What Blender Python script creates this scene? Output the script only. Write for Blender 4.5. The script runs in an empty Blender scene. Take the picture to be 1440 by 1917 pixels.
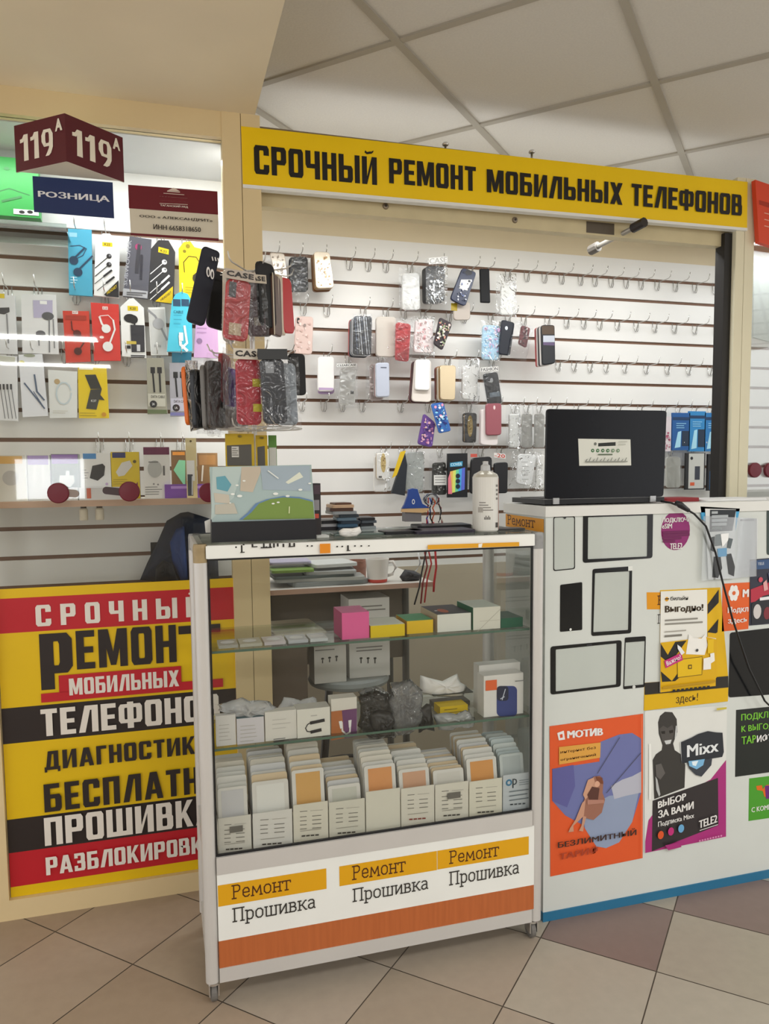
import bpy, bmesh, math, random
from mathutils import Vector, Matrix
random.seed(7)
SC = bpy.context.scene
COL = SC.collection

# ------------------------------------------------------------------ camera
CAM = Vector((0.0, -2.4788, 1.3598))
CR = Vector((0.9594, -0.2819, -0.0100)); CU = Vector((0.0322, 0.0742, 0.9967)); CF = Vector((0.2802, 0.9566, -0.0803))
FPX, CX, CY = 1420.0, 720.0, 995.9
cam = bpy.data.cameras.new('camera'); cam_o = bpy.data.objects.new('camera', cam); COL.objects.link(cam_o)
cam_o.matrix_world = Matrix(((CR.x, CU.x, -CF.x, CAM.x), (CR.y, CU.y, -CF.y, CAM.y), (CR.z, CU.z, -CF.z, CAM.z), (0, 0, 0, 1)))
cam.sensor_width = 36; cam.lens = FPX / 1917 * 36; cam.shift_y = 37.4 / 1917; cam.clip_start = 0.05
SC.camera = cam_o

# ------------------------------------------------------------------ world and exposure
SC.view_settings.view_transform = 'Standard'; SC.view_settings.look = 'None'
SC.view_settings.gamma = 1; SC.view_settings.use_curve_mapping = False
SC.view_settings.exposure = 0.22
w = bpy.data.worlds.new('world'); SC.world = w; w.use_nodes = True
w.node_tree.nodes['Background'].inputs[0].default_value = (1.0, 0.985, 0.965, 1)
w.node_tree.nodes['Background'].inputs[1].default_value = 1.3


def lamp(name, loc, sx, sy, power, col=(1, .985, .955), aim=(0, 0, -1)):
    l = bpy.data.lights.new(name, 'AREA'); l.shape = 'RECTANGLE'; l.size = sx; l.size_y = sy; l.energy = power; l.color = col
    o = bpy.data.objects.new(name, l); COL.objects.link(o); o.location = loc
    o.rotation_euler = Vector(aim).to_track_quat('-Z', 'Y').to_euler()
    return o


# the hall's ceiling panels (built as fixtures below), the kiosk's tubes and two added fill lamps
HALL = [(-1.05, -4.75), (-1.05, -6.5), (1.3, -2.9), (1.3, -4.75), (3.4, -2.6), (3.4, -4.6)]
for hx, hy in HALL:
    lamp('hall_light', (hx, hy, 2.535), 1.1, .26, 24.0)
lamp('kiosk_tube_and_fill', (1.22, .12, 2.285), 1.7, .10, 9.5, (.95, .98, 1), (0, .25, -1))
lamp('kiosk_tube_and_fill', (1.22, .12, 2.30), 1.7, .10, .85, (.97, .99, 1), (0, .1, 1))
lamp('kiosk_tube_and_fill', (2.75, .22, 2.30), 1.0, .10, 5.5, (.95, .98, 1), (0, .25, -1))  # unseen lamp added to brighten the right of the back wall
lamp('kiosk_tube_and_fill', (-.15, .07, 2.345), 1.0, .08, 3.5, (.95, .97, 1), (0, .22, -1))
lamp('kiosk_tube_and_fill', (.262, .075, 1.85), .05, 1.0, 1.3, (.96, .98, 1), (-1, .55, 0))  # unseen upright lamp added behind the post to fill the left bay

# ------------------------------------------------------------------ materials
def lin(c):
    if isinstance(c, str):
        c = c.lstrip('#'); c = ''.join(x * 2 for x in c) if len(c) == 3 else c; c = tuple(int(c[i:i + 2], 16) / 255 for i in (0, 2, 4))
    return tuple(x / 12.92 if x <= .04045 else ((x + .055) / 1.055) ** 2.4 for x in c)


MATS = {}
def M(col, rough=.5, metal=0.0, noise=.04, scale=9.0, bump=0.0, emit=0.0, spec=.4):
    key = (col, rough, metal, noise, scale, bump, emit, spec)
    if key in MATS: return MATS[key]
    m = bpy.data.materials.new('surface'); m.use_nodes = True; nt = m.node_tree; b = nt.nodes['Principled BSDF']
    c = lin(col)
    b.inputs['Roughness'].default_value = rough; b.inputs['Metallic'].default_value = metal
    b.inputs['Specular IOR Level'].default_value = spec
    tc = nt.nodes.new('ShaderNodeTexCoord'); n = nt.nodes.new('ShaderNodeTexNoise'); n.inputs['Scale'].default_value = scale
    n.inputs['Detail'].default_value = 3
    nt.links.new(tc.outputs['Object'], n.inputs['Vector'])
    r = nt.nodes.new('ShaderNodeMix'); r.data_type = 'RGBA'
    r.inputs[6].default_value = tuple(x * (1 - noise) for x in c) + (1,); r.inputs[7].default_value = tuple(min(1, x * (1 + noise)) for x in c) + (1,)
    nt.links.new(n.outputs['Fac'], r.inputs[0]); nt.links.new(r.outputs[2], b.inputs['Base Color'])
    if bump:
        bp = nt.nodes.new('ShaderNodeBump'); bp.inputs['Strength'].default_value = bump; bp.inputs['Distance'].default_value = .004
        nt.links.new(n.outputs['Fac'], bp.inputs['Height']); nt.links.new(bp.outputs['Normal'], b.inputs['Normal'])
    if emit:
        b.inputs['Emission Color'].default_value = c + (1,); b.inputs['Emission Strength'].default_value = emit
    MATS[key] = m
    return m


def clear(tint='#f4f8f6', gloss=.5, rough=.02, haze=0.0, bump=0.0, scale=20.0, hazecol='#f4f6f8'):
    """thin transparent sheet: glass pane, acrylic or plastic film"""
    key = ('clear', tint, gloss, rough, haze, bump, scale, hazecol)
    if key in MATS: return MATS[key]
    m = bpy.data.materials.new('clear_sheet'); m.use_nodes = True; nt = m.node_tree
    for n in list(nt.nodes): nt.nodes.remove(n)
    out = nt.nodes.new('ShaderNodeOutputMaterial'); t = nt.nodes.new('ShaderNodeBsdfTransparent'); g = nt.nodes.new('ShaderNodeBsdfGlossy')
    t.inputs[0].default_value = lin(tint) + (1,); g.inputs['Roughness'].default_value = rough
    fr = nt.nodes.new('ShaderNodeFresnel'); fr.inputs[0].default_value = 1.5
    mu = nt.nodes.new('ShaderNodeMath'); mu.operation = 'MULTIPLY'; mu.inputs[1].default_value = gloss; mu.use_clamp = True
    mx = nt.nodes.new('ShaderNodeMixShader')
    nt.links.new(fr.outputs[0], mu.inputs[0]); nt.links.new(mu.outputs[0], mx.inputs[0])
    nt.links.new(g.outputs[0], mx.inputs[2]); last = t.outputs[0]
    if haze:
        d = nt.nodes.new('ShaderNodeBsdfDiffuse'); d.inputs[0].default_value = lin(hazecol) + (1,)
        m2 = nt.nodes.new('ShaderNodeMixShader'); m2.inputs[0].default_value = haze
        nt.links.new(t.outputs[0], m2.inputs[1]); nt.links.new(d.outputs[0], m2.inputs[2]); last = m2.outputs[0]
    nt.links.new(last, mx.inputs[1]); nt.links.new(mx.outputs[0], out.inputs[0])
    if bump:
        tc = nt.nodes.new('ShaderNodeTexCoord'); n = nt.nodes.new('ShaderNodeTexNoise'); n.inputs['Scale'].default_value = scale
        n.inputs['Distortion'].default_value = 1.2; nt.links.new(tc.outputs['Object'], n.inputs['Vector'])
        bp = nt.nodes.new('ShaderNodeBump'); bp.inputs['Strength'].default_value = bump; bp.inputs['Distance'].default_value = .02
        nt.links.new(n.outputs['Fac'], bp.inputs['Height'])
        for s in (g,): nt.links.new(bp.outputs['Normal'], s.inputs['Normal'])
        nt.links.new(bp.outputs['Normal'], fr.inputs['Normal'])
    MATS[key] = m
    return m


GLASS = clear('#fdfefd', .7)
CASEGLASS = clear('#fcfdfc', .45)
SHELFGLASS = clear('#f3f7f4', .6)
EDGE = M('#4f6b5c', .2)
FILM = clear('#f6f7f8', 1.1, .16, .03, .7, 24.0)
FILMD = clear('#f4f4f5', 1.1, .14, .015, .7, 24.0)
WHITE = M('#e8e8e4', .45)
BLACK = M('#141518', .4)
ALU = M('#c9c8c4', .35, .55)
CHROME = M('#d0cfcc', .25, .9)
BEIGE = M('#dcc79b', .5)

# ------------------------------------------------------------------ surfaces: a photo pixel's ray meets a real plane
def ray(u, v):
    return CF + CR * ((u - CX) / FPX) - CU * ((v - CY) / FPX)


class Surf:
    def __init__(s, O, A, N):
        s.O = Vector(O); s.N = Vector(N).normalized(); s.A = Vector(A); s.A = (s.A - s.N * s.A.dot(s.N)).normalized(); s.B = s.N.cross(s.A)
    def hit(s, u, v):
        d = ray(u, v); return CAM + d * ((s.O - CAM).dot(s.N) / d.dot(s.N))
    def to2(s, u, v):
        p = s.hit(u, v) - s.O; return (p.dot(s.A), p.dot(s.B))
    def to3(s, ab, off=0.0):
        return s.O + s.A * ab[0] + s.B * ab[1] + s.N * off
    def ppm(s, u, v):
        return FPX / (s.hit(u, v) - CAM).dot(CF)


def SY(Y, p=None, q=None):
    s = Surf((0, Y, 0), (1, 0, 0), (0, -1, 0))
    if p: s = Surf((0, Y, 0), s.hit(*q) - s.hit(*p), (0, -1, 0))
    return s
def SX(X): return Surf((X, 0, 0), (0, -1, 0), (-1, 0, 0))
def SZ(Z): return Surf((0, 0, Z), (1, 0, 0), (0, 0, 1))
def PY(u, v, Y): return SY(Y).hit(u, v)

# ------------------------------------------------------------------ mesh collector
class MB:
    def __init__(s): s.v = []; s.f = []; s.m = []; s.mats = []
    def mi(s, m):
        if m not in s.mats: s.mats.append(m)
        return s.mats.index(m)
    def poly(s, pts, m):
        i = len(s.v); s.v += [Vector(p) for p in pts]; s.f.append(list(range(i, i + len(pts)))); s.m.append(s.mi(m))
    def faces(s, pts, fs, m):
        i = len(s.v); s.v += [Vector(p) for p in pts]; k = s.mi(m)
        for f in fs: s.f.append([i + a for a in f]); s.m.append(k)
    def box(s, x0, y0, z0, x1, y1, z1, m, R=None, c=None):
        P = [Vector((x, y, z)) for x in (x0, x1) for y in (y0, y1) for z in (z0, z1)]
        if R is not None: P = [R @ (p - c) + c for p in P]
        s.faces(P, [(0, 1, 3, 2), (4, 6, 7, 5), (0, 4, 5, 1), (2, 3, 7, 6), (0, 2, 6, 4), (1, 5, 7, 3)], m)
    def prism(s, surf, out, th, m, off=0.0, msid=None, bev=0.0, mback=None):
        """out: 2D outline on surf, counter-clockwise seen from the front; front face at off, back at off-th"""
        out = ccw(out)
        n = len(out); ms = msid or m
        if bev:
            cx = sum(p[0] for p in out) / n; cy = sum(p[1] for p in out) / n
            w = max(p[0] for p in out) - min(p[0] for p in out)
            ins = [(cx + (p[0] - cx) * (1 - bev * 2 / w), cy + (p[1] - cy) * (1 - bev * 1.3 / w)) for p in out]
            F = [surf.to3(p, off) for p in ins]; S = [surf.to3(p, off - bev) for p in out]; Bk = [surf.to3(p, off - th) for p in out]
            s.poly(F, m)
            s.faces(F + S, [(i, n + i, n + (i + 1) % n, (i + 1) % n) for i in range(n)], m)
            s.faces(S + Bk, [(i, n + i, n + (i + 1) % n, (i + 1) % n) for i in range(n)], ms)
        else:
            F = [surf.to3(p, off) for p in out]; Bk = [surf.to3(p, off - th) for p in out]
            s.poly(F, m)
            s.faces(F + Bk, [(i, n + i, n + (i + 1) % n, (i + 1) % n) for i in range(n)], ms)
        s.poly(Bk[::-1], mback or ms)
    def tube(s, pts, r, m, n=7, rads=None, cap=True):
        pts = [Vector(p) for p in pts]; rings = []
        for i, p in enumerate(pts):
            a = pts[max(i - 1, 0)]; b = pts[min(i + 1, len(pts) - 1)]; t = (b - a).normalized()
            ref = Vector((0, 0, 1)) if abs(t.z) < .9 else Vector((1, 0, 0)); x = t.cross(ref).normalized(); y = t.cross(x)
            rr = rads[i] if rads else r
            rings.append([p + x * rr * math.cos(k * 6.28318 / n) + y * rr * math.sin(k * 6.28318 / n) for k in range(n)])
        P = [q for g in rings for q in g]; L = len(rings)
        fs = [(i * n + k, i * n + (k + 1) % n, (i + 1) * n + (k + 1) % n, (i + 1) * n + k) for i in range(L - 1) for k in range(n)]
        if cap: fs += [tuple(range(n))[::-1], tuple((L - 1) * n + k for k in range(n))]
        s.faces(P, fs, m)
    def lathe(s, c, prof, m, n=24, axis='z', mlist=None):
        c = Vector(c)
        def pt(r, h, k):
            a = k * 2 * math.pi / n
            if axis == 'z': return c + Vector((r * math.cos(a), r * math.sin(a), h))
            if axis == 'y': return c + Vector((r * math.cos(a), -h, r * math.sin(a)))
            return c + Vector((h, r * math.cos(a), r * math.sin(a)))
        for i in range(len(prof) - 1):
            P = [pt(*prof[i], k) for k in range(n)] + [pt(*prof[i + 1], k) for k in range(n)]
            s.faces(P, [(k, (k + 1) % n, n + (k + 1) % n, n + k) for k in range(n)], mlist[i] if mlist else m)
        for j, q in ((0, prof[0]), (1, prof[-1])):
            if q[0] > 1e-4:
                P = [pt(*q, k) for k in range(n)]
                s.poly(P[::-1] if j == 0 else P, (mlist[0] if j == 0 else mlist[-1]) if mlist else m)
    def build(s, name, parent=None, loc=None, smooth=False, label=None, cat=None, group=None, kind=None, weld=False, rot=None, base=None):
        """vertices are in world space unless base is given; the object's origin goes to loc (or its base centre)"""
        xs = [v.x for v in s.v]; ys = [v.y for v in s.v]; zs = [v.z for v in s.v]
        if parent is not None: org = Vector(parent['_org']) if '_org' in parent else Vector((0, 0, 0))
        elif loc is not None: org = Vector(loc)
        else: org = Vector(((min(xs) + max(xs)) / 2, (min(ys) + max(ys)) / 2, min(zs)))
        me = bpy.data.meshes.new(name); me.from_pydata([v - org for v in s.v], [], s.f)
        for m in s.mats: me.materials.append(m)
        me.polygons.foreach_set('material_index', s.m)
        bm = bmesh.new(); bm.from_mesh(me)
        if weld: bmesh.ops.remove_doubles(bm, verts=bm.verts, dist=1e-5)
        if weld or smooth: bmesh.ops.recalc_face_normals(bm, faces=bm.faces)
        bm.to_mesh(me); bm.free()
        if smooth: me.polygons.foreach_set('use_smooth', [True] * len(me.polygons))
        me.update()
        o = bpy.data.objects.new(name, me); COL.objects.link(o)
        if parent is not None: o.parent = parent
        else: o.location = org
        o['_org'] = tuple(org)
        tag(o, label, cat, group, kind)
        return o


def tag(o, label=None, cat=None, group=None, kind=None):
    if label: o['label'] = label
    if cat: o['category'] = cat
    if group: o['group'] = group
    if kind: o['kind'] = kind
    return o
def thing(name, label, cat, loc, group=None):
    o = bpy.data.objects.new(name, None); COL.objects.link(o); o.location = loc; o['_org'] = tuple(loc); o.empty_display_size = .05
    return tag(o, label, cat, group)
def dup(root, loc, label=None, group=None, rotz=None):
    r = root.copy(); COL.objects.link(r); r.location = loc; r['_org'] = tuple(loc)
    if rotz is not None: r.rotation_euler = (0, 0, rotz)
    if label: r['label'] = label
    if group: r['group'] = group
    for ch in list(root.children):
        c = ch.copy(); COL.objects.link(c); c.parent = r
        for g in list(ch.children):
            d = g.copy(); COL.objects.link(d); d.parent = c
    return r
def struct(mb, name): return mb.build(name, kind='structure')


def ccw(p):
    a = sum(p[i][0] * p[(i + 1) % len(p)][1] - p[(i + 1) % len(p)][0] * p[i][1] for i in range(len(p)))
    return list(p) if a > 0 else list(p)[::-1]
def rrect(u0, v0, u1, v1, r=.2, tilt=0, n=4):
    """rounded rectangle in pixels, turned by tilt degrees"""
    R = r * min(abs(u1 - u0), abs(v1 - v0)); cx, cy = (u0 + u1) / 2, (v0 + v1) / 2; pts = []
    for qx, qy, a0 in ((u1 - R, v0 + R, -90), (u1 - R, v1 - R, 0), (u0 + R, v1 - R, 90), (u0 + R, v0 + R, 180)):
        for k in range(n + 1):
            a = math.radians(a0 + 90 * k / n); pts.append((qx + R * math.cos(a), qy + R * math.sin(a)))
    t = math.radians(tilt)
    return [(cx + (x - cx) * math.cos(t) - (y - cy) * math.sin(t), cy + (x - cx) * math.sin(t) + (y - cy) * math.cos(t)) for x, y in pts]

# ------------------------------------------------------------------ lettering
TXT = {}
LATIN = str.maketrans('АВЕКМНОРСТХаеорсух', 'ABEKMHOPCTXaeopcyx')   # same shapes
def text_polys(t, bold):
    key = (t, bold)
    if key in TXT: return TXT[key]
    c = bpy.data.curves.new('t', 'FONT'); c.body = t.translate(LATIN); c.offset = bold; c.resolution_u = 2; c.space_character = 1.0 + bold * 2.5
    o = bpy.data.objects.new('t', c); COL.objects.link(o)
    me = bpy.data.meshes.new_from_object(o)
    V = [(v.co.x, v.co.y) for v in me.vertices]
    P = [[V[i] for i in p.vertices] for p in me.polygons]
    bpy.data.objects.remove(o); bpy.data.curves.remove(c); bpy.data.meshes.remove(me)
    TXT[key] = norm(P)
    return TXT[key]
def norm(P):
    xs = [p[0] for q in P for p in q]; ys = [p[1] for q in P for p in q]
    x0, x1, y0, y1 = min(xs), max(xs), min(ys), max(ys)
    return [[((x - x0) / max(x1 - x0, 1e-6), (y - y0) / max(y1 - y0, 1e-6)) for x, y in q] for q in P]


def R4(x0, y0, x1, y1): return [(x0, y0), (x1, y0), (x1, y1), (x0, y1)]
def ring(x0, y0, x1, y1, a=.36, b=.17, c=.11, open_right=False, no_left=False):
    o = [(x0 + c, y0), (x1 - c, y0), (x1, y0 + c), (x1, y1 - c), (x1 - c, y1), (x0 + c, y1), (x0, y1 - c), (x0, y0 + c)]
    d = c * .45
    X0, Y0, X1, Y1 = x0 + a, y0 + b, x1 - a, y1 - b
    i = [(X0 + d * .5, Y0), (X1 - d * .5, Y0), (X1, Y0 + d), (X1, Y1 - d), (X1 - d * .5, Y1), (X0 + d * .5, Y1), (X0, Y1 - d), (X0, Y0 + d)]
    q = []
    for k in range(8):
        if open_right and k == 2: continue
        j = (k + 1) % 8; q.append([o[k], o[j], i[j], i[k]])
    if open_right: q += [R4(X1, Y1 - d - .12, x1, y1 - c), R4(X1, y0 + c, x1, Y0 + d + .12)]
    if no_left: q += [R4(x0, y0, x0 + a, y1)]
    return q
def house_number():
    one = [[(.3, 0), (.72, 0), (.72, 1), (.36, 1)], [(0, .7), (.3, .72), (.5, 1), (.36, 1), (.2, .86), (0, .84)]]
    nine = ring(0, .36, 1, 1, a=.34, b=.12, c=.2) + [[(.66, .5), (1, .55), (.98, .3), (.8, .08), (.6, 0), (.3, 0), (.5, .16), (.64, .3)]]
    P = []
    for g, x in ((one, 0), (one, .95), (nine, 1.95)): P += [[((a + x) / 2.95, b) for a, b in q] for q in g]
    return P
def glyph(ch):
    a = .36; b = .17
    if ch == ' ': return .55, []
    if ch == 'С': return 1, ring(0, 0, 1, 1, open_right=True)
    if ch == 'О': return 1, ring(0, 0, 1, 1)
    if ch == 'Р': return 1, [R4(0, 0, a, 1)] + ring(0, .38, 1, 1, b=.16, no_left=True)
    if ch == 'Ч': return 1, [R4(1 - a, 0, 1, 1), [(0, .5), (.1, .38), (a, .38), (a, 1), (0, 1)], R4(.1, .38, 1, .54)]
    if ch == 'Н': return 1, [R4(0, 0, a, 1), R4(1 - a, 0, 1, 1), R4(0, .42, 1, .58)]
    if ch == 'Ь': return 1, [R4(0, 0, a, 1)] + ring(0, 0, 1, .6, b=.15, no_left=True)
    if ch == 'Ы': return 1.5, [R4(0, 0, a, 1), R4(1.5 - a, 0, 1.5, 1)] + ring(0, 0, 1, .6, b=.15, no_left=True)
    if ch in 'ИЙ':
        p = [R4(0, 0, a, 1), R4(1.08 - a, 0, 1.08, 1), [(a * .6, 0), (a, 0), (1.08 - a * .6, 1), (1.08 - a, 1)]]
        if ch == 'Й': p += [[(.2, 1.14), (.36, 1.08), (.42, 1.14), (.26, 1.22)], [(.36, 1.08), (.7, 1.12), (.66, 1.2), (.36, 1.16)], [(.66, 1.1), (.8, 1.16), (.88, 1.24), (.7, 1.2)]]
        return 1.08, p
    if ch == 'Е': return .85, [R4(0, 0, a, 1), R4(0, 0, .85, b), R4(0, 1 - b, .85, 1), R4(0, .42, .78, .58)]
    if ch == 'М': return 1.35, [R4(0, 0, a, 1), R4(1.35 - a, 0, 1.35, 1), [(.15, 1), (a + .1, 1), (.8, .05), (.55, .05)], [(1.2, 1), (1.25 - a, 1), (.55, .05), (.8, .05)]]
    if ch == 'Т': return .9, [R4(.45 - a / 2, 0, .45 + a / 2, 1), R4(0, 1 - b, .9, 1)]
    if ch == 'Б': return 1, [R4(0, 0, a, 1), R4(0, 1 - b, .9, 1)] + ring(0, 0, 1, .62, b=.15, no_left=True)
    if ch == 'Л': return 1.1, [R4(1.1 - a, 0, 1.1, 1), R4(.42, 1 - b, 1.1, 1), [(0, 0), (a, 0), (.72, 1), (.36, 1)]]
    if ch == 'Х': return 1.1, [[(0, 0), (a + .04, 0), (1.1, 1), (.7, 1)], [(0, 1), (a + .04, 1), (1.1, 0), (.7, 0)]]
    if ch == 'Ф': return 1.35, ring(0, .2, 1.35, .92, a=.33, b=.14) + [R4(.675 - a / 2, 0, .675 + a / 2, 1)]
    if ch == 'В': return 1, ring(0, 0, 1, .58, b=.14, no_left=True) + ring(0, .44, .94, 1, b=.14, no_left=True)
    if ch == 'Д': return 1.2, [R4(0, -.12, .2, .16), R4(1, -.12, 1.2, .16), R4(0, 0, 1.2, .16), R4(1.08 - a, 0, 1.08, 1), R4(.32, 1 - b, 1.08, 1), [(.1, 0), (.42, 0), (.62, 1), (.3, 1)]]
    if ch == 'А': return 1.15, [[(0, 0), (a, 0), (.68, 1), (.36, 1)], [(1.15, 0), (1.15 - a, 0), (.47, 1), (.79, 1)], R4(.25, .2, .9, .35)]
    if ch == 'Г': return .8, [R4(0, 0, a, 1), R4(0, 1 - b, .8, 1)]
    if ch == 'П': return 1, [R4(0, 0, a, 1), R4(1 - a, 0, 1, 1), R4(0, 1 - b, 1, 1)]
    if ch == 'Ш': return 1.5, [R4(0, 0, a, 1), R4(.57, 0, .93, 1), R4(1.5 - a, 0, 1.5, 1), R4(0, 0, 1.5, b)]
    if ch == 'К': return 1.05, [R4(0, 0, a, 1), [(a * .8, .42), (.7, 1), (1.05, 1), (a * .8, .22)], [(a, .5), (.62, .58), (1.05, 0), (.68, 0)]]
    if ch == 'З': return .95, ring(0, 0, .95, .58, b=.14)[1:4] + ring(0, .44, .92, 1, b=.14)[1:4] + [R4(0, 0, .85, .15), R4(0, .85, .8, 1), R4(.25, .43, .8, .58), R4(0, 0, .3, .3), R4(0, .72, .3, 1)]
    return .9, [R4(0, 0, a, 1)]
def block_polys(t, gap=.16):
    x = 0; P = []
    for ch in t:
        w_, g = glyph(ch); P += [[(px + x, py) for px, py in q] for q in g]; x += w_ + gap
    W = x - gap
    return [[(px / W, py) for px, py in q] for q in P]     # height 0..1 is the capital's height


def stroke(pts, t):
    out = []
    for (x0, y0), (x1, y1) in zip(pts, pts[1:]):
        dx, dy = x1 - x0, y1 - y0; L = math.hypot(dx, dy) or 1; nx, ny = -dy / L * t / 2, dx / L * t / 2; ex, ey = dx / L * t * .3, dy / L * t * .3
        out.append([(x0 + nx - ex, y0 + ny - ey), (x0 - nx - ex, y0 - ny - ey), (x1 - nx + ex, y1 - ny + ey), (x1 + nx + ex, y1 + ny + ey)])
    return out
SL = {'Р': (1.0, [[(.2, 0), (.2, 1.4)], [(.2, 1.4), (.65, 1.4), (.85, 1.25), (.85, .9), (.65, .72), (.2, .72)], [(0, 0), (.45, 0)], [(0, 1.4), (.2, 1.4)]]),
      'П': (1.2, [[(.2, 0), (.2, 1.4)], [(1., 0), (1., 1.4)], [(0, 1.4), (1.2, 1.4)], [(0, 0), (.4, 0)], [(.8, 0), (1.2, 0)]]),
      'е': (.85, [[(.1, .5), (.75, .5), (.75, .75), (.6, .97), (.3, .97), (.1, .75), (.1, .25), (.3, .03), (.6, .03), (.78, .2)]]),
      'м': (1.25, [[(.15, 0), (.22, 1), (.62, .25), (1.02, 1), (1.1, 0)], [(0, 0), (.3, 0)], [(.95, 0), (1.25, 0)]]),
      'о': (.9, [[(.1, .25), (.1, .75), (.3, .97), (.6, .97), (.8, .75), (.8, .25), (.6, .03), (.3, .03), (.1, .25)]]),
      'н': (1.0, [[(.18, 0), (.18, 1)], [(.82, 0), (.82, 1)], [(.18, .5), (.82, .5)], [(0, 0), (.36, 0)], [(.64, 0), (1, 0)], [(0, 1), (.36, 1)], [(.64, 1), (1, 1)]]),
      'т': (.9, [[(.45, 0), (.45, 1)], [(0, .8), (.02, 1), (.88, 1), (.9, .8)], [(.25, 0), (.65, 0)]]),
      'р': (.9, [[(.18, -.4), (.18, 1)], [(.18, .85), (.4, .98), (.65, .95), (.8, .72), (.8, .28), (.65, .05), (.4, .02), (.18, .15)], [(0, -.4), (.38, -.4)], [(0, 1), (.18, 1)]]),
      'ш': (1.35, [[(.16, 1), (.16, 0), (1.2, 0), (1.2, 1)], [(.68, 0), (.68, 1)], [(0, 1), (.3, 1)], [(.53, 1), (.83, 1)], [(1.05, 1), (1.35, 1)]]),
      'и': (1.0, [[(.18, 1), (.18, 0), (.82, 1), (.82, 0)], [(0, 1), (.3, 1)], [(.7, 0), (1, 0)]]),
      'в': (.85, [[(.15, 0), (.15, 1), (.55, 1), (.68, .85), (.68, .65), (.5, .53), (.15, .53)], [(.5, .53), (.75, .4), (.75, .15), (.6, 0), (.15, 0)], [(0, 0), (.15, 0)], [(0, 1), (.15, 1)]]),
      'к': (.95, [[(.18, 0), (.18, 1)], [(.18, .5), (.45, .55), (.8, 1), (.92, 1)], [(.45, .55), (.85, 0), (.98, 0)], [(0, 0), (.36, 0)], [(0, 1), (.36, 1)]]),
      'а': (.85, [[(.1, .85), (.25, .97), (.55, .97), (.68, .8), (.68, .1), (.8, .02)], [(.68, .58), (.3, .55), (.1, .4), (.1, .15), (.28, .03), (.5, .05), (.68, .2)]])}
def slab_polys(t, thick=.15, gap=.12):
    x = 0; P = []
    for ch in t:
        w_, ss = SL[ch]
        for st in ss: P += stroke([(px + x, py) for px, py in st], thick)
        x += w_ + gap
    W = x - gap
    return [[(px / W, py / 1.4) for px, py in q] for q in P]   # capital height = 1

# ------------------------------------------------------------------ flat artwork on a surface
class Art:
    """prints lying on one surface; coordinates are photo pixels that are carried onto that real plane"""
    def __init__(s, surf, mb=None, off=.0006, rough=.45, step=.00022):
        s.s = surf; s.mb = mb or MB(); s.o = off; s.r = rough; s.st = step
    def _m(s, c): return c if not isinstance(c, (str, tuple)) else M(c, s.r)
    def add(s, P2, c, lap=False):
        m = s._m(c)
        for k, q in enumerate(P2):
            q = ccw(q); s.mb.poly([s.s.to3(p, s.o + ((k % 13) * 5e-5 if lap else 0)) for p in q], m)
        s.o += s.st + (6e-4 if lap else 0)
    def R(s, u0, v0, u1, v1, c):
        a = s.s.to2(u0, v0); b = s.s.to2(u1, v1); s.add([R4(a[0], b[1], b[0], a[1])], c); return s
    def P(s, pts, c): s.add([[s.s.to2(*p) for p in pts]], c); return s
    def C(s, u, v, r, c, n=22, ry=None):
        x, y = s.s.to2(u, v); k = 1 / s.s.ppm(u, v); s.add([[(x + r * k * math.cos(i * 6.2832 / n), y + (ry or r) * k * math.sin(i * 6.2832 / n)) for i in range(n)]], c); return s
    def L(s, pts, wpx, c):
        k = wpx / s.s.ppm(*pts[0]); s.add(stroke([s.s.to2(*p) for p in pts], k), c, len(pts) > 2); return s
    def _box(s, P, u0, v0, u1, v1, c, lap=False):
        a = s.s.to2(u0, v0); b = s.s.to2(u1, v1)
        s.add([[(a[0] + (b[0] - a[0]) * x, b[1] + (a[1] - b[1]) * y) for x, y in q] for q in P], c, lap); return s
    def T(s, t, u0, v0, u1, v1, c, bold=.02):
        a = s.s.to2(u0, v0); b = s.s.to2(u1, v1)
        return s._words(t, (a[0], b[1]), (b[0] - a[0], 0), (0, a[1] - b[1]), c, bold)
    def _words(s, t, o, x, y, c, bold):
        # weight: the word is laid down two or three times, a little apart
        m = max(1, len(t)); d = bold * 1.1 / m; P = text_polys(t, 0)
        for k in ((0,) if bold < .012 else (-1, 1) if bold < .04 else (-1, 0, 1)):
            s.add([[(o[0] + x[0] * (a * (1 - 2 * d) + d + k * d) + y[0] * b, o[1] + x[1] * (a * (1 - 2 * d) + d + k * d) + y[1] * b) for a, b in q] for q in P], c)
        return s
    def TV(s, t, pts, c, bold=.03):
        """lettering in a free quad: bottom-left, bottom-right, top-left in pixels"""
        o, x, y = (s.s.to2(*p) for p in pts)
        return s._words(t, o, (x[0] - o[0], x[1] - o[1]), (y[0] - o[0], y[1] - o[1]), c, bold)
    def B(s, t, u0, v0, u1, v1, c, gap=.16): return s._box(block_polys(t, gap), u0, v0, u1, v1, c, True)
    def S(s, t, u0, v0, u1, v1, c, thick=.15): return s._box(slab_polys(t, thick), u0, v0, u1, v1, c, True)
    def lines(s, u0, v0, u1, n, dv, wpx, c, rnd=.4):
        """small print too small to read: short dashes"""
        for i in range(n):
            e = u1 - (u1 - u0) * rnd * random.random(); v = v0 + i * dv
            a = s.s.to2(u0, v); b = s.s.to2(e, v); k = wpx / s.s.ppm(u0, v)
            s.add([R4(a[0], a[1] - k / 2, a[0] + (b[0] - a[0]), a[1] + k / 2)], c)
        return s


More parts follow.
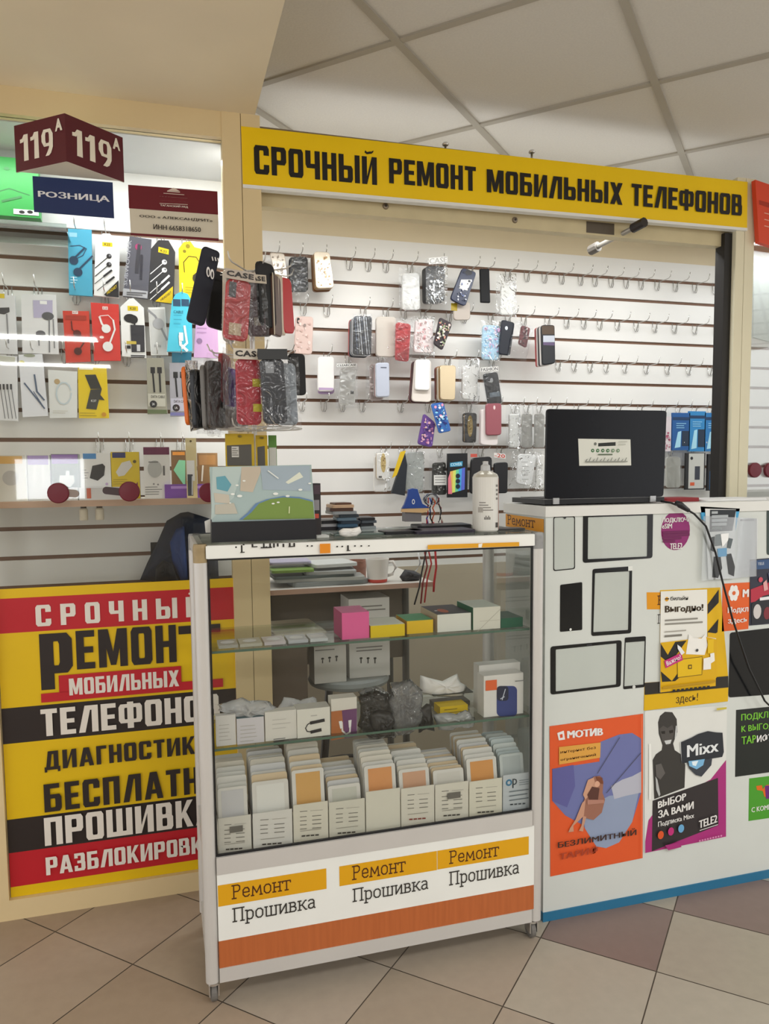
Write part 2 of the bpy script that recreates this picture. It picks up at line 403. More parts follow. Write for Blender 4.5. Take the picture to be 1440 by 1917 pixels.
def sheet(name, label, cat, surf, out, col, th=.001, art=None, group=None, parent=None, rough=.45, edge=None, bev=0.0, part=False):
    """one flat printed thing of real thickness: out is a pixel outline or a box (u0,v0,u1,v1)"""
    if len(out) == 4 and not isinstance(out[0], tuple):
        a = surf.to2(out[0], out[1]); b = surf.to2(out[2], out[3]); o2 = R4(a[0], b[1], b[0], a[1])
    else: o2 = [surf.to2(*p) for p in out]
    mb = MB(); m = col if not isinstance(col, (str, tuple)) else M(col, rough)
    em = edge if (edge is None or not isinstance(edge, (str, tuple))) else M(edge, rough)
    mb.prism(surf, o2, th, m, th, em, bev)
    if art:
        A = Art(surf, mb, th + .0005, rough); art(A)
    return mb.build(name, parent, label=label, cat=cat, group=group)
# ================================================================== the setting
# floor of square tiles laid at 45 degrees
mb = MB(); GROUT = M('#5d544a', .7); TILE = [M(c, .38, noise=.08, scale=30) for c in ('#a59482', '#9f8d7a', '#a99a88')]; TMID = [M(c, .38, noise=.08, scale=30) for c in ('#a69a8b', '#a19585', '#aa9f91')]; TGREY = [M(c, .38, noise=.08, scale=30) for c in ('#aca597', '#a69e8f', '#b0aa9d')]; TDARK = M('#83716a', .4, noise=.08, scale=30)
mb.poly([(-3.2, -8.1, -.0015), (6, -8.1, -.0015), (6, 1.0, -.0015), (-3.2, 1.0, -.0015)], GROUT)
T_, S0, T0 = .3215, -.0135, .166; q2 = math.sqrt(.5)
for i in range(-32, 32):
    for j in range(-32, 46):
        s0, t0 = S0 + i * T_, T0 + j * T_; cx = (s0 + t0 + T_) * q2; cy = (s0 - t0) * q2
        if not (-3 < cx < 5.8 and -7.9 < cy < .8): continue
        g = .0017; P = [(s0 + g, t0 + g), (s0 + T_ - g, t0 + g), (s0 + T_ - g, t0 + T_ - g), (s0 + g, t0 + T_ - g)]
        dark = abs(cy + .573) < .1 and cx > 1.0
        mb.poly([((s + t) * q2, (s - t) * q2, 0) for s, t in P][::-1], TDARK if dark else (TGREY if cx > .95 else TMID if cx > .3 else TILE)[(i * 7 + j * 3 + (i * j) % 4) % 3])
struct(mb, 'floor')
# suspended ceiling, 0.6 m panels at 45 degrees on a T-bar grid
mb = MB(); PAN = M('#d2cec6', .8, noise=.07, scale=160, bump=.25); BAR = M('#a8a296', .5)
ZC = 2.577
mb.box(-3.2, -8.1, ZC, 6, 1.0, ZC + .05, PAN)
for k in range(-16, 18):
    for a, ss in ((.25 + k * .611, 0), (.715 + k * .6, 1)):
        d = Vector((q2, -q2, 0)) if ss == 0 else Vector((q2, q2, 0)); n = Vector((q2, q2, 0)) if ss == 0 else Vector((q2, -q2, 0))
        # clip the bar to the ceiling rectangle
        ts = [-9, 9]; c = n * a
        for ax, lo, hi in ((0, -3.19, 5.99), (1, -8.09, .99)):
            t1, t2 = sorted(((lo - c[ax]) / d[ax], (hi - c[ax]) / d[ax])); ts = [max(ts[0], t1), min(ts[1], t2)]
        if ts[1] <= ts[0]: continue
        A = c + d * ts[0]; B = c + d * ts[1]; w_ = n * .012
        P = [A - w_, B - w_, B + w_, A + w_]
        lo = [Vector((p.x, p.y, ZC - .006 - .0008 * ss)) for p in P]; hi = [Vector((p.x, p.y, ZC)) for p in P]
        mb.faces(lo + hi, [(3, 2, 1, 0), (0, 1, 5, 4), (2, 3, 7, 6)], BAR)
struct(mb, 'ceiling')
# boxed-in beam over the left bay
mb = MB(); mb.box(-3.2, -1.9, 2.46, .314, .02, ZC - .007, M('#e6d9be', .7, noise=.05, scale=6)); struct(mb, 'trim_1')
# hall's far end behind the photographer, with a glazed entrance
mb = MB(); mb.box(-3.2, -8.15, 0, 6, -8.0, ZC, M('#b9b0a2', .8)); struct(mb, 'wall_rear')
mb = MB(); mb.box(-1.75, -8.0, 1.05, -.95, -7.97, 1.55, M('#eef2f6', .4, emit=13.0)); struct(mb, 'window_3')

# slatted panels
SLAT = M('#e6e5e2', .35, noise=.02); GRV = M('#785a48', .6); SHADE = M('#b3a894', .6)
def slatwall(name, X0, X1, Y, z_first, n, zbot, ztop, colp=SLAT, low=SLAT):
    mb = MB()
    g = .007
    zs = [z_first - .1 * k for k in range(n)]
    mb.box(X0, Y, zs[0] + g, X1, Y + .016, ztop, colp)
    for a, b in zip(zs, zs[1:]): mb.box(X0, Y, b + g, X1, Y + .016, a - g, colp)
    mb.box(X0, Y, zbot, X1, Y + .016, zs[-1] - g, low)
    mb.box(X0, Y + .0095, zs[-1] - g - .01, X1, Y + .015, zs[0] + g + .01, GRV)
    return mb
mb = slatwall('', .2, 4.4, .754, 2.2643, 14, 0, 2.355); mb.box(.2, .757, 2.355, 4.4, .772, ZC - .007, M('#d9cbae', .7)); mb.box(.2, .752, 0, 4.4, .755, .93, SHADE)  # the lower wall's shade is put into the darker colour of its box
struct(mb, 'wall_back')
mb = slatwall('', -1.3, .325, .33, 2.1762, 17, 0, 2.38); mb.box(-1.3, .02, 2.38, .325, .345, 2.40, M('#c9cacb', .5)); struct(mb, 'wall_left')

# beige aluminium frame of the shop front
FR = BEIGE
mb = MB()
mb.box(-1.3, -.025, 2.3835, .212, .025, 2.46, FR); mb.box(-1.3, -.025, 0, .3285, .025, .0635, FR)
XL = PY(21.7, 1679, 0).x
mb.box(XL - .07, -.026, .0635, XL - .002, .024, 2.3835, FR)
mb.box(.212, -.028, .0635, .2685, .03, 2.46, FR); mb.box(.2705, -.028, .0635, .3285, .03, 2.46, FR); mb.box(.215, -.024, .0635, .325, .026, 2.46, M('#8a7a58', .6))
struct(mb, 'trim_2')
mb = MB()
mb.box(2.122, -.02, 0, 2.160, .03, 2.45, M('#e0d9bd', .5)); mb.box(2.162, -.02, 0, 2.205, .03, 2.45, M('#e0d9bd', .5)); mb.box(2.088, .0, 0, 2.122, .05, 2.25, M('#1d1a18', .5))
struct(mb, 'trim_3')
mb = MB()
HB = M('#cfc19b', .55, noise=.12, scale=14)
mb.box(.3285, .0, 2.262, 2.122, .05, 2.44, M('#8a7a62', .6)); mb.box(.3285, .02, 2.205, 2.122, .06, 2.262, HB)  # board behind the sign is filled out to block stray tube light
struct(mb, 'trim_4')
mb = MB(); mb.box(-1.3, -.003, .0635, .212, .003, 2.3835, GLASS); struct(mb, 'window_1')
mb = MB(); mb.box(2.205, -.003, .0, 4.2, .003, 2.40, GLASS); struct(mb, 'window_2')
# hall light fixtures
for n_, (hx, hy) in enumerate(HALL):
    t = thing('ceiling_light', 'fluorescent ceiling panel of the hall behind the viewer', 'light', (hx, hy, ZC), 'hall ceiling lights')
    mb = MB(); mb.box(hx - .62, hy - .16, 2.55, hx + .62, hy + .16, ZC - .007, WHITE); mb.build('housing', t)
    mb = MB(); mb.box(hx - .58, hy - .14, 2.545, hx + .58, hy + .14, 2.552, M('#ffffff', .5, emit=1.0)); mb.build('diffuser', t)

# ================================================================== the big signs
YS = '#f4cb04'; INK = '#1a1512'
s_ = SY(-.03, (451.5, 236), (1400, 341))
t = thing('shop_sign', 'long yellow sign board with black block letters above the kiosk opening', 'sign', s_.hit(900, 330))
a = [s_.to2(*p) for p in ((451.5, 236), (1400, 340.5), (1399, 427), (455, 345))]
mb = MB(); mb.prism(s_, a, .025, M(YS, .35), .0); mb.build('sign_panel', t)
b = [s_.to2(*p) for p in ((455, 345), (1399, 427), (1399, 432), (455, 351.5))]
mb = MB(); mb.prism(s_, b, .028, WHITE, .002); mb.build('edge_strip', t)
mb = MB(); A = Art(s_, mb, .0008)
for tx, u0, v0, u1, v1 in (('СРОЧНЫЙ', 475, 271, 706, 342), ('РЕМОНТ', 728, 296, 891, 362), ('МОБИЛЬНЫХ', 911, 317, 1165, 386), ('ТЕЛЕФОНОВ', 1182, 344, 1388, 406)):
    # the word follows the board's slope
    P = block_polys(tx); o = s_.to2(u0, v0); e = s_.to2(u1, v1)
    lw = s_.to2(u0, {475: 325, 728: 343, 911: 360, 1182: 385}[u0])
    A.add([[(o[0] + (e[0] - o[0]) * x, lw[1] + (o[1] - lw[1]) * y) for x, y in q] for q in P], INK, True)
mb.build('lettering', t)
for u, v in ((835, 278), (997, 292)):
    p = PY(u, v, -.005); mb = MB(); mb.tube([(p.x, .0, p.z - .07), (p.x, .0, p.z + .012)], .004, CHROME, 8); mb.lathe((p.x, .0, p.z + .012), [(.01, 0), (.012, .004), (.008, .009), (0, .01)], CHROME, 10)
    mb.build('anchor_bolt', label='steel bolt standing on the sign board, %s of the two' % ('left' if u < 900 else 'right'), cat='bolt', smooth=True)
# header rail hardware
for u, v, dsc in ((722, 386, 'left screw'), (964, 412, 'right screw')):
    p = PY(u, v, .02); mb = MB(); mb.lathe((p.x, .02, p.z), [(.0, .006), (.009, .005), (.011, 0)], M('#8c8070', .4, .7), 12, 'y'); mb.lathe((p.x, .02, p.z), [(0, .008), (.004, .0075), (.004, .005)], M('#3b332c', .5), 8, 'y')
    mb.build('rail_screw', label=dsc + ' head in the beige rail under the yellow sign', cat='screw')
p = PY(1195, 422, -.05); q = PY(1113, 465, .16)
t = thing('gas_strut', 'grey gas strut with dark ends reaching back under the yellow sign', 'strut', (p.x, p.y, p.z))
mb = MB(); mb.tube([p, q], .009, M('#a9a49b', .4, .5), 10); mb.build('rod', t, smooth=True)
mb = MB(); mb.tube([p + (p - q).normalized() * .03, p + (q - p).normalized() * .025], .017, M('#2f2a27', .5), 10); mb.build('end_cap', t)
mb = MB(); mb.tube([q + (q - p).normalized() * .02, q + (p - q).normalized() * .02], .019, M('#55504a', .5), 10); mb.build('end_cap', t)
mb = MB(); A = Art(SY(.02), mb, .0006); A.R(1098, 414, 1150, 440, '#5d5346');
mb.build('tape_mark', label='dark worn tape patch on the beige rail under the yellow sign', cat='tape')

# two-faced number sign standing out from the front
MAR = '#571622'; CRM = '#e9e3d3'
zt = PY(123, 212, -.14).z; zb = PY(125, 302, -.14).z; rx = PY(123, 260, -.14).x
le = PY(28, 275, -.02); re_ = PY(231, 293, -.02)
t = thing('number_sign', 'dark red V-shaped number sign standing out over the left bay', 'sign', (rx, -.02, zb))
for nm, e, items in (('left_face', le, ((38, 247, 100, 297), (103, 218, 117, 240))), ('right_face', re_, ((136, 240, 208, 308), (210, 250, 224, 274)))):
    P0 = Vector((rx, -.14, zb)); P1 = Vector((e.x, -.02, zb)); A_ = (P1 - P0) if e is re_ else (P0 - P1)
    N = Vector((A_.y, -A_.x, 0)).normalized()
    sf = Surf(P0, A_, N)
    L_ = (P1 - P0).length; x0, x1 = (0, L_) if e is re_ else (-L_, 0)
    mb = MB(); mb.prism(sf, R4(x0, 0, x1, zt - zb), .004, M(MAR, .4), 0, M(CRM, .5))
    A = Art(sf, mb)
    for tx, (u0, v0, u1, v1) in zip(('119', 'А'), items):
        h = (zt - zb)
        a = sf.to2(u0, (v0 + v1) / 2); b = sf.to2(u1, (v0 + v1) / 2)
        yy = (.2 * h, .76 * h) if tx == '119' else (.66 * h, .92 * h)
        A.add([[(a[0] + (b[0] - a[0]) * x, yy[0] + (yy[1] - yy[0]) * y) for x, y in q_] for q_ in (house_number() if tx == '119' else text_polys(tx, .05))], CRM, True)
    mb.build('face_panel', t)
mb = MB(); mb.poly([(rx, -.137, zb + .002), (le.x + .004, -.02, zb + .002), (re_.x - .004, -.02, zb + .002)], M(CRM, .5)); mb.build('base_plate', t)

SF = SY(-.004)
sheet('shop_plate', 'dark blue plate with white word under the number sign', 'sign', SY(-.004, (61, 330), (211, 342)), [(61, 330), (211, 342), (214, 409), (64, 397)], '#1e3060', .003,
      lambda A: A.T('РОЗНИЦА', 71, 357, 206, 381, '#e8e8ec', .045))
def art_plate(A):
    A.P([(240, 346.5), (407, 359), (408.5, 402.5), (241.5, 390.5)], '#6a1220'); A.P([(244, 436.5), (409, 447), (410, 452), (245, 441)], '#6a1220')
    W_ = '#d9c8bd'
    for i, (u0, v0, u1, v1) in enumerate(((299, 368, 351, 372), (306, 362, 345, 366), (313, 358, 337, 361.5), (321, 354, 331, 357.5))): A.R(u0, v0, u1, v1, W_)
    A.P([(313, 358), (325, 352), (337, 359)], W_)
    for k in range(9): A.R(301 + k * 5.6, 366.5, 303 + k * 5.6, 370, '#6a1220')
    A.T('ТОРГОВЫЙ КОМПЛЕКС', 299, 376, 352, 380, W_, 0); A.L([(299, 382), (351, 384.5)], 1, W_); A.T('ТАГАНСКИЙ РЯД', 300, 383, 352, 391.5, '#f0e6dc', .03)
    A.T('ООО « АЛЕКСАНДРИТ»', 261, 403, 398, 418, '#2b2622', .03); A.T('ИНН 6658318650', 287, 421, 376, 436, '#2b2622', .03)
sheet('company_plate', 'cream and dark red company plate on the glass beside the beige post', 'sign', SY(-.004, (240, 346), (407, 359)), [(240, 346.5), (407, 359), (410, 452), (245, 441)], '#d6cfbd', .003, art_plate)

# large banner on the lower half of the left bay
zt = 1.0205; zb = .0635
sb = SY(-.005); Z2 = lambda x, y: (x / 2.9957, 1060 + y / 2.9957)
def hz(y0, c, y1=None): pass
mb = MB(); xl = XL; xr = .212
BR = '#bf1e2b'; BY = '#e6c00e'; BK = '#2a2221'; BW = '#e9e4dc'
def zz(x, y): return PY(*Z2(x, y), -.005).z
rows = [(zz(20, 128), BY), (zz(20, 182), BR), (zz(20, 377), BY), (zz(24, 797), BK), (zz(28, 997), BY), (zz(50, 1420), BK), (zz(58, 1607), BR), (zz(64, 1798), BY), (zz(66, 1855), None)]
mb.box(xl, -.006, rows[-1][0], xr, -.0045, rows[0][0], M(BY, .4))
A = Art(sb, mb, .0016)
for (a, c), (b, _) in zip(rows, rows[1:]):
    A.add([R4(xl, b, xr, a)], M(c, .4))
def zx(x, y): p = sb.to2(*Z2(x, y)); return p
def word(t, tl, br, c, gap=.16, bl=None):
    """tl: top-left pixel, bl_v: bottom at the left, br: right end"""
    a = zx(*tl); b = zx(*br); l = zx(tl[0], bl)
    A.add([[(a[0] + (b[0] - a[0]) * x, l[1] + (a[1] - l[1]) * y) for x, y in q] for q in block_polys(t, gap)], c, True)
# words run on behind the showcase's left post
word('СРОЧНЫЙ', (198, 218), (1125, 170), BW, .62, 338)
# the tall word with long first and last letters
PB = MB
def tallword():
    c = BK
    a0 = zx(219, 380); a1 = zx(219, 695)
    x1 = zx(402, 380)[0]; w_ = x1 - a0[0]; z1 = a0[1]; z0 = a1[1]; zm = zx(300, 600)[1]
    st = w_ * .42
    A.add([R4(a0[0], z0, a0[0] + st, z1)], c)
    A.add([[(a0[0] + x * w_, zm + y * (z1 - zm)) for x, y in q] for q in ring(0, 0, 1, 1, a=.4, b=.2, c=.16)], c, True)
    word('ЕМОН', (424, 362), (985, 330), c, .18, 578)
    b = zx(1000, 335); b2 = zx(1000, 620); e = zx(1235, 335)
    wt = e[0] - b[0]
    A.add([R4(b[0], b[1] - (b[1] - b2[1]) * .16, e[0], b[1]), R4(b[0] + wt * .33, b2[1], b[0] + wt * .67, b[1])], c, True)
tallword()
A.add([R4(zx(330, 610)[0], zx(330, 705)[1], zx(1015, 560)[0], zx(330, 610)[1]), R4(zx(232, 718)[0], zx(232, 762)[1], zx(1250, 640)[0], zx(232, 712)[1])], BR)
word('МОБИЛЬНЫХ', (387, 628), (1002, 580), BW, .16, 722)
word('ТЕЛЕФОНОВ', (228, 800), (1230, 730), BW, .16, 952)
word('ДИАГНОСТИКА', (248, 1035), (1180, 930), BK, .2, 1140)
word('БЕСПЛАТНО', (246, 1218), (1220, 1100), BK, .2, 1375)
word('ПРОШИВКА', (248, 1405), (1200, 1300), BW, .16, 1562)
word('РАЗБЛОКИРОВКА', (258, 1625), (1210, 1500), BW, .16, 1725)
mb.build('repair_banner', label='yellow, red and black lettered banner on the lower left glass', cat='banner')
# ================================================================== left bay: goods behind the glass
HOOK_M = CHROME
def hook(u, v, Y, label, group, reach=.085, proto=[None]):
    """wire display hook: grip in the slat, arm towards the viewer, upturned tip; (u, v) is where it grips the panel at depth Y"""
    p = PY(u, v, Y)
    if proto[0] is None:
        mb = MB()
        mb.tube([(-.012, 0, .006), (-.012, -.004, -.03), (-.006, -.006, -.043), (.006, -.006, -.043), (.012, -.004, -.03), (.012, 0, .006)], .0017, HOOK_M, 5)
        mb.tube([(0, -.005, -.04), (.002, -.012, -.012), (.003, -.022, -.004), (.003, -.085, -.004), (.003, -.098, .004), (.003, -.105, .026)], .0019, HOOK_M, 5)
        o = mb.build('display_hook', loc=(0, 0, 0), smooth=True, label=label, cat='hook', group=group); proto[0] = o
        o.location = p; o['_org'] = tuple(p); return o
    o = proto[0].copy(); COL.objects.link(o); o.location = p; o['_org'] = tuple(p); o['label'] = label
    if group: o['group'] = group
    elif 'group' in o: del o['group']
    return o

YB = .285
def pack(label, out, col, ops=None, Y=YB, th=.012, name='blister_pack', cat='package', group='hanging packs in the left bay', rough=.4, edge=None):
    return sheet(name, label, cat, SY(Y), out, col, th, ops, group, rough=rough, edge=edge)
def tab(u0, v0, u1, v1, k=.3, lean=0):
    """hang-tab card: box with a narrowed top"""
    w_ = u1 - u0; h = v1 - v0
    return [(u0 + w_ * .34 + lean, v0), (u1 - w_ * .34 + lean, v0), (u1 + lean * .8, v0 + h * .18), (u1, v1), (u0, v1), (u0 + lean * .8, v0 + h * .18)]
K = '#222226'; W = '#e9e8e6'; G = '#8a8a8e'
def earbud(A, u, v, c, s=1.0, lead=(-20, 18)):
    A.L([(u, v), (u + lead[0] * s, v + lead[1] * s)], 1.4 * s, c); A.C(u, v, 4.6 * s, c, 12); A.C(u + 1.5 * s, v - 1 * s, 2 * s, '#77777b', 10)
def Z1(x, y): return (x / 3.2, 180 + y / 3.2)
def Z1b(x, y): return (x / 3.2, 540 + y / 3.2)

def a(A):
    A.P([(130, 437), (145, 438), (145, 446), (131, 445)], '#8fc4da'); A.L([Z1(425, 905), Z1(480, 900), Z1(520, 920), Z1(500, 960), Z1(440, 990)], 1.6, '#2c4a66')
    for x, y in ((445, 990), (470, 1060)): A.C(*Z1(x, y), 8, '#24415c', 14)
    A.L([Z1(470, 1050), Z1(555, 965)], 3, '#24415c'); A.L([Z1(440, 985), Z1(510, 915)], 3, '#24415c'); A.lines(*Z1(425, 1090), Z1(470, 0)[0], 3, 5, 1.4, '#b9deec')
pack('light blue earphone pack, first in the top row behind the glass', [(128, 430), (172, 432), (174, 556), (130, 553)], '#4aa5c4', a)
def a(A):
    A.R(192, 455, 211, 464, '#e6c61c'); A.T('K22', 196, 457, 207, 462, K)
    for x, y in ((655, 965), (655, 1015)): earbud(A, *Z1(x, y), K, 1.0, (-26, 22))
    for x, y in ((640, 1075), (655, 1115)): A.L([Z1(x - 70, y + 55), Z1(x, y)], 1.2, K); A.L([Z1(x - 15, y + 10), Z1(x + 30, y - 25)], 3.5, K)
    A.P([Z1(625, 1195), Z1(712, 1108), Z1(714, 1212), Z1(640, 1205)], K); A.TV('HEADSET', [Z1(645, 1195), Z1(705, 1150), Z1(640, 1180)], '#e6c61c', .02)
pack('white tab-topped earphone pack with a black lower corner in the top row', [Z1(565, 1198), Z1(574, 860), Z1(620, 828), Z1(660, 830), Z1(718, 890), Z1(714, 1215)], W, a)
def a(A):
    A.P([(231, 541), (277, 547), (276, 560), (230, 555)], '#a9a9ae'); A.TV('SUBWOOFER', [Z1(762, 1140), Z1(790, 870), Z1(740, 1140)], '#a5a5ad'); A.C(*Z1(830, 910), 6, '#a03a6a'); A.L([Z1(835, 900), Z1(820, 1060)], 6, '#3a3a42'); A.L([Z1(850, 960), Z1(845, 1100)], 4, '#30303a')
    A.lines(*Z1(760, 1180), Z1(880, 0)[0], 2, 4, 1.5, '#44444a')
pack('dark grey earphone pack with lettering up its left side in the top row', [(243, 444), (284, 450), (277, 561), (231, 556)], '#55555f', a)
def a(A):
    A.P([Z1(950, 908), Z1(1012, 925), Z1(1010, 955), Z1(948, 940)], '#e6c61c'); A.TV('K33', [Z1(962, 938), Z1(998, 947), Z1(962, 922)], K)
    for x, y in ((985, 1000), (985, 1048)): earbud(A, *Z1(x, y), W, 1.0, (-26, 22))
    for x, y in ((985, 1110), (985, 1150)): A.L([Z1(x - 85, y + 75), Z1(x, y)], 1.3, W); A.L([Z1(x - 15, y + 12), Z1(x + 28, y - 28)], 3.5, W)
    A.P([Z1(930, 1235), Z1(1036, 1145), Z1(1034, 1248)], '#e0be1a'); A.TV('HEADSET', [Z1(965, 1235), Z1(1030, 1185), Z1(960, 1222)], K, .02)
pack('black tab-topped earphone pack with a yellow lower corner', [Z1(890, 1215), Z1(905, 920), Z1(950, 868), Z1(1010, 870), Z1(1050, 940), Z1(1040, 1250), Z1(940, 1235)], '#303034', a)
def a(A):
    A.C(*Z1(1105, 935), 3, '#7a6d15'); A.C(*Z1(1125, 905), 4, '#8a7a15')
    A.L([Z1(1105, 1060), Z1(1100, 1000), Z1(1130, 965), Z1(1175, 970), Z1(1200, 1010), Z1(1195, 1050), Z1(1165, 1075)], 1.5, '#55480f'); A.C(*Z1(1180, 1098), 8, '#3b3523'); A.L([Z1(1165, 1085), Z1(1190, 1065)], 6, '#3b3523'); A.lines(*Z1(1110, 1150), Z1(1170, 0)[0], 3, 5, 1.2, '#a58f18')
pack('bright yellow earphone pack with cut corners beside the post', [Z1(1075, 1195), Z1(1070, 920), Z1(1100, 880), Z1(1140, 875), Z1(1165, 910), Z1(1205, 920), Z1(1230, 1210), Z1(1180, 1225)], '#e3c81e', a)
# second row
def a(A):
    A.R(0, 551, 10, 560, '#e0c63a'); A.P([Z1b(0, 120), Z1b(60, 118), Z1b(62, 145), Z1b(30, 160), Z1b(0, 155)], '#4a4a4e'); A.L([Z1b(45, 160), Z1b(55, 330)], 2.5, '#8b8b90')
pack('white earphone pack at the far left of the second row', (-6, 553, 34, 664), '#dcdde0', a)
def a(A):
    A.P([Z1b(200, 75), Z1b(318, 75), Z1b(318, 180), Z1b(205, 180)], '#b9b3cf'); A.R(*Z1b(242, 78), *Z1b(285, 100), '#f5f5f5')
    for x, y, s in ((290, 170, 1.5), (247, 275, 1.2)): A.C(*Z1b(x, y), 7 * s, '#5b5b60', 14, 5 * s)
    A.L([Z1b(298, 190), Z1b(300, 385)], 2.2, '#77777c'); A.L([Z1b(322, 190), Z1b(330, 360)], 2.2, '#88888c'); A.L([Z1b(235, 290), Z1b(238, 345)], 2, '#77777c')
pack('white earphone pack with grey earpieces and a lilac patch in the second row', [(41, 552), (105, 553), (111, 664), (43, 662)], '#e2e2e4', a)
def a(A):
    A.R(*Z1b(435, 138), *Z1b(470, 158), '#f0e4e0'); A.T('K17', *Z1b(440, 142), *Z1b(464, 154), '#b02a20')
    A.P([Z1b(395, 165), Z1b(520, 168), Z1b(520, 195), Z1b(395, 190)], '#a83526'); A.L([Z1b(430, 200), Z1b(435, 250), Z1b(460, 270)], 2, '#55201c'); A.C(*Z1b(465, 275), 7, '#5c221e'); A.L([Z1b(490, 290), Z1b(505, 330), Z1b(475, 375)], 2.5, '#55201c'); A.C(*Z1b(470, 380), 7, '#4c201c')
pack('red earphone pack with dark earpieces, left of the two red packs', [Z1b(378, 138), Z1b(535, 140), Z1b(545, 440), Z1b(398, 448)], '#cc3f30', a)
def a(A):
    A.R(*Z1b(615, 112), *Z1b(648, 132), '#f0e4e0'); A.T('K18', *Z1b(620, 116), *Z1b(643, 129), '#b02a20')
    A.L([Z1b(598, 175), Z1b(612, 215), Z1b(632, 240)], 3.5, W); A.C(*Z1b(638, 245), 8, W); A.L([Z1b(680, 195), Z1b(690, 250), Z1b(660, 330)], 3, W); A.C(*Z1b(648, 352), 9, W); A.L([Z1b(600, 170), Z1b(650, 165), Z1b(680, 195)], 1.2, W); A.C(*Z1b(612, 297), 4, '#f0e4e0', 10, 2.5)
pack('red earphone pack with white earbuds, right of the two red packs', [Z1b(545, 88), Z1b(712, 100), Z1b(725, 435), Z1b(565, 436)], '#d23a34', a)
def a(A):
    A.R(*Z1b(765, 108), *Z1b(828, 140), '#e0c41f'); A.T('K20', *Z1b(780, 116), *Z1b(814, 133), K)
    A.C(*Z1b(780, 183), 11, K, 16, 8); A.C(*Z1b(800, 190), 8, K); A.L([Z1b(805, 190), Z1b(808, 225)], 3, K)
    A.P([Z1b(782, 222), Z1b(865, 225), Z1b(868, 385), Z1b(790, 385)], '#33333a'); A.R(*Z1b(752, 318), *Z1b(818, 338), '#c7b04a'); A.R(*Z1b(752, 345), *Z1b(784, 365), K); A.R(*Z1b(820, 340), *Z1b(842, 380), '#c9c9cc'); A.lines(*Z1b(785, 405), Z1b(870, 0)[0], 2, 3, 2, K, .1)
pack('white tab-topped earphone pack with black earbuds beside the red packs', [Z1b(732, 408), Z1b(722, 115), Z1b(775, 65), Z1b(800, 62), Z1b(862, 120), Z1b(878, 422)], W, a)
def a(A):
    A.P([Z1b(892, 130), Z1b(985, 128), Z1b(1000, 400), Z1b(910, 395)], '#c6c6c4'); A.L([Z1b(888, 135), Z1b(930, 170), Z1b(955, 215), Z1b(975, 260), Z1b(1000, 310)], 4, '#8d8d90'); A.C(*Z1b(950, 215), 10, '#a5a5a8'); A.T('DATA', *Z1b(925, 340), *Z1b(965, 355), G)
pack('white and grey cable pack hanging right of the tab-topped white pack', [Z1b(888, 118), Z1b(988, 116), Z1b(1008, 402), Z1b(905, 402)], '#e3e3e0', a)
def a(A):
    A.R(*Z1b(1036, 68), *Z1b(1082, 112), '#2b4a66'); A.R(*Z1b(1086, 68), *Z1b(1133, 112), '#2b4a66'); A.T('CABLE', *Z1b(1040, 135), *Z1b(1098, 155), '#2b6f88')
    A.L([Z1b(1105, 230), Z1b(1120, 330), Z1b(1090, 360)], 4, W); A.L([Z1b(1078, 290), Z1b(1082, 340), Z1b(1120, 375)], 5, W); A.R(*Z1b(1072, 268), *Z1b(1098, 318), W); A.lines(*Z1b(1040, 165), Z1b(1090, 0)[0], 3, 8, 1.3, '#2f93ad')
pack('cyan round-topped cable pack beside the post', [Z1b(1000, 380), Z1b(1030, 80), Z1b(1050, 40), Z1b(1085, 24), Z1b(1125, 38), Z1b(1148, 80), Z1b(1152, 378)], '#4bbdd6', a, Y=YB - .03)
pack('dark teal pack showing below the cyan cable pack', [Z1b(1030, 385), Z1b(1148, 385), Z1b(1145, 448), Z1b(1030, 446)], '#2f6f86', None, Y=YB + .005)
def a(A): A.T('CABLE', *Z1b(1185, 180), *Z1b(1235, 198), '#8a5a8a'); A.lines(*Z1b(1180, 215), Z1b(1240, 0)[0], 3, 8, 1.3, '#a77fa7'); A.C(*Z1b(1195, 318), 5, '#8d6f90')
pack('lilac cable pack between the cyan pack and the beige post', [Z1b(1180, 100), Z1b(1300, 120), Z1b(1308, 420), Z1b(1160, 415)], '#c79fc6', a)
# third row
def a(A):
    A.P([Z1b(0, 405), Z1b(95, 415), Z1b(95, 445), Z1b(0, 440)], '#c9cabd')
    for k in range(4): A.L([Z1b(5 + k * 22, 585), Z1b(35 + k * 22, 780)], 1.3, '#77787c'); A.R(*Z1b(-2 + k * 22, 575), *Z1b(12 + k * 22, 608), '#4c4d52')
pack('white pack with four thin grey cables at the left of the third row', [Z1b(-18, 400), Z1b(105, 410), Z1b(112, 795), Z1b(-18, 790)], '#e4e5e8', a)
def a(A):
    A.C(*Z1b(180, 405), 10, '#9aa08c', 14, 3); A.C(*Z1b(135, 450), 5, '#d9d27a'); A.L([Z1b(150, 570), Z1b(270, 720)], 2.6, '#55657f'); A.L([Z1b(210, 520), Z1b(225, 620), Z1b(268, 670)], 3, '#5a6a82'); A.L([Z1b(205, 620), Z1b(270, 720)], 1.5, '#55657f')
pack('white pack with two blue-grey cables in the third row', [Z1b(115, 400), Z1b(255, 395), Z1b(292, 765), Z1b(140, 772)], '#e2e4ea', a)
def a(A):
    A.C(*Z1b(345, 560), 5, '#b9a078'); P_ = [Z1b(385 + 45 * math.cos(t_ * .5), 630 + 65 * math.sin(t_ * .5)) for t_ in range(13)]; A.L(P_, 2.5, '#c4d2d8'); A.lines(*Z1b(320, 735), Z1b(440, 0)[0], 2, 4, 1.3, '#c9c7bb')
pack('pale pack with a white looped cable left of the yellow stand pack', [Z1b(290, 490), Z1b(465, 500), Z1b(465, 775), Z1b(302, 778)], '#dfe1df', a)
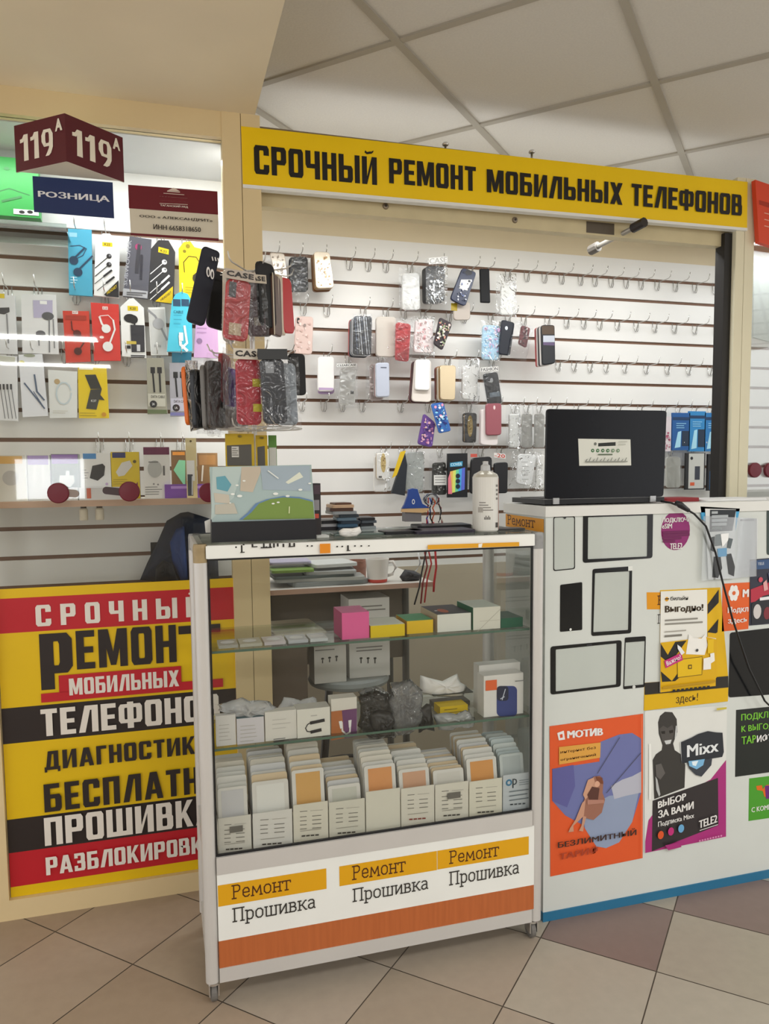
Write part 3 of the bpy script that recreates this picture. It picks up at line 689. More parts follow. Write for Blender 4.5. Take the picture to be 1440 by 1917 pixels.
def a(A):
    A.R(*Z1b(475, 460), *Z1b(560, 490), '#e8e3cf'); A.P([Z1b(510, 520), Z1b(575, 518), Z1b(612, 605), Z1b(545, 605)], '#33332f'); A.P([Z1b(545, 608), Z1b(612, 605), Z1b(580, 728), Z1b(518, 722)], '#3a3a36'); A.P([Z1b(600, 635), Z1b(630, 672), Z1b(594, 668)], '#33332f'); A.T('K37', *Z1b(548, 668), *Z1b(580, 682), W); A.lines(*Z1b(480, 748), Z1b(600, 0)[0], 2, 5, 1.2, '#a8921a'); A.C(*Z1b(625, 757), 4, '#c98f2a')
pack('yellow pack showing a black folding phone stand', [Z1b(468, 455), Z1b(638, 460), Z1b(655, 778), Z1b(475, 778)], '#e2c41a', a)
for sgn, (lab, x0, colr, low, pc) in enumerate((('grey-green data cable box with two black plugs, left of the pair', 880, '#9a9788', '#5e6a4a', '#3f4a30'), ('grey-violet data cable box with two black plugs, right of the pair', 1015, '#9b99a0', '#6f6fa0', '#4a4a78'))):
    d_ = 0 if sgn == 0 else 28
    def a(A):
        for k in (0, 1): A.R(*Z1b(x0 + 22 + k * 40, 478 + d_), *Z1b(x0 + 50 + k * 40, 515 + d_), K); A.L([Z1b(x0 + 36 + k * 40, 510 + d_), Z1b(x0 + 46 + k * 36, 625 + d_)], 3, K)
        A.R(*Z1b(x0 + 6, 635 + d_), *Z1b(x0 + 112, 712 + d_), '#b9b6a8' if sgn == 0 else '#b2b0bd'); A.T('DATA CABLE', *Z1b(x0 + 26, 645 + d_), *Z1b(x0 + 108, 662 + d_), '#444') ; A.C(*Z1b(x0 + 40, 697 + d_ * .8), 6.5, K); A.T('2A' if sgn == 0 else '1A', *Z1b(x0 + 32, 690 + d_ * .8), *Z1b(x0 + 48, 704 + d_ * .8), W); A.R(*Z1b(x0 + 5, 730 + d_ * .6), *Z1b(x0 + 120, 755 + d_ * .4), low)
    pack(lab, [Z1b(x0, 424 + d_), Z1b(x0 + 100, 424 + d_), Z1b(x0 + 125, 752 + d_ * .5), Z1b(x0 + 5, 755 + d_ * .5)], colr, a, th=.03)
# big green pack and small acrylic shelf at the top left
def a(A):
    A.L([Z1(0, 600), Z1(70, 580), Z1(190, 620)], 1.5, '#2b6a3a'); A.L([Z1(30, 655), Z1(140, 630)], 4, '#3a7a48'); A.C(*Z1(55, 462), 5, '#3b8a4a', 12, 3); A.C(*Z1(150, 462), 5, '#3b8a4a', 12, 3)
    A.R(*Z1(95, 700), *Z1(245, 742), '#dfe5df'); A.C(*Z1(145, 720), 5, K, 12, 3); A.C(*Z1(193, 720), 5, K, 12, 3)
pack('large bright green boxed earphone pack at the top left corner', (-40, 298, 79, 416), '#339a48', a, Y=.25, th=.04, group=None)
mb = MB(); p = PY(-30, 422, .16); q = PY(125, 432, .16); mb.box(p.x, .16, q.z - .004, q.x, .325, q.z, clear('#e4ece8', 1.2)); mb.box(p.x, .158, q.z - .005, q.x, .161, q.z + .02, clear('#e4ece8', 1.2, haze=.12))
mb.build('acrylic_shelf', label='clear acrylic shelf under the green pack at the top left', cat='shelf')

# lower shelf of the bay and what stands on it
zs = 1.277
mb = MB(); mb.box(-1.25, .06, zs - .018, .19, .33, zs, M('#d6cdbd', .5)); mb.box(-1.25, .055, zs - .019, .19, .06, zs + .001, M('#c9a78f', .5))
mb.build('display_shelf', label='pale shelf along the bottom of the left bay', cat='shelf')
def bx(name, label, cat, u0, v0, u1, zbot, Y, d, col, art=None, group=None, side=None, top=None, v1=None, rough=.45, parent=None, loc=None):
    """carton: front face from pixels (u0..u1, top v0) standing on zbot with its front at depth Y"""
    s = SY(Y); a_ = PY(u0, v0, Y); b_ = PY(u1, v0, Y); zt_ = max(a_.z, zbot + .003)
    mb = MB(); m = col if not isinstance(col, str) else M(col, rough); sm = M(side, rough) if side else m; tm = M(top, rough) if top else m
    x0, x1 = a_.x, b_.x
    P = [Vector((x, y, z)) for x in (x0, x1) for y in (Y, Y + d) for z in (zbot, zt_)]
    mb.faces(P, [(0, 4, 5, 1)], m); mb.faces(P, [(0, 1, 3, 2), (4, 6, 7, 5), (2, 3, 7, 6), (0, 2, 6, 4)], sm); mb.faces(P, [(1, 5, 7, 3)], tm)
    if art: art(Art(s, mb, .0008, rough))
    return mb.build(name, parent, label=label, cat=cat, group=group)
GB = 'boxes on the left bay shelf'
bx('accessory_box', 'cream box with a yellow top edge at the far left of the shelf', 'box', -12, 852, 47, zs + .0005, .12, .06, '#d9d6cf', lambda A: A.R(-10, 854, 42, 868, '#e0b060') .C(20, 895, 14, '#b9b6b4'), GB)
bx('accessory_box', 'white box with a lilac top band, second from the left of the shelf', 'box', 50, 852, 92, zs + .0005, .14, .06, '#d0cfcd', lambda A: A.R(51, 853, 91, 870, '#9a7fc0').L([(66, 872), (64, 905)], 5, '#efefef').L([(80, 872), (82, 905)], 5, '#efefef'), GB)
bx('accessory_box', 'grey box with a violet top band and white earbud case picture', 'box', 95, 850, 146, zs + .0005, .15, .06, '#6f776f', lambda A: A.R(96, 851, 146, 868, '#8a62ae').P([(112, 890), (138, 890), (140, 902), (132, 911), (119, 911), (111, 902)], '#e6e8e6').P([(123, 890), (124, 881), (130, 882), (130, 890)], '#e6e8e6'), GB)
def a(A):
    A.R(155, 849, 180, 859, '#3f86c4'); A.P([(173, 872), (192, 868), (197, 873), (195, 890), (183, 900), (168, 895)], K); A.lines(154, 880, 166, 4, 5, 1, G); A.C(200, 906, 2.5, '#b9a0c4')
bx('charger_box', 'white charger box with black charger picture and a blue corner', 'box', 150, 848, 206, zs + .0005, .12, .05, W, a, GB)
def a(A):
    A.R(210, 847, 235, 857, '#2a2f66'); A.P([(228, 866), (243, 862), (248, 872), (233, 890), (222, 892), (217, 884)], '#d9d5cf'); A.C(252, 864, 3, '#55480f'); A.lines(212, 898, 240, 3, 4, 1, '#a88f18'); A.P([(240, 922), (258, 902), (258, 930)], '#7a2440')
bx('charger_box', 'yellow charger box with white charger picture and a navy corner', 'box', 207, 846, 260, zs + .0005, .13, .05, '#e0c21e', a, GB, side='#5f1a34')
def a(A):
    A.R(268, 837, 317, 851, '#6a1a48'); A.C(290, 878, 13, '#b9bab8', 18, 16); A.R(278, 864, 296, 866, '#6c6c6c'); A.R(305, 872, 309, 890, '#666'); A.C(288, 906, 1.6, G); A.C(296, 907, 1.6, G); A.lines(272, 912, 306, 4, 4.5, 1, '#555')
bx('charger_box', 'tall white charger box with a maroon band on top', 'box', 268, 837, 317, zs + .0005, .11, .045, W, a, GB)
bx('accessory_box', 'brown box with a mint green diamond picture', 'box', 320, 843, 350, zs + .0005, .15, .03, '#7a5a3a', lambda A: A.R(323, 846, 346, 852, '#e0913a').P([(325, 880), (335, 861), (347, 862), (347, 912)], '#8ad0a4'), GB)
bx('accessory_box', 'brown wooden-looking box nearest the beige post', 'box', 369, 848, 407, zs + .0005, .15, .03, '#8a6844', lambda A: A.R(372, 852, 404, 870, '#a5784a').L([(380, 872), (378, 900)], 3, '#d9d0c0'), GB)
def a(A): A.R(349, 862, 365, 900, W); A.R(351, 888, 362, 928, '#3a3f4a'); A.C(357, 826, 2, '#55461f'); A.L([(360, 892), (360, 926)], 2, '#c9ccd0')
bx('phone_glass_box', 'slim tall cream box with a phone picture standing before the brown boxes', 'box', 347, 820, 367, zs + .0005, .085, .02, '#d9c898', a, GB)
bx('accessory_box', 'flat violet box lying in front of the brown boxes', 'box', 308, 907, 390, zs + .0005, .10, .02, '#7a45a8', lambda A: A.R(320, 910, 380, 914, '#b48ad8'), GB)
bx('accessory_box', 'low white box with an orange end stripe lying at the shelf edge', 'box', 148, 913, 226, zs + .0005, .075, .04, '#d8d8da', lambda A: A.R(162, 914, 171, 933, '#cf5a34'), GB)
bx('accessory_box', 'low white box lying at the shelf edge under the left red disc', 'box', 80, 914, 145, zs + .0005, .075, .04, '#d4d3d2', None, GB)
# wire hooks that carry the packs
def lsl(u, k):
    x = PY(u, 600, .33).x; d = Vector((x, .328, 2.1762 - .1 * k)) - CAM; dd = d.dot(CF); return CX + FPX * d.dot(CR) / dd, CY - FPX * d.dot(CU) / dd
for k, us, rw in ((0, (150, 204, 262, 306, 352), 'top'), (2, (18, 74, 145, 198, 246, 294, 340, 385), 'second'), (4, (18, 62, 120, 176, 291, 335), 'third'), (7, (178, 234, 292, 332), 'shelf')):
    for u in us:
        uu, v = lsl(u, k); hook(uu, v + 2, .328, 'loaded wire hook of the %s row behind the left glass' % rw, 'hooks of the %s row in the left bay' % rw)
for u in (235,):
    uu, v = lsl(u, 4); hook(uu, v + 2, .328, 'empty wire hook right of the yellow stand pack in the left bay', None)
# red discs on the sliding panes
for n_, (u, v, tail, tc, dsc) in enumerate(((109.5, 923, (148, 926), '#9a8d86', 'left'), (242.5, 920, (192, 911), '#4a3d40', 'middle'), (391, 922, None, None, 'right'))):
    t = thing('door_pull', '%s dark red round pull on the glass above the banner' % dsc, 'handle', PY(u, v, -.004))
    c = PY(u, v, -.004); mb = MB(); mb.lathe((c.x, -.003, c.z), [(0, .012), (.028, .011), (.031, .008), (.031, 0)], M('#6c1428', .35), 26, 'y'); mb.build('disc', t, smooth=False)
    if tail:
        s = SY(-.0035); o = rrect(min(u, tail[0]), v - 7, max(u, tail[0]), v + 7, .5, 6); mb = MB(); mb.prism(s, [s.to2(*p) for p in o], .006, M(tc, .5), .006); mb.build('finger_plate', t)
for u, dsc in ((156, 'left'), (186, 'right')):
    p = PY(u, 945, .10); mb = MB(); mb.lathe((p.x, .10, zs - .019 - .045), [(.012, 0), (.013, .004), (.013, .034), (.009, .038), (.009, .045)], M('#d8cdb8', .5), 16, mlist=[M('#d8cdb8', .5)] * 3 + [M('#4a3f38', .5)]); mb.build('shelf_cylinder', label='%s small cream cylinder under the left bay shelf' % dsc, cat='lamp', smooth=True)  # plain cream cylinder hung below the shelf, gives no light

# dark jacket hung over a chair back inside the bay
def puff(name, label, cat, Y, out, depth, mats, n=5, group=None, parent=None, wob=.3, mk=None, seed=1, jag=0):
    """soft lump: outline in pixels, rounded towards the viewer and the back, with folds"""
    s = SY(Y); P = ccw([s.to2(*p) for p in out]); rr = random.Random(seed)
    # subdivide the outline
    Q = []
    for i in range(len(P)):
        a_, b_ = P[i], P[(i + 1) % len(P)]
        for k in range(3): Q.append((a_[0] + (b_[0] - a_[0]) * k / 3, a_[1] + (b_[1] - a_[1]) * k / 3))
    N = len(Q)
    if jag: Q = [(a_ + rr.uniform(-jag, jag), b_ + rr.uniform(-jag, jag)) for a_, b_ in Q]
    cx = sum(q[0] for q in Q) / N; cy = sum(q[1] for q in Q) / N
    ph = [rr.uniform(.55, 1.2) for _ in range(N)]; ph = [(ph[i - 1] + ph[i] * 2 + ph[(i + 1) % N]) / 4 for i in range(N)]
    mb = MB(); V = []
    for side in (1, -1):
        for j in range(n + 1):
            f = 1 - j / (n + .6)
            for i, q in enumerate(Q):
                h = depth * math.sqrt(max(0, 1 - f * f)) * side * (1 - wob + wob * (ph[i] + .5 * math.sin(i * 1.7 + j * 1.3)))
                V.append(s.to3((cx + (q[0] - cx) * f, cy + (q[1] - cy) * f), h if side > 0 else h * .6))
    fs = []
    for sd in (0, 1):
        b0 = sd * (n + 1) * N
        for j in range(n):
            for i in range(N):
                f = (b0 + j * N + i, b0 + j * N + (i + 1) % N, b0 + (j + 1) * N + (i + 1) % N, b0 + (j + 1) * N + i); fs.append(f if sd == 0 else f[::-1])
        cap = tuple(b0 + n * N + i for i in range(N)); fs.append(cap if sd == 0 else cap[::-1])
    mb.faces(V, fs, mats)
    return mb.build(name, parent, label=label, cat=cat, group=group, smooth=True, weld=True)
NAVY = M('#1e2638', .8, noise=.25, scale=14, bump=.5)
t = thing('jacket', 'dark navy jacket draped over a chair behind the lower left glass', 'jacket', PY(330, 1085, .2))
puff('jacket_back', None, None, .22, [(262, 1086), (275, 1055), (297, 1010), (312, 975), (338, 960), (352, 958), (378, 966), (405, 975), (410, 1090), (330, 1092)], .05, NAVY, parent=t, seed=3)
puff('sleeve', 'blue lining showing between the dark sleeves', None, .17, [(318, 1015), (330, 990), (345, 985), (352, 1085), (340, 1090), (322, 1050)], .02, M('#1f3d78', .7, noise=.2), parent=t, seed=4)
puff('sleeve', None, None, .15, [(290, 1088), (292, 1062), (305, 1048), (322, 1055), (335, 1090)], .035, M('#14161c', .85, noise=.2), parent=t, seed=5)
t2 = thing('office_chair', 'dark chair holding the navy jacket behind the lower left glass', 'chair', (PY(330, 1085, .25).x, .235, 0))
cx = PY(340, 1085, .25).x
mb = MB(); mb.box(cx - .10, .255, .70, cx + .10, .275, 1.12, M('#25262a', .7)); mb.build('backrest', t2)
mb = MB(); mb.box(cx - .14, .0 + .04, .44, cx + .14, .27, .49, M('#25262a', .7)); mb.build('seat', t2)
for sx in (-.12, .12):
    for sy in (.06, .255):
        mb = MB(); mb.tube([(cx + sx, sy, .44), (cx + sx, sy, 0)], .011, M('#55565a', .4, .6), 8); mb.build('leg', t2)
# ================================================================== phone cases on the kiosk's back wall
YW = .66
FILMS = {}
def film(q, Y, parent, mat=None, amp=.0018, seed=0, name='plastic_bag', label=None, nx=5, ny=8):
    """crumpled clear bag: pixel corners tl, tr, br, bl"""
    s = SY(Y); rr = random.Random(seed); c = [s.to2(*p) for p in q]; mb = MB(); V = []
    for j in range(ny + 1):
        for i in range(nx + 1):
            a_, b_ = i / nx, j / ny
            x = (1 - b_) * ((1 - a_) * c[0][0] + a_ * c[1][0]) + b_ * ((1 - a_) * c[3][0] + a_ * c[2][0]); y = (1 - b_) * ((1 - a_) * c[0][1] + a_ * c[1][1]) + b_ * ((1 - a_) * c[3][1] + a_ * c[2][1])
            edge = i in (0, nx) or j in (0, ny)
            V.append(s.to3((x + rr.uniform(-1, 1) * .0015, y + rr.uniform(-1, 1) * .0015), rr.uniform(-1, 1) * amp + (0 if edge else .004)))
    fs = [(j * (nx + 1) + i, (j + 1) * (nx + 1) + i, (j + 1) * (nx + 1) + i + 1, j * (nx + 1) + i + 1) for j in range(ny) for i in range(nx)]
    mb.faces(V, fs, mat or FILM)
    o = mb.build(name, parent, smooth=True)
    if label: o['label'] = label
    return o
def Q4(u0, v0, u1, v1): return [(u0, v0), (u1, v0), (u1, v1), (u0, v1)]


def case(label, out, col, Y=YW, th=.011, art=None, bag=None, cam_=None, edge=None, rough=.3, group=None, hookv=None, name='phone_case', cat='phone case', film_m=None, r=.2, metal=0, hdr=None):
    """phone case: shell (thing's own mesh) with rounded edges; camera_cutout and plastic_bag are its parts"""
    s = SY(Y)
    if not isinstance(out, list): out = rrect(*out[:4], r, out[4] if len(out) > 4 else 0)
    elif len(out) == 4: out = rq(out, r)
    o2 = [s.to2(*p) for p in out]
    m = col if not isinstance(col, str) else M(col, rough, metal)
    mb = MB(); mb.prism(s, o2, th, m, th, M(edge, rough) if edge else None, .0025)
    if art: art(Art(s, mb, th + .0007, rough))
    o = mb.build(name, label=label, cat=cat, group=group)
    if cam_:
        mb = MB(); q = rrect(*cam_[:4], .45, cam_[4] if len(cam_) > 4 else 0); mb.prism(s, [s.to2(*p) for p in q], .002, M('#17181b', .25), th + .0022); c_ = mb.build('camera_cutout', o)
    if bag: film(bag if isinstance(bag, list) else Q4(*bag), Y - th - .006, o, film_m, seed=len(label))
    if hdr:
        mb = MB(); A = Art(SY(Y - th - .012), mb, 0); A.P([(hdr[1], hdr[2]), (hdr[3], hdr[4]), (hdr[3], hdr[4] + hdr[5]), (hdr[1], hdr[2] + hdr[5])], hdr[6]); A.TV(hdr[0], [(hdr[1] + 1, hdr[2] + hdr[5] - 1), (hdr[3] - 1, hdr[4] + hdr[5] - 1), (hdr[1] + 1, hdr[2] + 1)], hdr[7], .04); mb.build('bag_header', o)
    return o
def rq(q, r=.2, n=3):
    """rounded quad from four pixel corners"""
    out = []; N = len(q)
    for i in range(N):
        p = Vector(q[i]); a_ = Vector(q[i - 1]); b_ = Vector(q[(i + 1) % N]); w_ = min((a_ - p).length, (b_ - p).length) * r
        pa = p + (a_ - p).normalized() * w_; pb = p + (b_ - p).normalized() * w_
        for k in range(n + 1):
            t_ = k / n; out.append(tuple(pa * (1 - t_) ** 2 + p * 2 * t_ * (1 - t_) + pb * t_ * t_))
    return out
ORD = ['second', 'third', 'fourth', 'fifth', 'sixth', 'seventh']
def behind(what, out, cols, Y, group, pitch=.013, dx=0, r=.2, rough=.3):
    """the cases hanging behind the front one of a hook, each a thing of its own"""
    s = SY(Y)
    o2 = [s.to2(*p) for p in (rq(out, r) if isinstance(out, list) else rrect(*out[:4], r))]
    rr = random.Random(len(what))
    for i, c in enumerate(cols):
        y = Y + pitch * (i + 1); sf = SY(y); mb = MB(); j = rr.uniform(-.002, .002); k = dx * (i + 1)
        mb.prism(sf, [(a + j + k, b + j * 2) for a, b in o2], .010, M(c, rough), .010, None, .002)
        mb.build('phone_case', label='%s case from the front in the %s' % (ORD[i], what), cat='phone case', group=group)

def speck(A, q, cols, n, seed, rmax=3.2):
    """printed pattern: blots inside the quad"""
    rr = random.Random(seed)
    for _ in range(n):
        a_, b_ = rr.uniform(.12, .88), rr.uniform(.08, .92)
        u = (1 - b_) * ((1 - a_) * q[0][0] + a_ * q[1][0]) + b_ * ((1 - a_) * q[3][0] + a_ * q[2][0]); v = (1 - b_) * ((1 - a_) * q[0][1] + a_ * q[1][1]) + b_ * ((1 - a_) * q[3][1] + a_ * q[2][1])
        A.C(u, v, rr.uniform(.8, rmax), rr.choice(cols), 6, rr.uniform(.8, rmax))
def Z4(x, y): return (640 + x / 3.4286, 440 + y / 3.4286)
def Z3(x, y): return (340 + x / 4.235, 440 + y / 4.235)
def Z5(x, y): return (560 + x / 3.2727, 700 + y / 3.2727)
def Z6(x, y): return (940 + x / 2.88, 740 + y / 2.88)
GA, GBW, GC, GD, GE = ('cases in the top row of the back wall', 'cases in the second row of the back wall', 'cases in the third row of the back wall', 'cases in the fourth row of the back wall', 'cases in the bottom row of the back wall')
# ---- top row
q = [(504, 473), (532, 475), (543, 566), (528, 568)]
case('silver glitter phone case at the left end of the top row', q, '#c9bfb2', metal=.5, rough=.25, art=lambda A: speck(A, q, ['#f4f0ea', '#8f8478', '#e0d6c8'], 60, 1, 2.4), group=GA)
case('plain black phone case left of the gold stack in the top row', (541, 482, 576, 547, -1), '#17181c', rough=.6, group=GA, bag=(543, 478, 578, 569), art=lambda A: A.lines(549, 491, 566, 1, 1, 2, '#c9c9cc', .1))
q = [(587, 472), (616, 473), (625, 540), (591, 541)]
case('gold marbled phone case in front of the stack in the top row', q, '#efe3cf', rough=.18, metal=.35, art=lambda A: speck(A, q, ['#fff8ea', '#c9a878', '#b89468'], 34, 3, 2.6), group=GA, Y=YW - .05, edge='#a07848')
behind('gold marbled stack of the top row', q, ['#b98f5c', '#4a3020', '#c9a070', '#6a4428', '#b98f5c', '#4a3020'], YW - .05, GA, .013)
case('white phone case in a clear bag in the top row', (752, 512, 785, 581, -1), '#f0efec', bag=(747, 500, 788, 584), group=GA)
q = [(795, 499), (832, 499), (831, 567), (796, 567)]
case('black phone case with silver flakes in the top row', q, '#15161a', art=lambda A: speck(A, [(797, 525), (830, 520), (829, 565), (798, 565)], ['#e4e6ea', '#aab0b8', '#f4f4f6'], 44, 5, 2.6), bag=(797, 483, 838, 569), group=GA, Y=YW - .03, hdr=('CASE', 803, 483, 838, 480, 12, '#efefef', '#b9b9b9'))
behind('black flaked stack of the top row', q, ['#1b1c20', '#232428', '#1b1c20'], YW - .03, GA)
q = [Z4(770, 212), Z4(860, 243), Z4(788, 462), Z4(690, 415)]
case('tilted dark blue marbled phone case in the top row', q, '#232c48', art=lambda A: (A.P([Z4(760, 290), Z4(830, 290), Z4(800, 360), Z4(745, 345)], '#e4e2e0'), A.C(*Z4(808, 245), 7, '#17181c', 14, 5), speck(A, q, ['#4a5a8a', '#c9ccd8', '#141a30'], 26, 6, 2.6)), group=GA, Y=YW - .03)
case('grey phone case with a yellow corner under the tilted marbled case', (848, 566, 879, 600, 0), '#b3a9a0', art=lambda A: A.R(*Z4(695, 440), *Z4(735, 490), '#a08a1c'), group=GA)
case('narrow plain black case hanging alone right of the marbled one', [Z4(882, 220), Z4(942, 220), Z4(948, 438), Z4(888, 435)], '#121316', rough=.7, group=GA, r=.1)
case('clear bagged translucent case at the right end of the top row', (936, 534, 962, 590, 2), '#e0dfda', bag=(929, 512, 967, 596), group=GA)
# ---- second row
case('pink marbled phone case at the left of the second row', [Z3(902, 648), Z3(1042, 650), Z3(1032, 952), Z3(888, 945)], '#d6bcb4', art=lambda A: (speck(A, [Z3(902, 648), Z3(1042, 650), Z3(1032, 952), Z3(888, 945)], ['#e4cfc8', '#c9a9a0'], 20, 8, 4), A.C(*Z3(972, 720), 2.6, '#8f7f7a')), cam_=(*Z3(912, 660), *Z3(932, 705)), group=GBW)
q = [Z4(72, 522), Z4(190, 522), Z4(185, 775), Z4(68, 770)]
case('black and silver streaked phone case in front of the red edged stack', q, '#20242e', art=lambda A: [A.L([Z4(80 + k * 14, 530), Z4(98 + k * 15, 765)], 1.6 if k % 2 else 2.6, '#c9ccd4' if k % 3 else '#5a6478') for k in range(6)], group=GBW, Y=YW - .06, bag=(660, 588, 698, 668))
behind('red edged stack of the second row', q, ['#c9ccd4', '#23262e', '#d0d2d8', '#23262e', '#b02a34', '#a82632'], YW - .06, GBW, .014)
case('grey-beige phone case between the streaked case and the red one', [Z4(215, 525), Z4(345, 528), Z4(340, 785), Z4(215, 782)], '#cbc3ba', group=GBW)
case('bright red phone case in the middle of the second row', [Z4(345, 560), Z4(440, 575), Z4(425, 815), Z4(340, 805)], '#cf2f38', group=GBW, Y=YW - .02, bag=(738, 595, 772, 680))
q = [Z4(470, 545), Z4(580, 540), Z4(585, 760), Z4(455, 755)]
case('pink flowered phone case in a clear bag in the second row', q, '#eddfdd', art=lambda A: speck(A, q, ['#e3a9ac', '#f6ecea', '#c98f94', '#b9a4a0'], 40, 9, 3), group=GBW, bag=(770, 592, 814, 672))
q = [Z4(625, 528), Z4(705, 572), Z4(642, 742), Z4(585, 700)]
case('tilted black phone case with pale flowers in the second row', q, '#3a3338', art=lambda A: speck(A, q, ['#e0c4bc', '#efe4dc', '#c98f80', '#8f9a7a'], 46, 10, 2.8), group=GBW, Y=YW - .03)
q = [Z4(900, 580), Z4(1010, 582), Z4(1005, 805), Z4(895, 800)]
case('pastel blue and pink clouded phone case in the second row', q, '#a9cfe6', art=lambda A: speck(A, q, ['#cfa9cf', '#d8e6f0', '#8fbfe0', '#c4b4dc'], 34, 11, 4.5), group=GBW, bag=(900, 600, 937, 676))
case('black phone case with one lens hole right of the pastel case', [Z4(1022, 545), Z4(1105, 565), Z4(1075, 775), Z4(1005, 768)], '#1a1f2b', art=lambda A: A.C(*Z4(1050, 600), 3, '#c9d0d8', 12, 3.6), group=GBW, Y=YW - .02)
q = [Z4(1150, 580), Z4(1205, 600), Z4(1180, 725), Z4(1130, 700)]
case('tilted dark red glittering phone case in a clear bag', q, '#7a2630', art=lambda A: speck(A, q, ['#c9b4b4', '#3a1a1e', '#b0545c', '#e0d4d0'], 26, 12, 2.6), group=GBW, bag=[(965, 600), (1000, 612), (985, 678), (950, 668)], Y=YW - .02)
q = [Z4(1275, 580), Z4(1360, 580), Z4(1365, 825), Z4(1283, 838)]
case('black card case with a silver band in front of the red edged pair', q, '#1f2126', art=lambda A: (A.P([Z4(1275, 585), Z4(1355, 585), Z4(1357, 640), Z4(1278, 640)], '#4a3a2c'), A.P([Z4(1285, 648), Z4(1358, 648), Z4(1358, 690), Z4(1285, 690)], '#b4b9c4'), A.R(*Z4(1285, 690), *Z4(1357, 712), '#5a4a6a')), group=GBW, Y=YW - .06)
behind('black and red set ending the second row', q, ['#d9d4d0', '#24262a', '#c9c0bc', '#b53a40'], YW - .06, GBW, .014)
# ---- third row
case('white phone case with a violet lower edge in the third row', (594, 668, 625, 733, 0), '#ece9e8', art=lambda A: A.R(596, 726, 623, 731, '#b9a0c4'), group=GC)
case('violet phone case showing under the white one of the third row', (595, 700, 625, 738, 0), '#a98fb9', group=GC, Y=YW + .02)
case('white boxed case in a clear lettered bag in the third row', (635, 690, 665, 758, 2), '#efefec', bag=(629, 679, 670, 764), hdr=('CLEARCASE', 631, 681, 668, 680, 6, '#f2f2f0', '#333'), art=lambda A: A.R(655, 732, 661, 738, '#333'), group=GC)
q = [Z4(215, 822), Z4(300, 820), Z4(303, 1040), Z4(218, 1042)]
case('lilac-grey phone case in front of its stack in the third row', q, '#b9bfce', group=GC, Y=YW - .05, art=lambda A: A.lines(*Z4(245, 852), Z4(285, 0)[0], 1, 1, 2, '#5a5f6e', .1))
behind('lilac-grey stack of the third row', q, ['#e4e0e0', '#7a3a40', '#d9d6d4'], YW - .05, GC)
film([(686, 668), (730, 668), (728, 756), (684, 752)], YW - .01, case('pale pink phone case in a bag behind the lilac-grey stack', (692, 682, 716, 750, 0), '#e0d0ce', group=GC, Y=YW + .005), seed=5)
q = [Z4(470, 800), Z4(562, 800), Z4(560, 1000), Z4(465, 995)]
case('white phone case in front of a dark stack in the third row', q, '#f3f1ee', group=GC, Y=YW - .06)
behind('white and dark stack of the third row', [Z4(470, 805), Z4(575, 805), Z4(575, 1075), Z4(450, 1070)], ['#e4dcd4', '#4a2a2c', '#26272b', '#7a2a30'], YW - .06, GC)
q = [Z4(625, 838), Z4(728, 838), Z4(722, 1062), Z4(628, 1058)]
case('champagne gold phone case in front of its stack in the third row', q, '#d6c4a4', group=GC, Y=YW - .05, metal=.3, rough=.22, edge='#8a6a3c')
behind('champagne gold stack of the third row', q, ['#b08a54', '#e4dccc', '#a87f4c', '#8a5a3a', '#7a2a34'], YW - .05, GC)
case('clear phone case in a crumpled bag right of the gold stack', (864, 686, 893, 748, 1), '#dedcd8', bag=(859, 670, 898, 757), group=GC)
q = [Z4(903, 892), Z4(995, 880), Z4(1025, 1080), Z4(937, 1092)]
case('slanting black phone case with a pale label at the right of the third row', q, '#23272f', group=GC, Y=YW - .03, art=lambda A: (A.C(*Z4(955, 935), 3.2, '#d0d4d8', 12, 4.5), A.P([Z4(940, 1015), Z4(1005, 1005), Z4(1010, 1035), Z4(945, 1045)], '#8fa0b0')), bag=[(899, 686), (934, 684), (943, 760), (912, 764)], hdr=('FASHION', 900, 688, 933, 686, 8, '#e4e2de', '#55555a'))
# ---- fourth row
q1 = [Z5(760, 240), Z5(832, 300), Z5(812, 452), Z5(722, 430)]
case('tilted violet flowered phone case in the fourth row', q1, '#6a4a94', art=lambda A: speck(A, q1, ['#e4b0c4', '#f0d4b4', '#3a2a6a', '#9a7ac4', '#c47aa4'], 40, 14, 3.2), group=GD, Y=YW - .03)
q2 = [Z5(800, 185), Z5(880, 174), Z5(928, 350), Z5(852, 366)]
case('tilted blue flowered phone case overlapping the violet one', q2, '#3a6ab4', art=lambda A: speck(A, q2, ['#8fd0ec', '#f0a4c0', '#2a2a74', '#e4ecf4', '#3a8ac4'], 44, 15, 3.2), group=GD, Y=YW - .06, edge='#e4d9c4')
q = [Z5(1000, 240), Z5(1085, 240), Z5(1080, 422), Z5(1000, 420)]
case('black phone case with a gold oval ornament in the fourth row', q, '#1d1a17', art=lambda A: (A.C(*Z5(1042, 320), 5.5, '#c9a94c', 18, 20), speck(A, [Z5(1035, 260), Z5(1052, 260), Z5(1052, 385), Z5(1035, 385)], ['#f0dc94', '#8a6a24'], 14, 16, 1.6), A.L([Z5(1004, 250), Z5(1004, 412)], 1.2, '#b0883c')), bag=(858, 760, 894, 833), group=GD)
q = [Z5(1140, 182), Z5(1235, 180), Z5(1235, 375), Z5(1142, 378)]
case('dusty rose phone case at the right of the fourth row', q, '#9a5660', art=lambda A: A.C(*Z5(1190, 207), 2.2, '#e4cfcf', 10, 4), group=GD, Y=YW - .04)
behind('dusty rose stack of the fourth row', [Z5(1120, 215), Z5(1225, 215), Z5(1220, 440), Z5(1115, 435)], ['#e4dcda', '#d9c9c9'], YW - .04, GD)
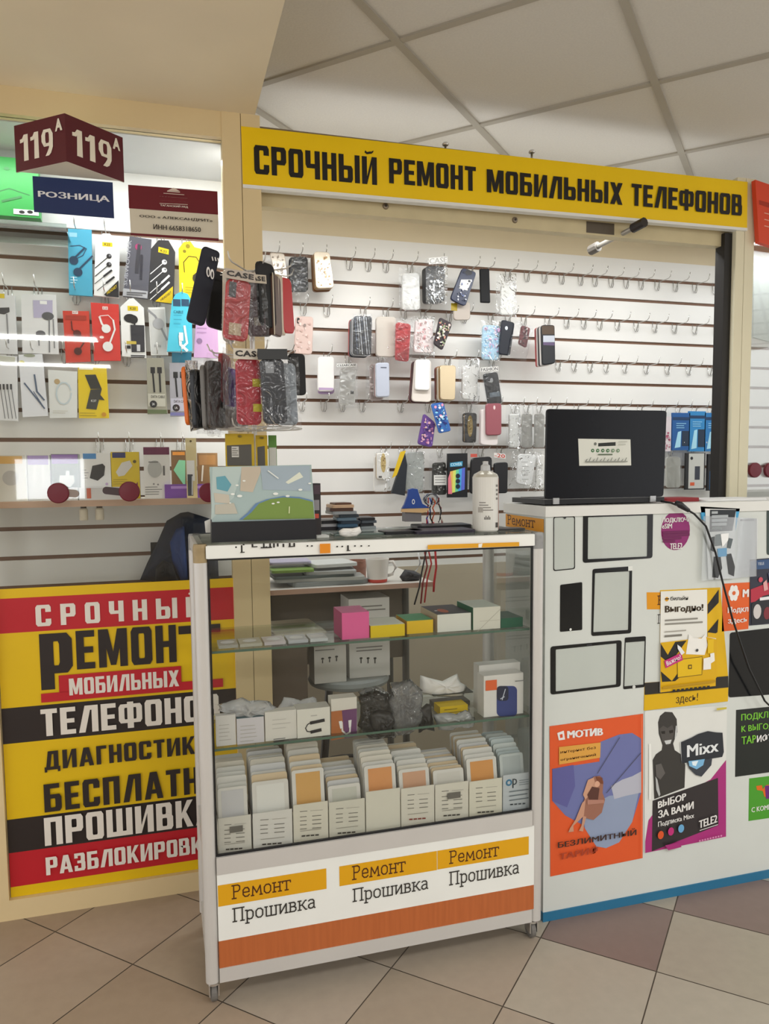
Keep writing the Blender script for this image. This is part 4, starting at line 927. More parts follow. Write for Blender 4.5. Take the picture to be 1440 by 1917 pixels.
for n_, (u0, u1, d_) in enumerate(((950, 972, 'left'), (974, 997, 'middle'), (998, 1020, 'right'))):
    case('clear empty-looking bagged case left of the laptop, %s of three' % d_, (u0 + 2, 775, u1 - 2, 838, 0), '#dcdcd8', bag=(u0 - 2, 757, u1 + 2, 845), group=GD)
# ---- bottom row
q = [Z5(470, 485), Z5(548, 482), Z5(550, 645), Z5(472, 645)]
case('white phone case with a gold ornament alone in the bottom row', q, '#efece6', art=lambda A: (A.C(*Z5(512, 545), 5, '#d0b46c', 16, 18), speck(A, [Z5(500, 490), Z5(525, 490), Z5(525, 600), Z5(500, 600)], ['#e8d49a', '#8f6a2c'], 14, 18, 1.5), A.R(*Z5(482, 625), *Z5(502, 636), '#3a3020')), group=GE, Y=YW - .03, bag=(701, 846, 730, 921), edge='#c9ab74')
behind('white and gold set of the bottom row', [Z5(462, 500), Z5(545, 500), Z5(545, 720), Z5(460, 720)], ['#e6e4e0'], YW - .03, GE)
sheet('phone_case_pack', 'leaning black pack with a yellow edge in the bottom row', 'package', SY(YW - .02), [Z5(640, 480), Z5(655, 560), Z5(640, 745), Z5(560, 730)], '#23282f', .02, lambda A: A.P([Z5(612, 478), Z5(646, 470), Z5(590, 620), Z5(560, 640)], '#dcb820'), group=GE)
case('frosted clear phone case behind the blue scraper', [Z5(645, 480), Z5(765, 478), Z5(755, 725), Z5(650, 722)], '#a9ada9', bag=(754, 845, 795, 925), group=GE, rough=.4, edge='#8a8d8a')
q = [Z5(815, 545), Z5(895, 540), Z5(900, 740), Z5(812, 742)]
case('dark camouflage case with a white label in the bottom row', q, '#4a4c48', art=lambda A: (speck(A, q, ['#c9ccc9', '#1d1e1d', '#77797a'], 50, 19, 2.6), A.R(*Z5(815, 620), *Z5(893, 680), '#e4e4e0'), A.lines(*Z5(822, 632), Z5(888, 0)[0], 3, 5, 1.2, '#777')), group=GE, bag=(804, 848, 838, 932), film_m=FILMD)
q = [Z5(905, 488), Z5(1025, 486), Z5(1025, 755), Z5(905, 757)]
def a(A):
    A.P([Z5(918, 545), Z5(995, 535), Z5(993, 565), Z5(918, 570)], '#3a9ac4'); A.TV('COVER', [Z5(922, 566), Z5(990, 560), Z5(922, 548)], '#cfeaf2')
    cs = ['#e8b860', '#d8e070', '#70d0a0', '#4aa4e0', '#5a6ad0']
    for k, c in enumerate(cs): A.P([Z5(918 + k * 18, 598 - k * 5), Z5(937 + k * 18, 593 - k * 5), Z5(934 + k * 18, 728 - k * 5), Z5(912 + k * 18, 733 - k * 5)], c)
    for k in range(3): A.C(*Z5(965, 625 + k * 32), 4.5, '#1a2438', 14)
    A.P([Z5(905, 640), Z5(918, 600), Z5(930, 735), Z5(905, 735)], '#e07a8a')
pack('black case pack with a rainbow phone picture in the bottom row', q, '#14171c', a, Y=YW - .03, th=.014, group=GE, name='phone_case_pack')
case('black phone case behind the spray can', [Z5(1050, 515), Z5(1178, 505), Z5(1172, 735), Z5(1040, 735)], '#26262a', group=GE, art=lambda A: A.R(*Z5(1045, 490), *Z5(1085, 510), '#c9584c'))
case('black phone case with a red tag right of the spray can', [Z5(1190, 545), Z5(1275, 540), Z5(1272, 730), Z5(1192, 732)], '#1d1e22', group=GE, Y=YW - .02, hdr=('-20', *Z5(1195, 482), *Z5(1265, 490), 9, '#e0dcd8', '#c9443a'))
case('white phone case leaning left of the laptop base', [Z6(85, 315), Z6(180, 320), Z6(155, 490), Z6(72, 475)], '#eeeeec', art=lambda A: A.lines(*Z6(100, 360), Z6(145, 0)[0], 5, 8, 1.2, '#bdbdbb'), bag=[Z6(55, 300), Z6(215, 305), Z6(225, 520), Z6(30, 515)], group=GE, Y=YW - .02)
case('white plastic wrapped case touching the laptop lid in the bottom row', [Z6(185, 320), Z6(225, 320), Z6(228, 510), Z6(175, 505)], '#e4e3df', group=GE, Y=YW)
# ---- right of the laptop
GR = 'blue packs right of the laptop'
for n_, (u0, v0, u1, v1, c, d_) in enumerate(((1257, 773, 1288, 843, '#1f5a9c', 'leftmost of the four'), (1288, 770, 1317, 845, '#2f86c4', 'second from the left of the four'), (1317, 773, 1347, 845, '#2a78b8', 'third from the left of the four'), (1347, 772, 1357, 844, '#3a94cc', 'rightmost of the four, half behind the post'))):
    q = Q4(u0, v0, u1, v1)
    def a(A):
        A.R(u0, v0 + 8, u1, v0 + 14, '#16385f'); w_ = u1 - u0
        A.P([(u0 + w_ * .1, v1 - 4), (u0 + w_ * .3, v0 + 36), (u0 + w_ * .5, v0 + 34), (u0 + w_ * .45, v1 - 6)], '#a9dcf2'); A.R(u0 + w_ * .55, v0 + 34, u0 + w_ * .95, v1 - 8, '#1d3048'); A.lines(u0 + w_ * .2, v0 + 20, u1 - 4, 3, 4, 1.3, '#8fc9ec')
    pack('blue screen glass pack right of the laptop, %s' % d_, (u0, v0, u1, v1), c, a, Y=YW, group=GR)
pack('white pack with pink flowers between the laptop and the blue packs', (1238, 780, 1253, 845), '#d9cfd4', lambda A: speck(A, Q4(1239, 805, 1252, 843), ['#a94a6a', '#c98fa4'], 16, 21, 3), Y=YW, group=None)
case('white phone case in a bag right of the laptop, lower row', (1246, 855, 1272, 913, 0), '#dcdcd6', bag=(1241, 848, 1277, 918), group='lower row right of the laptop')
pack('grey and white accessory pack with black sides, lower row right of the laptop', (1282, 848, 1316, 916), '#26272b', lambda A: A.R(1287, 849, 1314, 914, '#c9cac6').R(1298, 873, 1307, 898, '#3a3e4a').C(1292, 858, 3, K).R(1289, 903, 1297, 909, '#d9603a'), Y=YW, group='lower row right of the laptop')
pack('black and blue pack with a phone picture beside the right post', (1323, 850, 1354, 918), '#1f2024', lambda A: A.R(1326, 882, 1353, 916, '#2f7ab8').P([(1328, 856), (1342, 854), (1346, 878), (1330, 882)], '#b4aab0').C(1335, 890, 4, W), Y=YW, group='lower row right of the laptop')

# ---- wire hooks: v is the slat line they grip
def sl(u, k):     # pixel of slat groove k at image column u on the back wall
    x = PY(u, 600, .754).x; z = 2.2643 - .1 * k; d = Vector((x, .75, z)) - CAM; dd = d.dot(CF)
    return CX + FPX * d.dot(CR) / dd, CY - FPX * d.dot(CU) / dd
def hooks(us, k, label, group):
    for u in us:
        uu, v = sl(u, k); hook(uu, v + 2, .752, label, group)
hooks([655, 690, 723], 0, 'empty wire hook in the top slat between the gold stack and the white bag', 'empty hooks left in the top slat')
hooks([985, 1018, 1050, 1085, 1112, 1142, 1170, 1198, 1228, 1262, 1298, 1335], 0, 'empty wire hook in the top slat right of the last bagged case', 'empty hooks right in the top slat')
hooks([612], 2, 'empty wire hook left of the red edged stack in the second row', None)
hooks([868], 2, 'empty wire hook below the tilted marbled case', None)
hooks([1060, 1092, 1122, 1155, 1190, 1225, 1262, 1300, 1340], 2, 'empty wire hook in the second hook row at the right', 'empty hooks in the second row')
hooks([1045, 1075, 1105, 1135, 1170, 1210, 1250, 1290, 1330], 4, 'empty wire hook in the third hook row at the right', 'empty hooks in the third row')
hooks([562, 603, 638, 676, 748], 6, 'empty wire hook in the fourth hook row left of the flowered cases', 'empty hooks in the fourth row')
hooks([1040, 1080, 1120, 1160, 1200], 6, 'empty wire hook just above the laptop lid', 'empty hooks above the laptop')
for k, us in ((0, [518, 560, 603, 768, 815, 880, 907, 950]), (2, [568, 680, 722, 755, 792, 840, 918, 950, 980, 1024]), (4, [610, 650, 712, 790, 838, 878, 920]), (6, [800, 826, 878, 922, 962, 986, 1010, 1246, 1272, 1303, 1332, 1352]), (8, [716, 750, 775, 822, 868, 900, 935, 980, 1258, 1300, 1338])):
    hooks(us, k, 'loaded wire hook in the %s hook row' % ('top', '', 'second', '', 'third', '', 'fourth', '', 'bottom')[k], 'loaded hooks in row %s' % ('one', '', 'two', '', 'three', '', 'four', '', 'five')[k])

# ================================================================== countertop spinner rack in front of the post
YP = -.36; GSP = 'cases on the spinner rack'
pc = PY(472, 620, YP)
t = thing('spinner_rack', 'white wire spinner rack full of phone cases on the left end of the showcase', 'display rack', (pc.x, YP, 1.186))
WIRE = M('#dedcd6', .35, .2)
mb = MB(); mb.lathe((pc.x, YP, 1.186), [(.075, 0), (.075, .008), (.02, .014), (.012, .03)], WIRE, 28); mb.build('base', t)
mb = MB(); mb.tube([(pc.x, YP, 1.19), (pc.x, YP, 1.90)], .007, WIRE, 10); mb.build('pole', t)
TIER = [PY(472, 512, YP).z, PY(472, 668, YP).z, PY(472, 806, YP).z]
for zt_ in TIER:
    mb = MB(); mb.tube([(pc.x + .028 * math.cos(k * .5236), YP + .028 * math.sin(k * .5236), zt_) for k in range(13)], .0022, WIRE, 6); h = mb.build('hub_ring', t)
    for k in range(8):
        a_ = k * math.pi / 4 + .2; c_, s_n = math.cos(a_), math.sin(a_); mb = MB()
        mb.tube([(pc.x + r_ * c_, YP + r_ * s_n, zt_ + dz) for r_, dz in ((.008, 0), (.05, .002), (.105, .004), (.118, .010), (.125, .026))], .0021, WIRE, 6); mb.build('prong', h, smooth=True)
mb = MB(); mb.tube([(pc.x + .10 * math.cos(k * .2618) + .03, YP + .10 * math.sin(k * .2618), TIER[2] + .005) for k in range(25)], .0022, WIRE, 6); mb.build('wire_ring', t)

def hang(label, u, v, Y, yaw, tilt, w_, h_, col, art=None, th=.011, cam_=False, bag=False, rough=.3, nm='phone_case', cat_='phone case', hdr=None, sticker=None, film_m=None):
    """case hung by its top centre at pixel (u, v), depth Y, turned by yaw about the vertical and tilted in its own plane (degrees)"""
    p = PY(u, v, Y); ya = math.radians(yaw); A_ = Vector((math.cos(ya), math.sin(ya), 0)); N = Vector((math.sin(ya), -math.cos(ya), 0))
    ti = math.radians(tilt); A2 = A_ * math.cos(ti) + Vector((0, 0, 1)) * math.sin(ti)
    s = Surf(p, A2, N); R = .22 * w_; out = []
    for cx_, cy_, a0 in ((w_ / 2 - R, -h_ + R, -90), (w_ / 2 - R, -R, 0), (-w_ / 2 + R, -R, 90), (-w_ / 2 + R, -h_ + R, 180)):
        for k in range(5): a_ = math.radians(a0 + 22.5 * k); out.append((cx_ + R * math.cos(a_), cy_ + R * math.sin(a_)))
    mb = MB(); mb.prism(s, out, th, M(col, rough), th / 2, None, .0022)
    if art:
        o_ = th / 2 + .0006
        for kind, x0, y0, x1, y1, c in art:
            if kind == 'R': mb.poly([s.to3(q_, o_) for q_ in R4(x0 * w_, y1 * h_, x1 * w_, y0 * h_)], M(c, rough))
            o_ += .0003
    o = mb.build(nm, label=label, cat=cat_, group=GSP)
    if cam_: 
        mb = MB(); mb.prism(s, R4(-w_ * .38, -h_ * .3, -w_ * .1, -h_ * .05), .002, M('#1c1d20', .25), th / 2 + .002); mb.build('camera_cutout', o)
    if sticker:
        for (x0, y0, x1, y1, c) in sticker: mb = MB(); mb.prism(s, R4(x0 * w_, y0 * h_, x1 * w_, y1 * h_), .0006, M(c, .4), th / 2 + .0012); mb.build('price_sticker', o, label='square price sticker')
    if bag:
        rr = random.Random(len(label)); mb = MB(); V = []
        for j in range(9):
            for i in range(6):
                x = (-.62 + 1.24 * i / 5) * w_; y = .10 * h_ - 1.2 * h_ * j / 8; V.append(s.to3((x + rr.uniform(-.002, .002), y + rr.uniform(-.002, .002)), th / 2 + .003 + rr.uniform(0, .0028)))
        mb.faces(V, [(j * 6 + i, (j + 1) * 6 + i, (j + 1) * 6 + i + 1, j * 6 + i + 1) for j in range(8) for i in range(5)], film_m or FILMD); b_ = mb.build('plastic_bag', o, smooth=True)
    if hdr:
        mb = MB(); mb.prism(s, R4(-w_ * .62, -.02 * h_, w_ * .62, .14 * h_), .001, M(hdr[1], .4), th / 2 + .010); o_ = th / 2 + .011
        if hdr[0]: 
            for q_ in text_polys(hdr[0], .04): mb.poly([s.to3((-w_ * .55 + a_ * w_ * 1.1, .02 * h_ + b_ * .09 * h_), o_) for a_, b_ in ccw(q_)], M(hdr[2], .4))
        mb.build('bag_header', o)
    return o
# upper tier
o = hang('narrow black pack with two white eye ovals at the left of the spinner', 396, 466, -.42, 12, -14, .047, .20, '#1e2230', rough=.6, nm='accessory_pack', cat_='package')
s_ = SY(-.4335); mb = MB(); A = Art(s_, mb, .0); [A.C(*Z3(x, y), 3.6, W, 14, 9.5) for x, y in ((212, 292), (243, 310))]; [A.C(*Z3(x, y), 1.6, K, 12, 6) for x, y in ((213, 296), (244, 314))]; [A.L([Z3(a_, b_), Z3(a_ + 6, b_ + 26)], 2, W) for a_, b_ in ((243, 175), (266, 178), (288, 185))]; mb.build('eye_print', o, label='white oval eyes')
hang('black phone case behind the eyed pack on the spinner', 418, 512, -.30, 25, -8, .07, .155, '#15161a', rough=.6)
hang('silver edged black case seen from its side on the spinner', 428, 512, -.42, 68, -6, .068, .18, '#c9c2b4', rough=.3, art=[('R', -.45, -.02, .42, -.97, '#1b1c20')])
hang('red phone case with a paper price tag on the upper tier of the spinner', 447, 525, -.50, 6, -5, .062, .150, '#cf3034', cam_=True, sticker=[(-.3, -.92, .2, -.72, '#e0cfae')], bag=True, hdr=('CASE', '#b9ada0', '#2a2421'))
hang('dark wine phone case in a bag on the upper tier of the spinner', 474, 530, -.46, 20, 4, .05, .135, '#4a2a30', bag=True, hdr=('CASE', '#c4baa8', '#2a2421'), sticker=[(-.2, -.8, .2, -.65, '#8f8578')])
hang('black phone case turned edgewise on the upper tier of the spinner', 496, 492, -.44, 48, 2, .075, .165, '#101114', rough=.55)
hang('gold edged brown phone case on the upper tier of the spinner', 514, 515, -.40, 62, 2, .07, .16, '#5a4034', art=[('R', -.5, 0, -.4, -1, '#d9cdb0')])
hang('cream edged phone case turned sideways on the upper tier of the spinner', 523, 516, -.36, 66, 3, .07, .158, '#cdbfa8')
hang('bright red phone case at the right of the upper tier of the spinner', 532, 520, -.33, 55, 7, .07, .15, '#c1262f')
hang('dark brown phone case behind the upper tier of the spinner', 486, 530, -.24, 10, 0, .07, .15, '#3a2a26')
# lower tier
hang('orange edged phone case at the far left of the lower spinner tier', 352, 686, -.42, 66, 7, .07, .15, '#e0722c', bag=True)
hang('charcoal phone case second from the left on the lower spinner tier', 370, 692, -.44, 60, 4, .07, .15, '#262a30', bag=True)
hang('grey phone case in a bag third from the left on the lower spinner tier', 388, 684, -.45, 62, 3, .07, .165, '#6f6d6a', bag=True)
hang('dark grey-brown phone case in a bag on the lower spinner tier', 401, 676, -.46, 42, 1, .06, .17, '#4a443f', bag=True)
hang('dark red phone case turned edgewise on the lower spinner tier', 421, 664, -.42, 64, -3, .065, .13, '#a02a30', bag=True)
hang('violet phone case peeping out on the lower spinner tier', 434, 690, -.40, 40, -10, .055, .10, '#7a3ab4', bag=True)
hang('crimson phone case with two yellow stickers on the lower spinner tier', 464, 672, -.52, 4, 0, .062, .165, '#c91f3a', bag=True, sticker=[(.15, -.42, .52, -.30, '#dcd31c'), (.15, -.80, .52, -.68, '#dcd31c')], hdr=('CASE', '#d4cdc0', '#2a2421'))
hang('black phone case with an oval lens window in a bag on the spinner', 508, 672, -.54, 8, 3, .062, .162, '#262c36', bag=True, hdr=(None, '#26282a', '#26282a'), sticker=None, art=[('R', -.3, -.05, .05, -.22, '#9aa0a6')])
hang('grey phone case in a wide clear bag right on the lower spinner tier', 532, 680, -.48, 14, 2, .06, .16, '#9aa4ac', bag=True)
hang('plain black phone case at the right edge of the lower spinner tier', 555, 662, -.34, 18, 1, .05, .115, '#131417', rough=.6)
hang('grey translucent case deep inside the lower spinner tier', 440, 740, -.28, 20, -6, .09, .10, '#a39a90', bag=True)
# gold pouches on the bottom prongs
for n_, (u0, v0, u1, v1, d_) in enumerate(((421, 812, 476, 874, 'left'), (478, 815, 501, 874, 'right'))):
    def a(A):
        A.P([(u0 + 3, v0 + 22), (u1 - 6, v0 + 20), (u1 - 5, v1 - 2), (u0 + 4, v1 - 2)], '#55524c')
        if d_ == 'left': A.R(u0 + 12, v0 + 24, u0 + 26, v0 + 44, '#c9c6bd'); A.lines(u0 + 13, v0 + 28, u0 + 25, 4, 4, 1.2, '#55524c')
        A.C((u0 + u1) / 2, v0 + 5, 4, '#7a6a20', 12, 2.5)
    sheet('battery_pouch', 'gold foil battery pouch on the lowest spinner prongs, %s one' % d_, 'package', SY(-.42 if d_ == 'left' else -.40), (u0, v0, u1, v1), M('#cdb13c', .25, .6), .008, a, 'gold pouches on the spinner')
sheet('accessory_pack', 'small green and white pack beside the gold pouches', 'package', SY(-.38), (502, 815, 518, 874), '#5a8a3a', .008, lambda A: A.R(503, 838, 517, 873, '#c9c9c2'))
# ================================================================== the glass showcase on castors
YF = -.60; DEP = .36; YR = YF + DEP; X0, X1 = .068, 1.013; PW = .034; ZB, ZT = .065, 1.186
t = thing('glass_showcase', 'aluminium framed glass showcase on castors standing before the post', 'showcase', ((X0 + X1) / 2, YF + DEP / 2, 0))
SHC = t
GREYP = M('#cbc9c6', .4, .25)
def rpost(x0, y0, front):
    mb = MB(); n = 6; r = .014; P = []
    x1, y1 = x0 + PW, y0 + PW
    for cx_, cy_, a0 in ((x1 - r, y0 + r, -90), (x1 - r, y1 - r, 0), (x0 + r, y1 - r, 90), (x0 + r, y0 + r, 180)):
        for k in range(n + 1): a_ = math.radians(a0 + 90 * k / n); P.append((cx_ + r * math.cos(a_), cy_ + r * math.sin(a_)))
    V = [Vector((x, y, z)) for z in (ZB, ZT - .045) for x, y in P]; N = len(P)
    mb.faces(V, [(i, (i + 1) % N, N + (i + 1) % N, N + i) for i in range(N)] + [tuple(range(N))[::-1], tuple(range(N, 2 * N))], GREYP)
    mb.build('post', t)
    V = [Vector((x, y, z)) for z in (ZT - .045, ZT - .008, ZT) for x, y in (P if z < ZT else [(x * .9 + (x0 + x1) * .05, y * .9 + (y0 + y1) * .05) for x, y in P])]; mb = MB()
    cc = M('#8f9090' if x0 > .5 or not front else '#9d8a66', .45, noise=.3, scale=40)
    mb.faces(V, [(j * N + i, j * N + (i + 1) % N, (j + 1) * N + (i + 1) % N, (j + 1) * N + i) for j in (0, 1) for i in range(N)] + [tuple(range(N))[::-1], tuple(range(2 * N, 3 * N))], cc)
    mb.build('corner_cap', t)
for x_ in (X0, X1 - PW):
    for y_ in (YF, YR - PW): rpost(x_, y_, y_ == YF)
XI0, XI1 = X0 + PW, X1 - PW
for y_, nm in ((YF, 'front'), (YR - .022, 'rear')):
    mb = MB(); mb.box(XI0, y_, ZB, XI1, y_ + .022, .103, GREYP); mb.box(XI0, y_, .350, XI1, y_ + .022, .395, GREYP); mb.build('frame_rail', t)
    mb = MB(); mb.box(XI0, y_ + .001, 1.150, XI1, y_ + .022, ZT - .003, M('#d7d7d4', .4, .15)); tr = mb.build('frame_rail', t)
    if y_ == YF:
        sf = SY(YF); mb = MB(); A = Art(sf, mb, .0006)
        x0, x1 = XI0 - .004, XI1 + .002
        A.add([R4(x0, 1.151, x1, 1.182)], '#eceeea')
        def Z9(x, y): return (600 + x / 3.349, 960 + y / 3.349)
        def Z10(x, y): return (360 + x / 4.235, 860 + y / 4.235)
        # lower halves of cut-off lettering
        for x_, y0_, y1_ in ((340, 690, 702), (385, 680, 740), (400, 670, 680), (470, 670, 695), (560, 665, 700), (580, 690, 700), (610, 665, 698), (640, 665, 698), (670, 665, 690), (715, 668, 694), (765, 662, 694), (800, 662, 692), (905, 680, 690), (940, 680, 690), (1140, 685, 695), (1180, 684, 694), (1225, 680, 725), (1280, 680, 690), (1330, 680, 690), (1390, 680, 688)):
            a_ = Z10(x_, y0_); b_ = Z10(x_ + 14, y1_); A.R(a_[0], a_[1], b_[0], b_[1], '#23201e')
        for x_, w_, y_2 in ((380, 34, 738), (470, 45, 694), (540, 90, 700), (760, 40, 692), (1220, 30, 724)):
            a_ = Z10(x_, y_2 - 6); b_ = Z10(x_ + w_, y_2); A.R(a_[0], a_[1], b_[0], b_[1], '#23201e')
        A.R(*Z10(1008, 668), *Z10(1092, 740), '#e08a18')
        a_ = [sf.to2(*Z9(x, y)) for x, y in ((668, 228), (1240, 208), (1240, 182), (668, 200))]; A.add([a_], '#dda022'); A.P([Z9(985, 195), Z9(1010, 190), Z9(1005, 215), Z9(985, 216)], '#eceeea')
        mb.build('top_strip', t)
for x_ in (X0 + .004, X1 - .004 - .022):
    mb = MB()
    for za, zb_ in ((ZB, .103), (.350, .395), (1.150, ZT - .003)): mb.box(x_, YF + PW, za, x_ + .022, YR - PW, zb_, GREYP)
    mb.build('side_rail', t)
    xm = x_ + .011
    mb = MB(); mb.box(xm - .003, YF + PW, .395, xm + .003, YR - PW, 1.150, CASEGLASS); mb.build('side_glass', t)
    mb = MB(); mb.box(xm - .004, YF + PW, .103, xm + .004, YR - PW, .350, M('#d9d8d2', .5)); mb.build('side_panel', t)
mb = MB(); mb.box(XI0, YF + .009, .395, XI1, YF + .013, 1.150, CASEGLASS); mb.build('front_glass', t)
mb = MB(); mb.box(XI0, YF + .006, .396, XI0 + .004, YF + .012, 1.149, BLACK); mb.box(XI1 - .004, YF + .006, .396, XI1, YF + .012, 1.149, BLACK); mb.box(XI0 + .004, YF + .006, .395, XI1 - .004, YF + .012, .400, BLACK); mb.box(XI0 + .004, YF + .006, 1.145, XI1 - .004, YF + .012, 1.150, BLACK); mb.build('glass_gasket', t)
mb = MB(); mb.box(X0 + .012, YF + .012, ZT - .006, X1 - .012, YR - .012, ZT, SHELFGLASS); mb.build('top_glass', t)
mb = MB(); mb.box(XI0, YF + .022, .372, XI1, YR - .022, .388, M('#c9c5bb', .5)); mb.build('bottom_deck', t)
ZS1, ZS2, ZD = .915, .665, .388
for z_ in (ZS1, ZS2):
    mb = MB(); mb.box(XI0 - .006, YF + .030, z_ - .006, XI1 + .006, YR - .04, z_, SHELFGLASS); mb.box(XI0 - .006, YF + .0285, z_ - .006, XI1 + .006, YF + .030, z_, EDGE); sh = mb.build('glass_shelf', t)
# printed panel and wood strip below
sf = SY(YF)
mb = MB(); mb.box(XI0, YF + .002, .175, XI1 + .018, YF + .010, .350, M('#e6e8e4', .4)); pan = mb.build('front_panel', t)
mb = MB()
wd = bpy.data.materials.new('wood'); wd.use_nodes = True; nt = wd.node_tree; b_ = nt.nodes['Principled BSDF']; tc = nt.nodes.new('ShaderNodeTexCoord'); mp = nt.nodes.new('ShaderNodeMapping'); mp.inputs['Scale'].default_value = (60, 60, 4); nz = nt.nodes.new('ShaderNodeTexNoise'); nz.inputs['Scale'].default_value = 1.5; rp = nt.nodes.new('ShaderNodeMix'); rp.data_type = 'RGBA'; rp.inputs[6].default_value = lin('#a3562a') + (1,); rp.inputs[7].default_value = lin('#c06a38') + (1,)
nt.links.new(tc.outputs['Object'], mp.inputs[0]); nt.links.new(mp.outputs[0], nz.inputs['Vector']); nt.links.new(nz.outputs['Fac'], rp.inputs[0]); nt.links.new(rp.outputs[2], b_.inputs['Base Color']); b_.inputs['Roughness'].default_value = .4
mb.box(XI0, YF + .002, .103, XI1 + .014, YF + .010, .175, wd); mb.build('wood_strip', t)
def Z7(x, y): return (360 + x / 2.057, 1560 + y / 2.057)
sp = SY(YF + .002)
for bxs, (rt, rb), (w1, w2, wb), (p1, p2, pb) in (
        (((98, 200), (516, 136), (514, 214), (98, 283)), (0, 0), ((152, 202), (378, 176), 252), ((155, 290), (474, 255), 340)),
        (((566, 127), (942, 68), (942, 142), (566, 203)), (0, 0), ((616, 128), (820, 105), 178), ((618, 215), (908, 180), 262)),
        (((944, 66), (1296, 12), (1296, 80), (944, 140)), (0, 0), ((990, 70), (1180, 50), 116), ((990, 150), (1258, 122), 198))):
    mb = MB(); A = Art(sp, mb, .0006)
    q = [sp.to2(*Z7(*p)) for p in bxs]; z1 = (q[0][1] + q[1][1]) / 2; z0 = (q[2][1] + q[3][1]) / 2
    A.add([R4(q[0][0], z0, q[1][0], z1)], '#d9a00e')
    for tx, a_, b2, bot in (('Ремонт', w1, w2, wb), ('Прошивка', p1, p2, pb)):
        o_ = sp.to2(*Z7(*a_)); e = sp.to2(*Z7(*b2)); l = sp.to2(*Z7(a_[0], bot))
        col = '#4a2310' if tx == 'Ремонт' else '#2f2c28'
        A.add([[(o_[0] + (e[0] - o_[0]) * x, l[1] + (o_[1] - l[1]) * y) for x, y in qq] for qq in slab_polys(tx, .14)], col, True)
    mb.build('lettered_label', t)
# castors
for x_ in (X0 + .02, X1 - .02):
    for y_ in (YF + .025, YR - .025):
        mb = MB(); mb.lathe((x_, y_, .052), [(.016, 0), (.016, .006), (.007, .007), (.007, .014)], CHROME, 14); mb.box(x_ - .013, y_ - .012, .022, x_ - .010, y_ + .022, .054, CHROME); mb.box(x_ + .010, y_ - .012, .022, x_ + .013, y_ + .022, .054, CHROME)
        c_ = mb.build('castor', t); mb = MB(); mb.lathe((x_ - .009, y_ + .010, .025), [(.020, 0), (.025, .003), (.025, .015), (.020, .018)], M('#6d6a66', .6), 20, 'x'); mb.build('wheel', c_)

# ---- goods on the upper glass shelf
GU = 'boxes on the upper glass shelf'
yb = YF + .05; z_ = ZS1 + .0005
for n_, (u0, u1, v0) in enumerate(((410, 446, 1208), (449, 491, 1202), (495, 535, 1197), (540, 577, 1193), (581, 614, 1190))):
    p = PY(u0, v0, yb); q = PY(u1, v0, yb); mb = MB(); k = .07; mb.box(p.x, yb, z_, q.x, yb + .07, z_ + .008, M(('#a9a89e', '#b4b2a4', '#c0b9bb', '#b0b3b8', '#bfc4c6')[n_], .3)); A = Art(SZ(z_ + .008), mb, .0004); cx_ = (p.x + q.x) / 2
    A.add([[(cx_ + .018 * math.cos(i * .35), yb + .035 + .018 * math.sin(i * .35)) for i in range(18)]], '#d9dadb')
    mb.build('flat_pack', label='flat grey pack lying on the upper shelf, %s from the left post' % ('first', 'second', 'third', 'fourth', 'fifth')[n_], cat='package', group='flat packs on the upper shelf')
bx('carton', 'bright pink carton on the upper glass shelf', 'carton', 640, 1148, 691, z_, YF + .05, .10, '#e0609a', None, GU, side='#a83a70', top='#c9508a')
bx('carton', 'low yellow carton with a white picture top right of the pink one', 'carton', 694, 1172, 758, z_, YF + .045, .10, '#dcbf0c', None, GU, side='#c9a80a', top='#c9ccbf')
bx('carton', 'yellow carton with a green top behind the low yellow one', 'carton', 762, 1163, 811, z_, YF + .06, .10, '#e0b81c', None, GU, side='#c99e14', top='#2f8a58')
def a(A): pass
o = bx('carton', 'white carton with a dark picture top in the middle of the upper shelf', 'carton', 819, 1151, 882, z_, YF + .055, .14, '#dcdcd4', None, GU, side='#c9b89a', top='#2b2d34')
zt_ = PY(819, 1151, YF + .055).z; p = PY(819, 1151, YF + .055); mb = MB(); A = Art(SZ(zt_), mb, .0005); A.add([[(p.x + .035 + .014 * math.cos(i * .5), p.y + .05 + .03 * math.sin(i * .5)) for i in range(12)]], '#b0502c'); A.add([R4(p.x + .012, p.y + .05, p.x + .02, p.y + .06)], W); mb.build('lid_print', o)
bx('carton', 'white carton with a green side, second from the right on the upper shelf', 'carton', 886, 1138, 937, z_, YF + .05, .12, '#dad7cb', lambda A: A.L([(886, 1190), (937, 1140)], 1, '#b5b1a4').L([(898, 1163), (937, 1160)], 1, '#c4c0b4'), GU, side='#1f6a4a', top='#b9beb4')
bx('carton', 'dark green carton at the right end of the upper shelf', 'carton', 938, 1158, 979, z_, YF + .05, .10, '#1d5a44', None, GU, side='#174a38', top='#2a4a40')
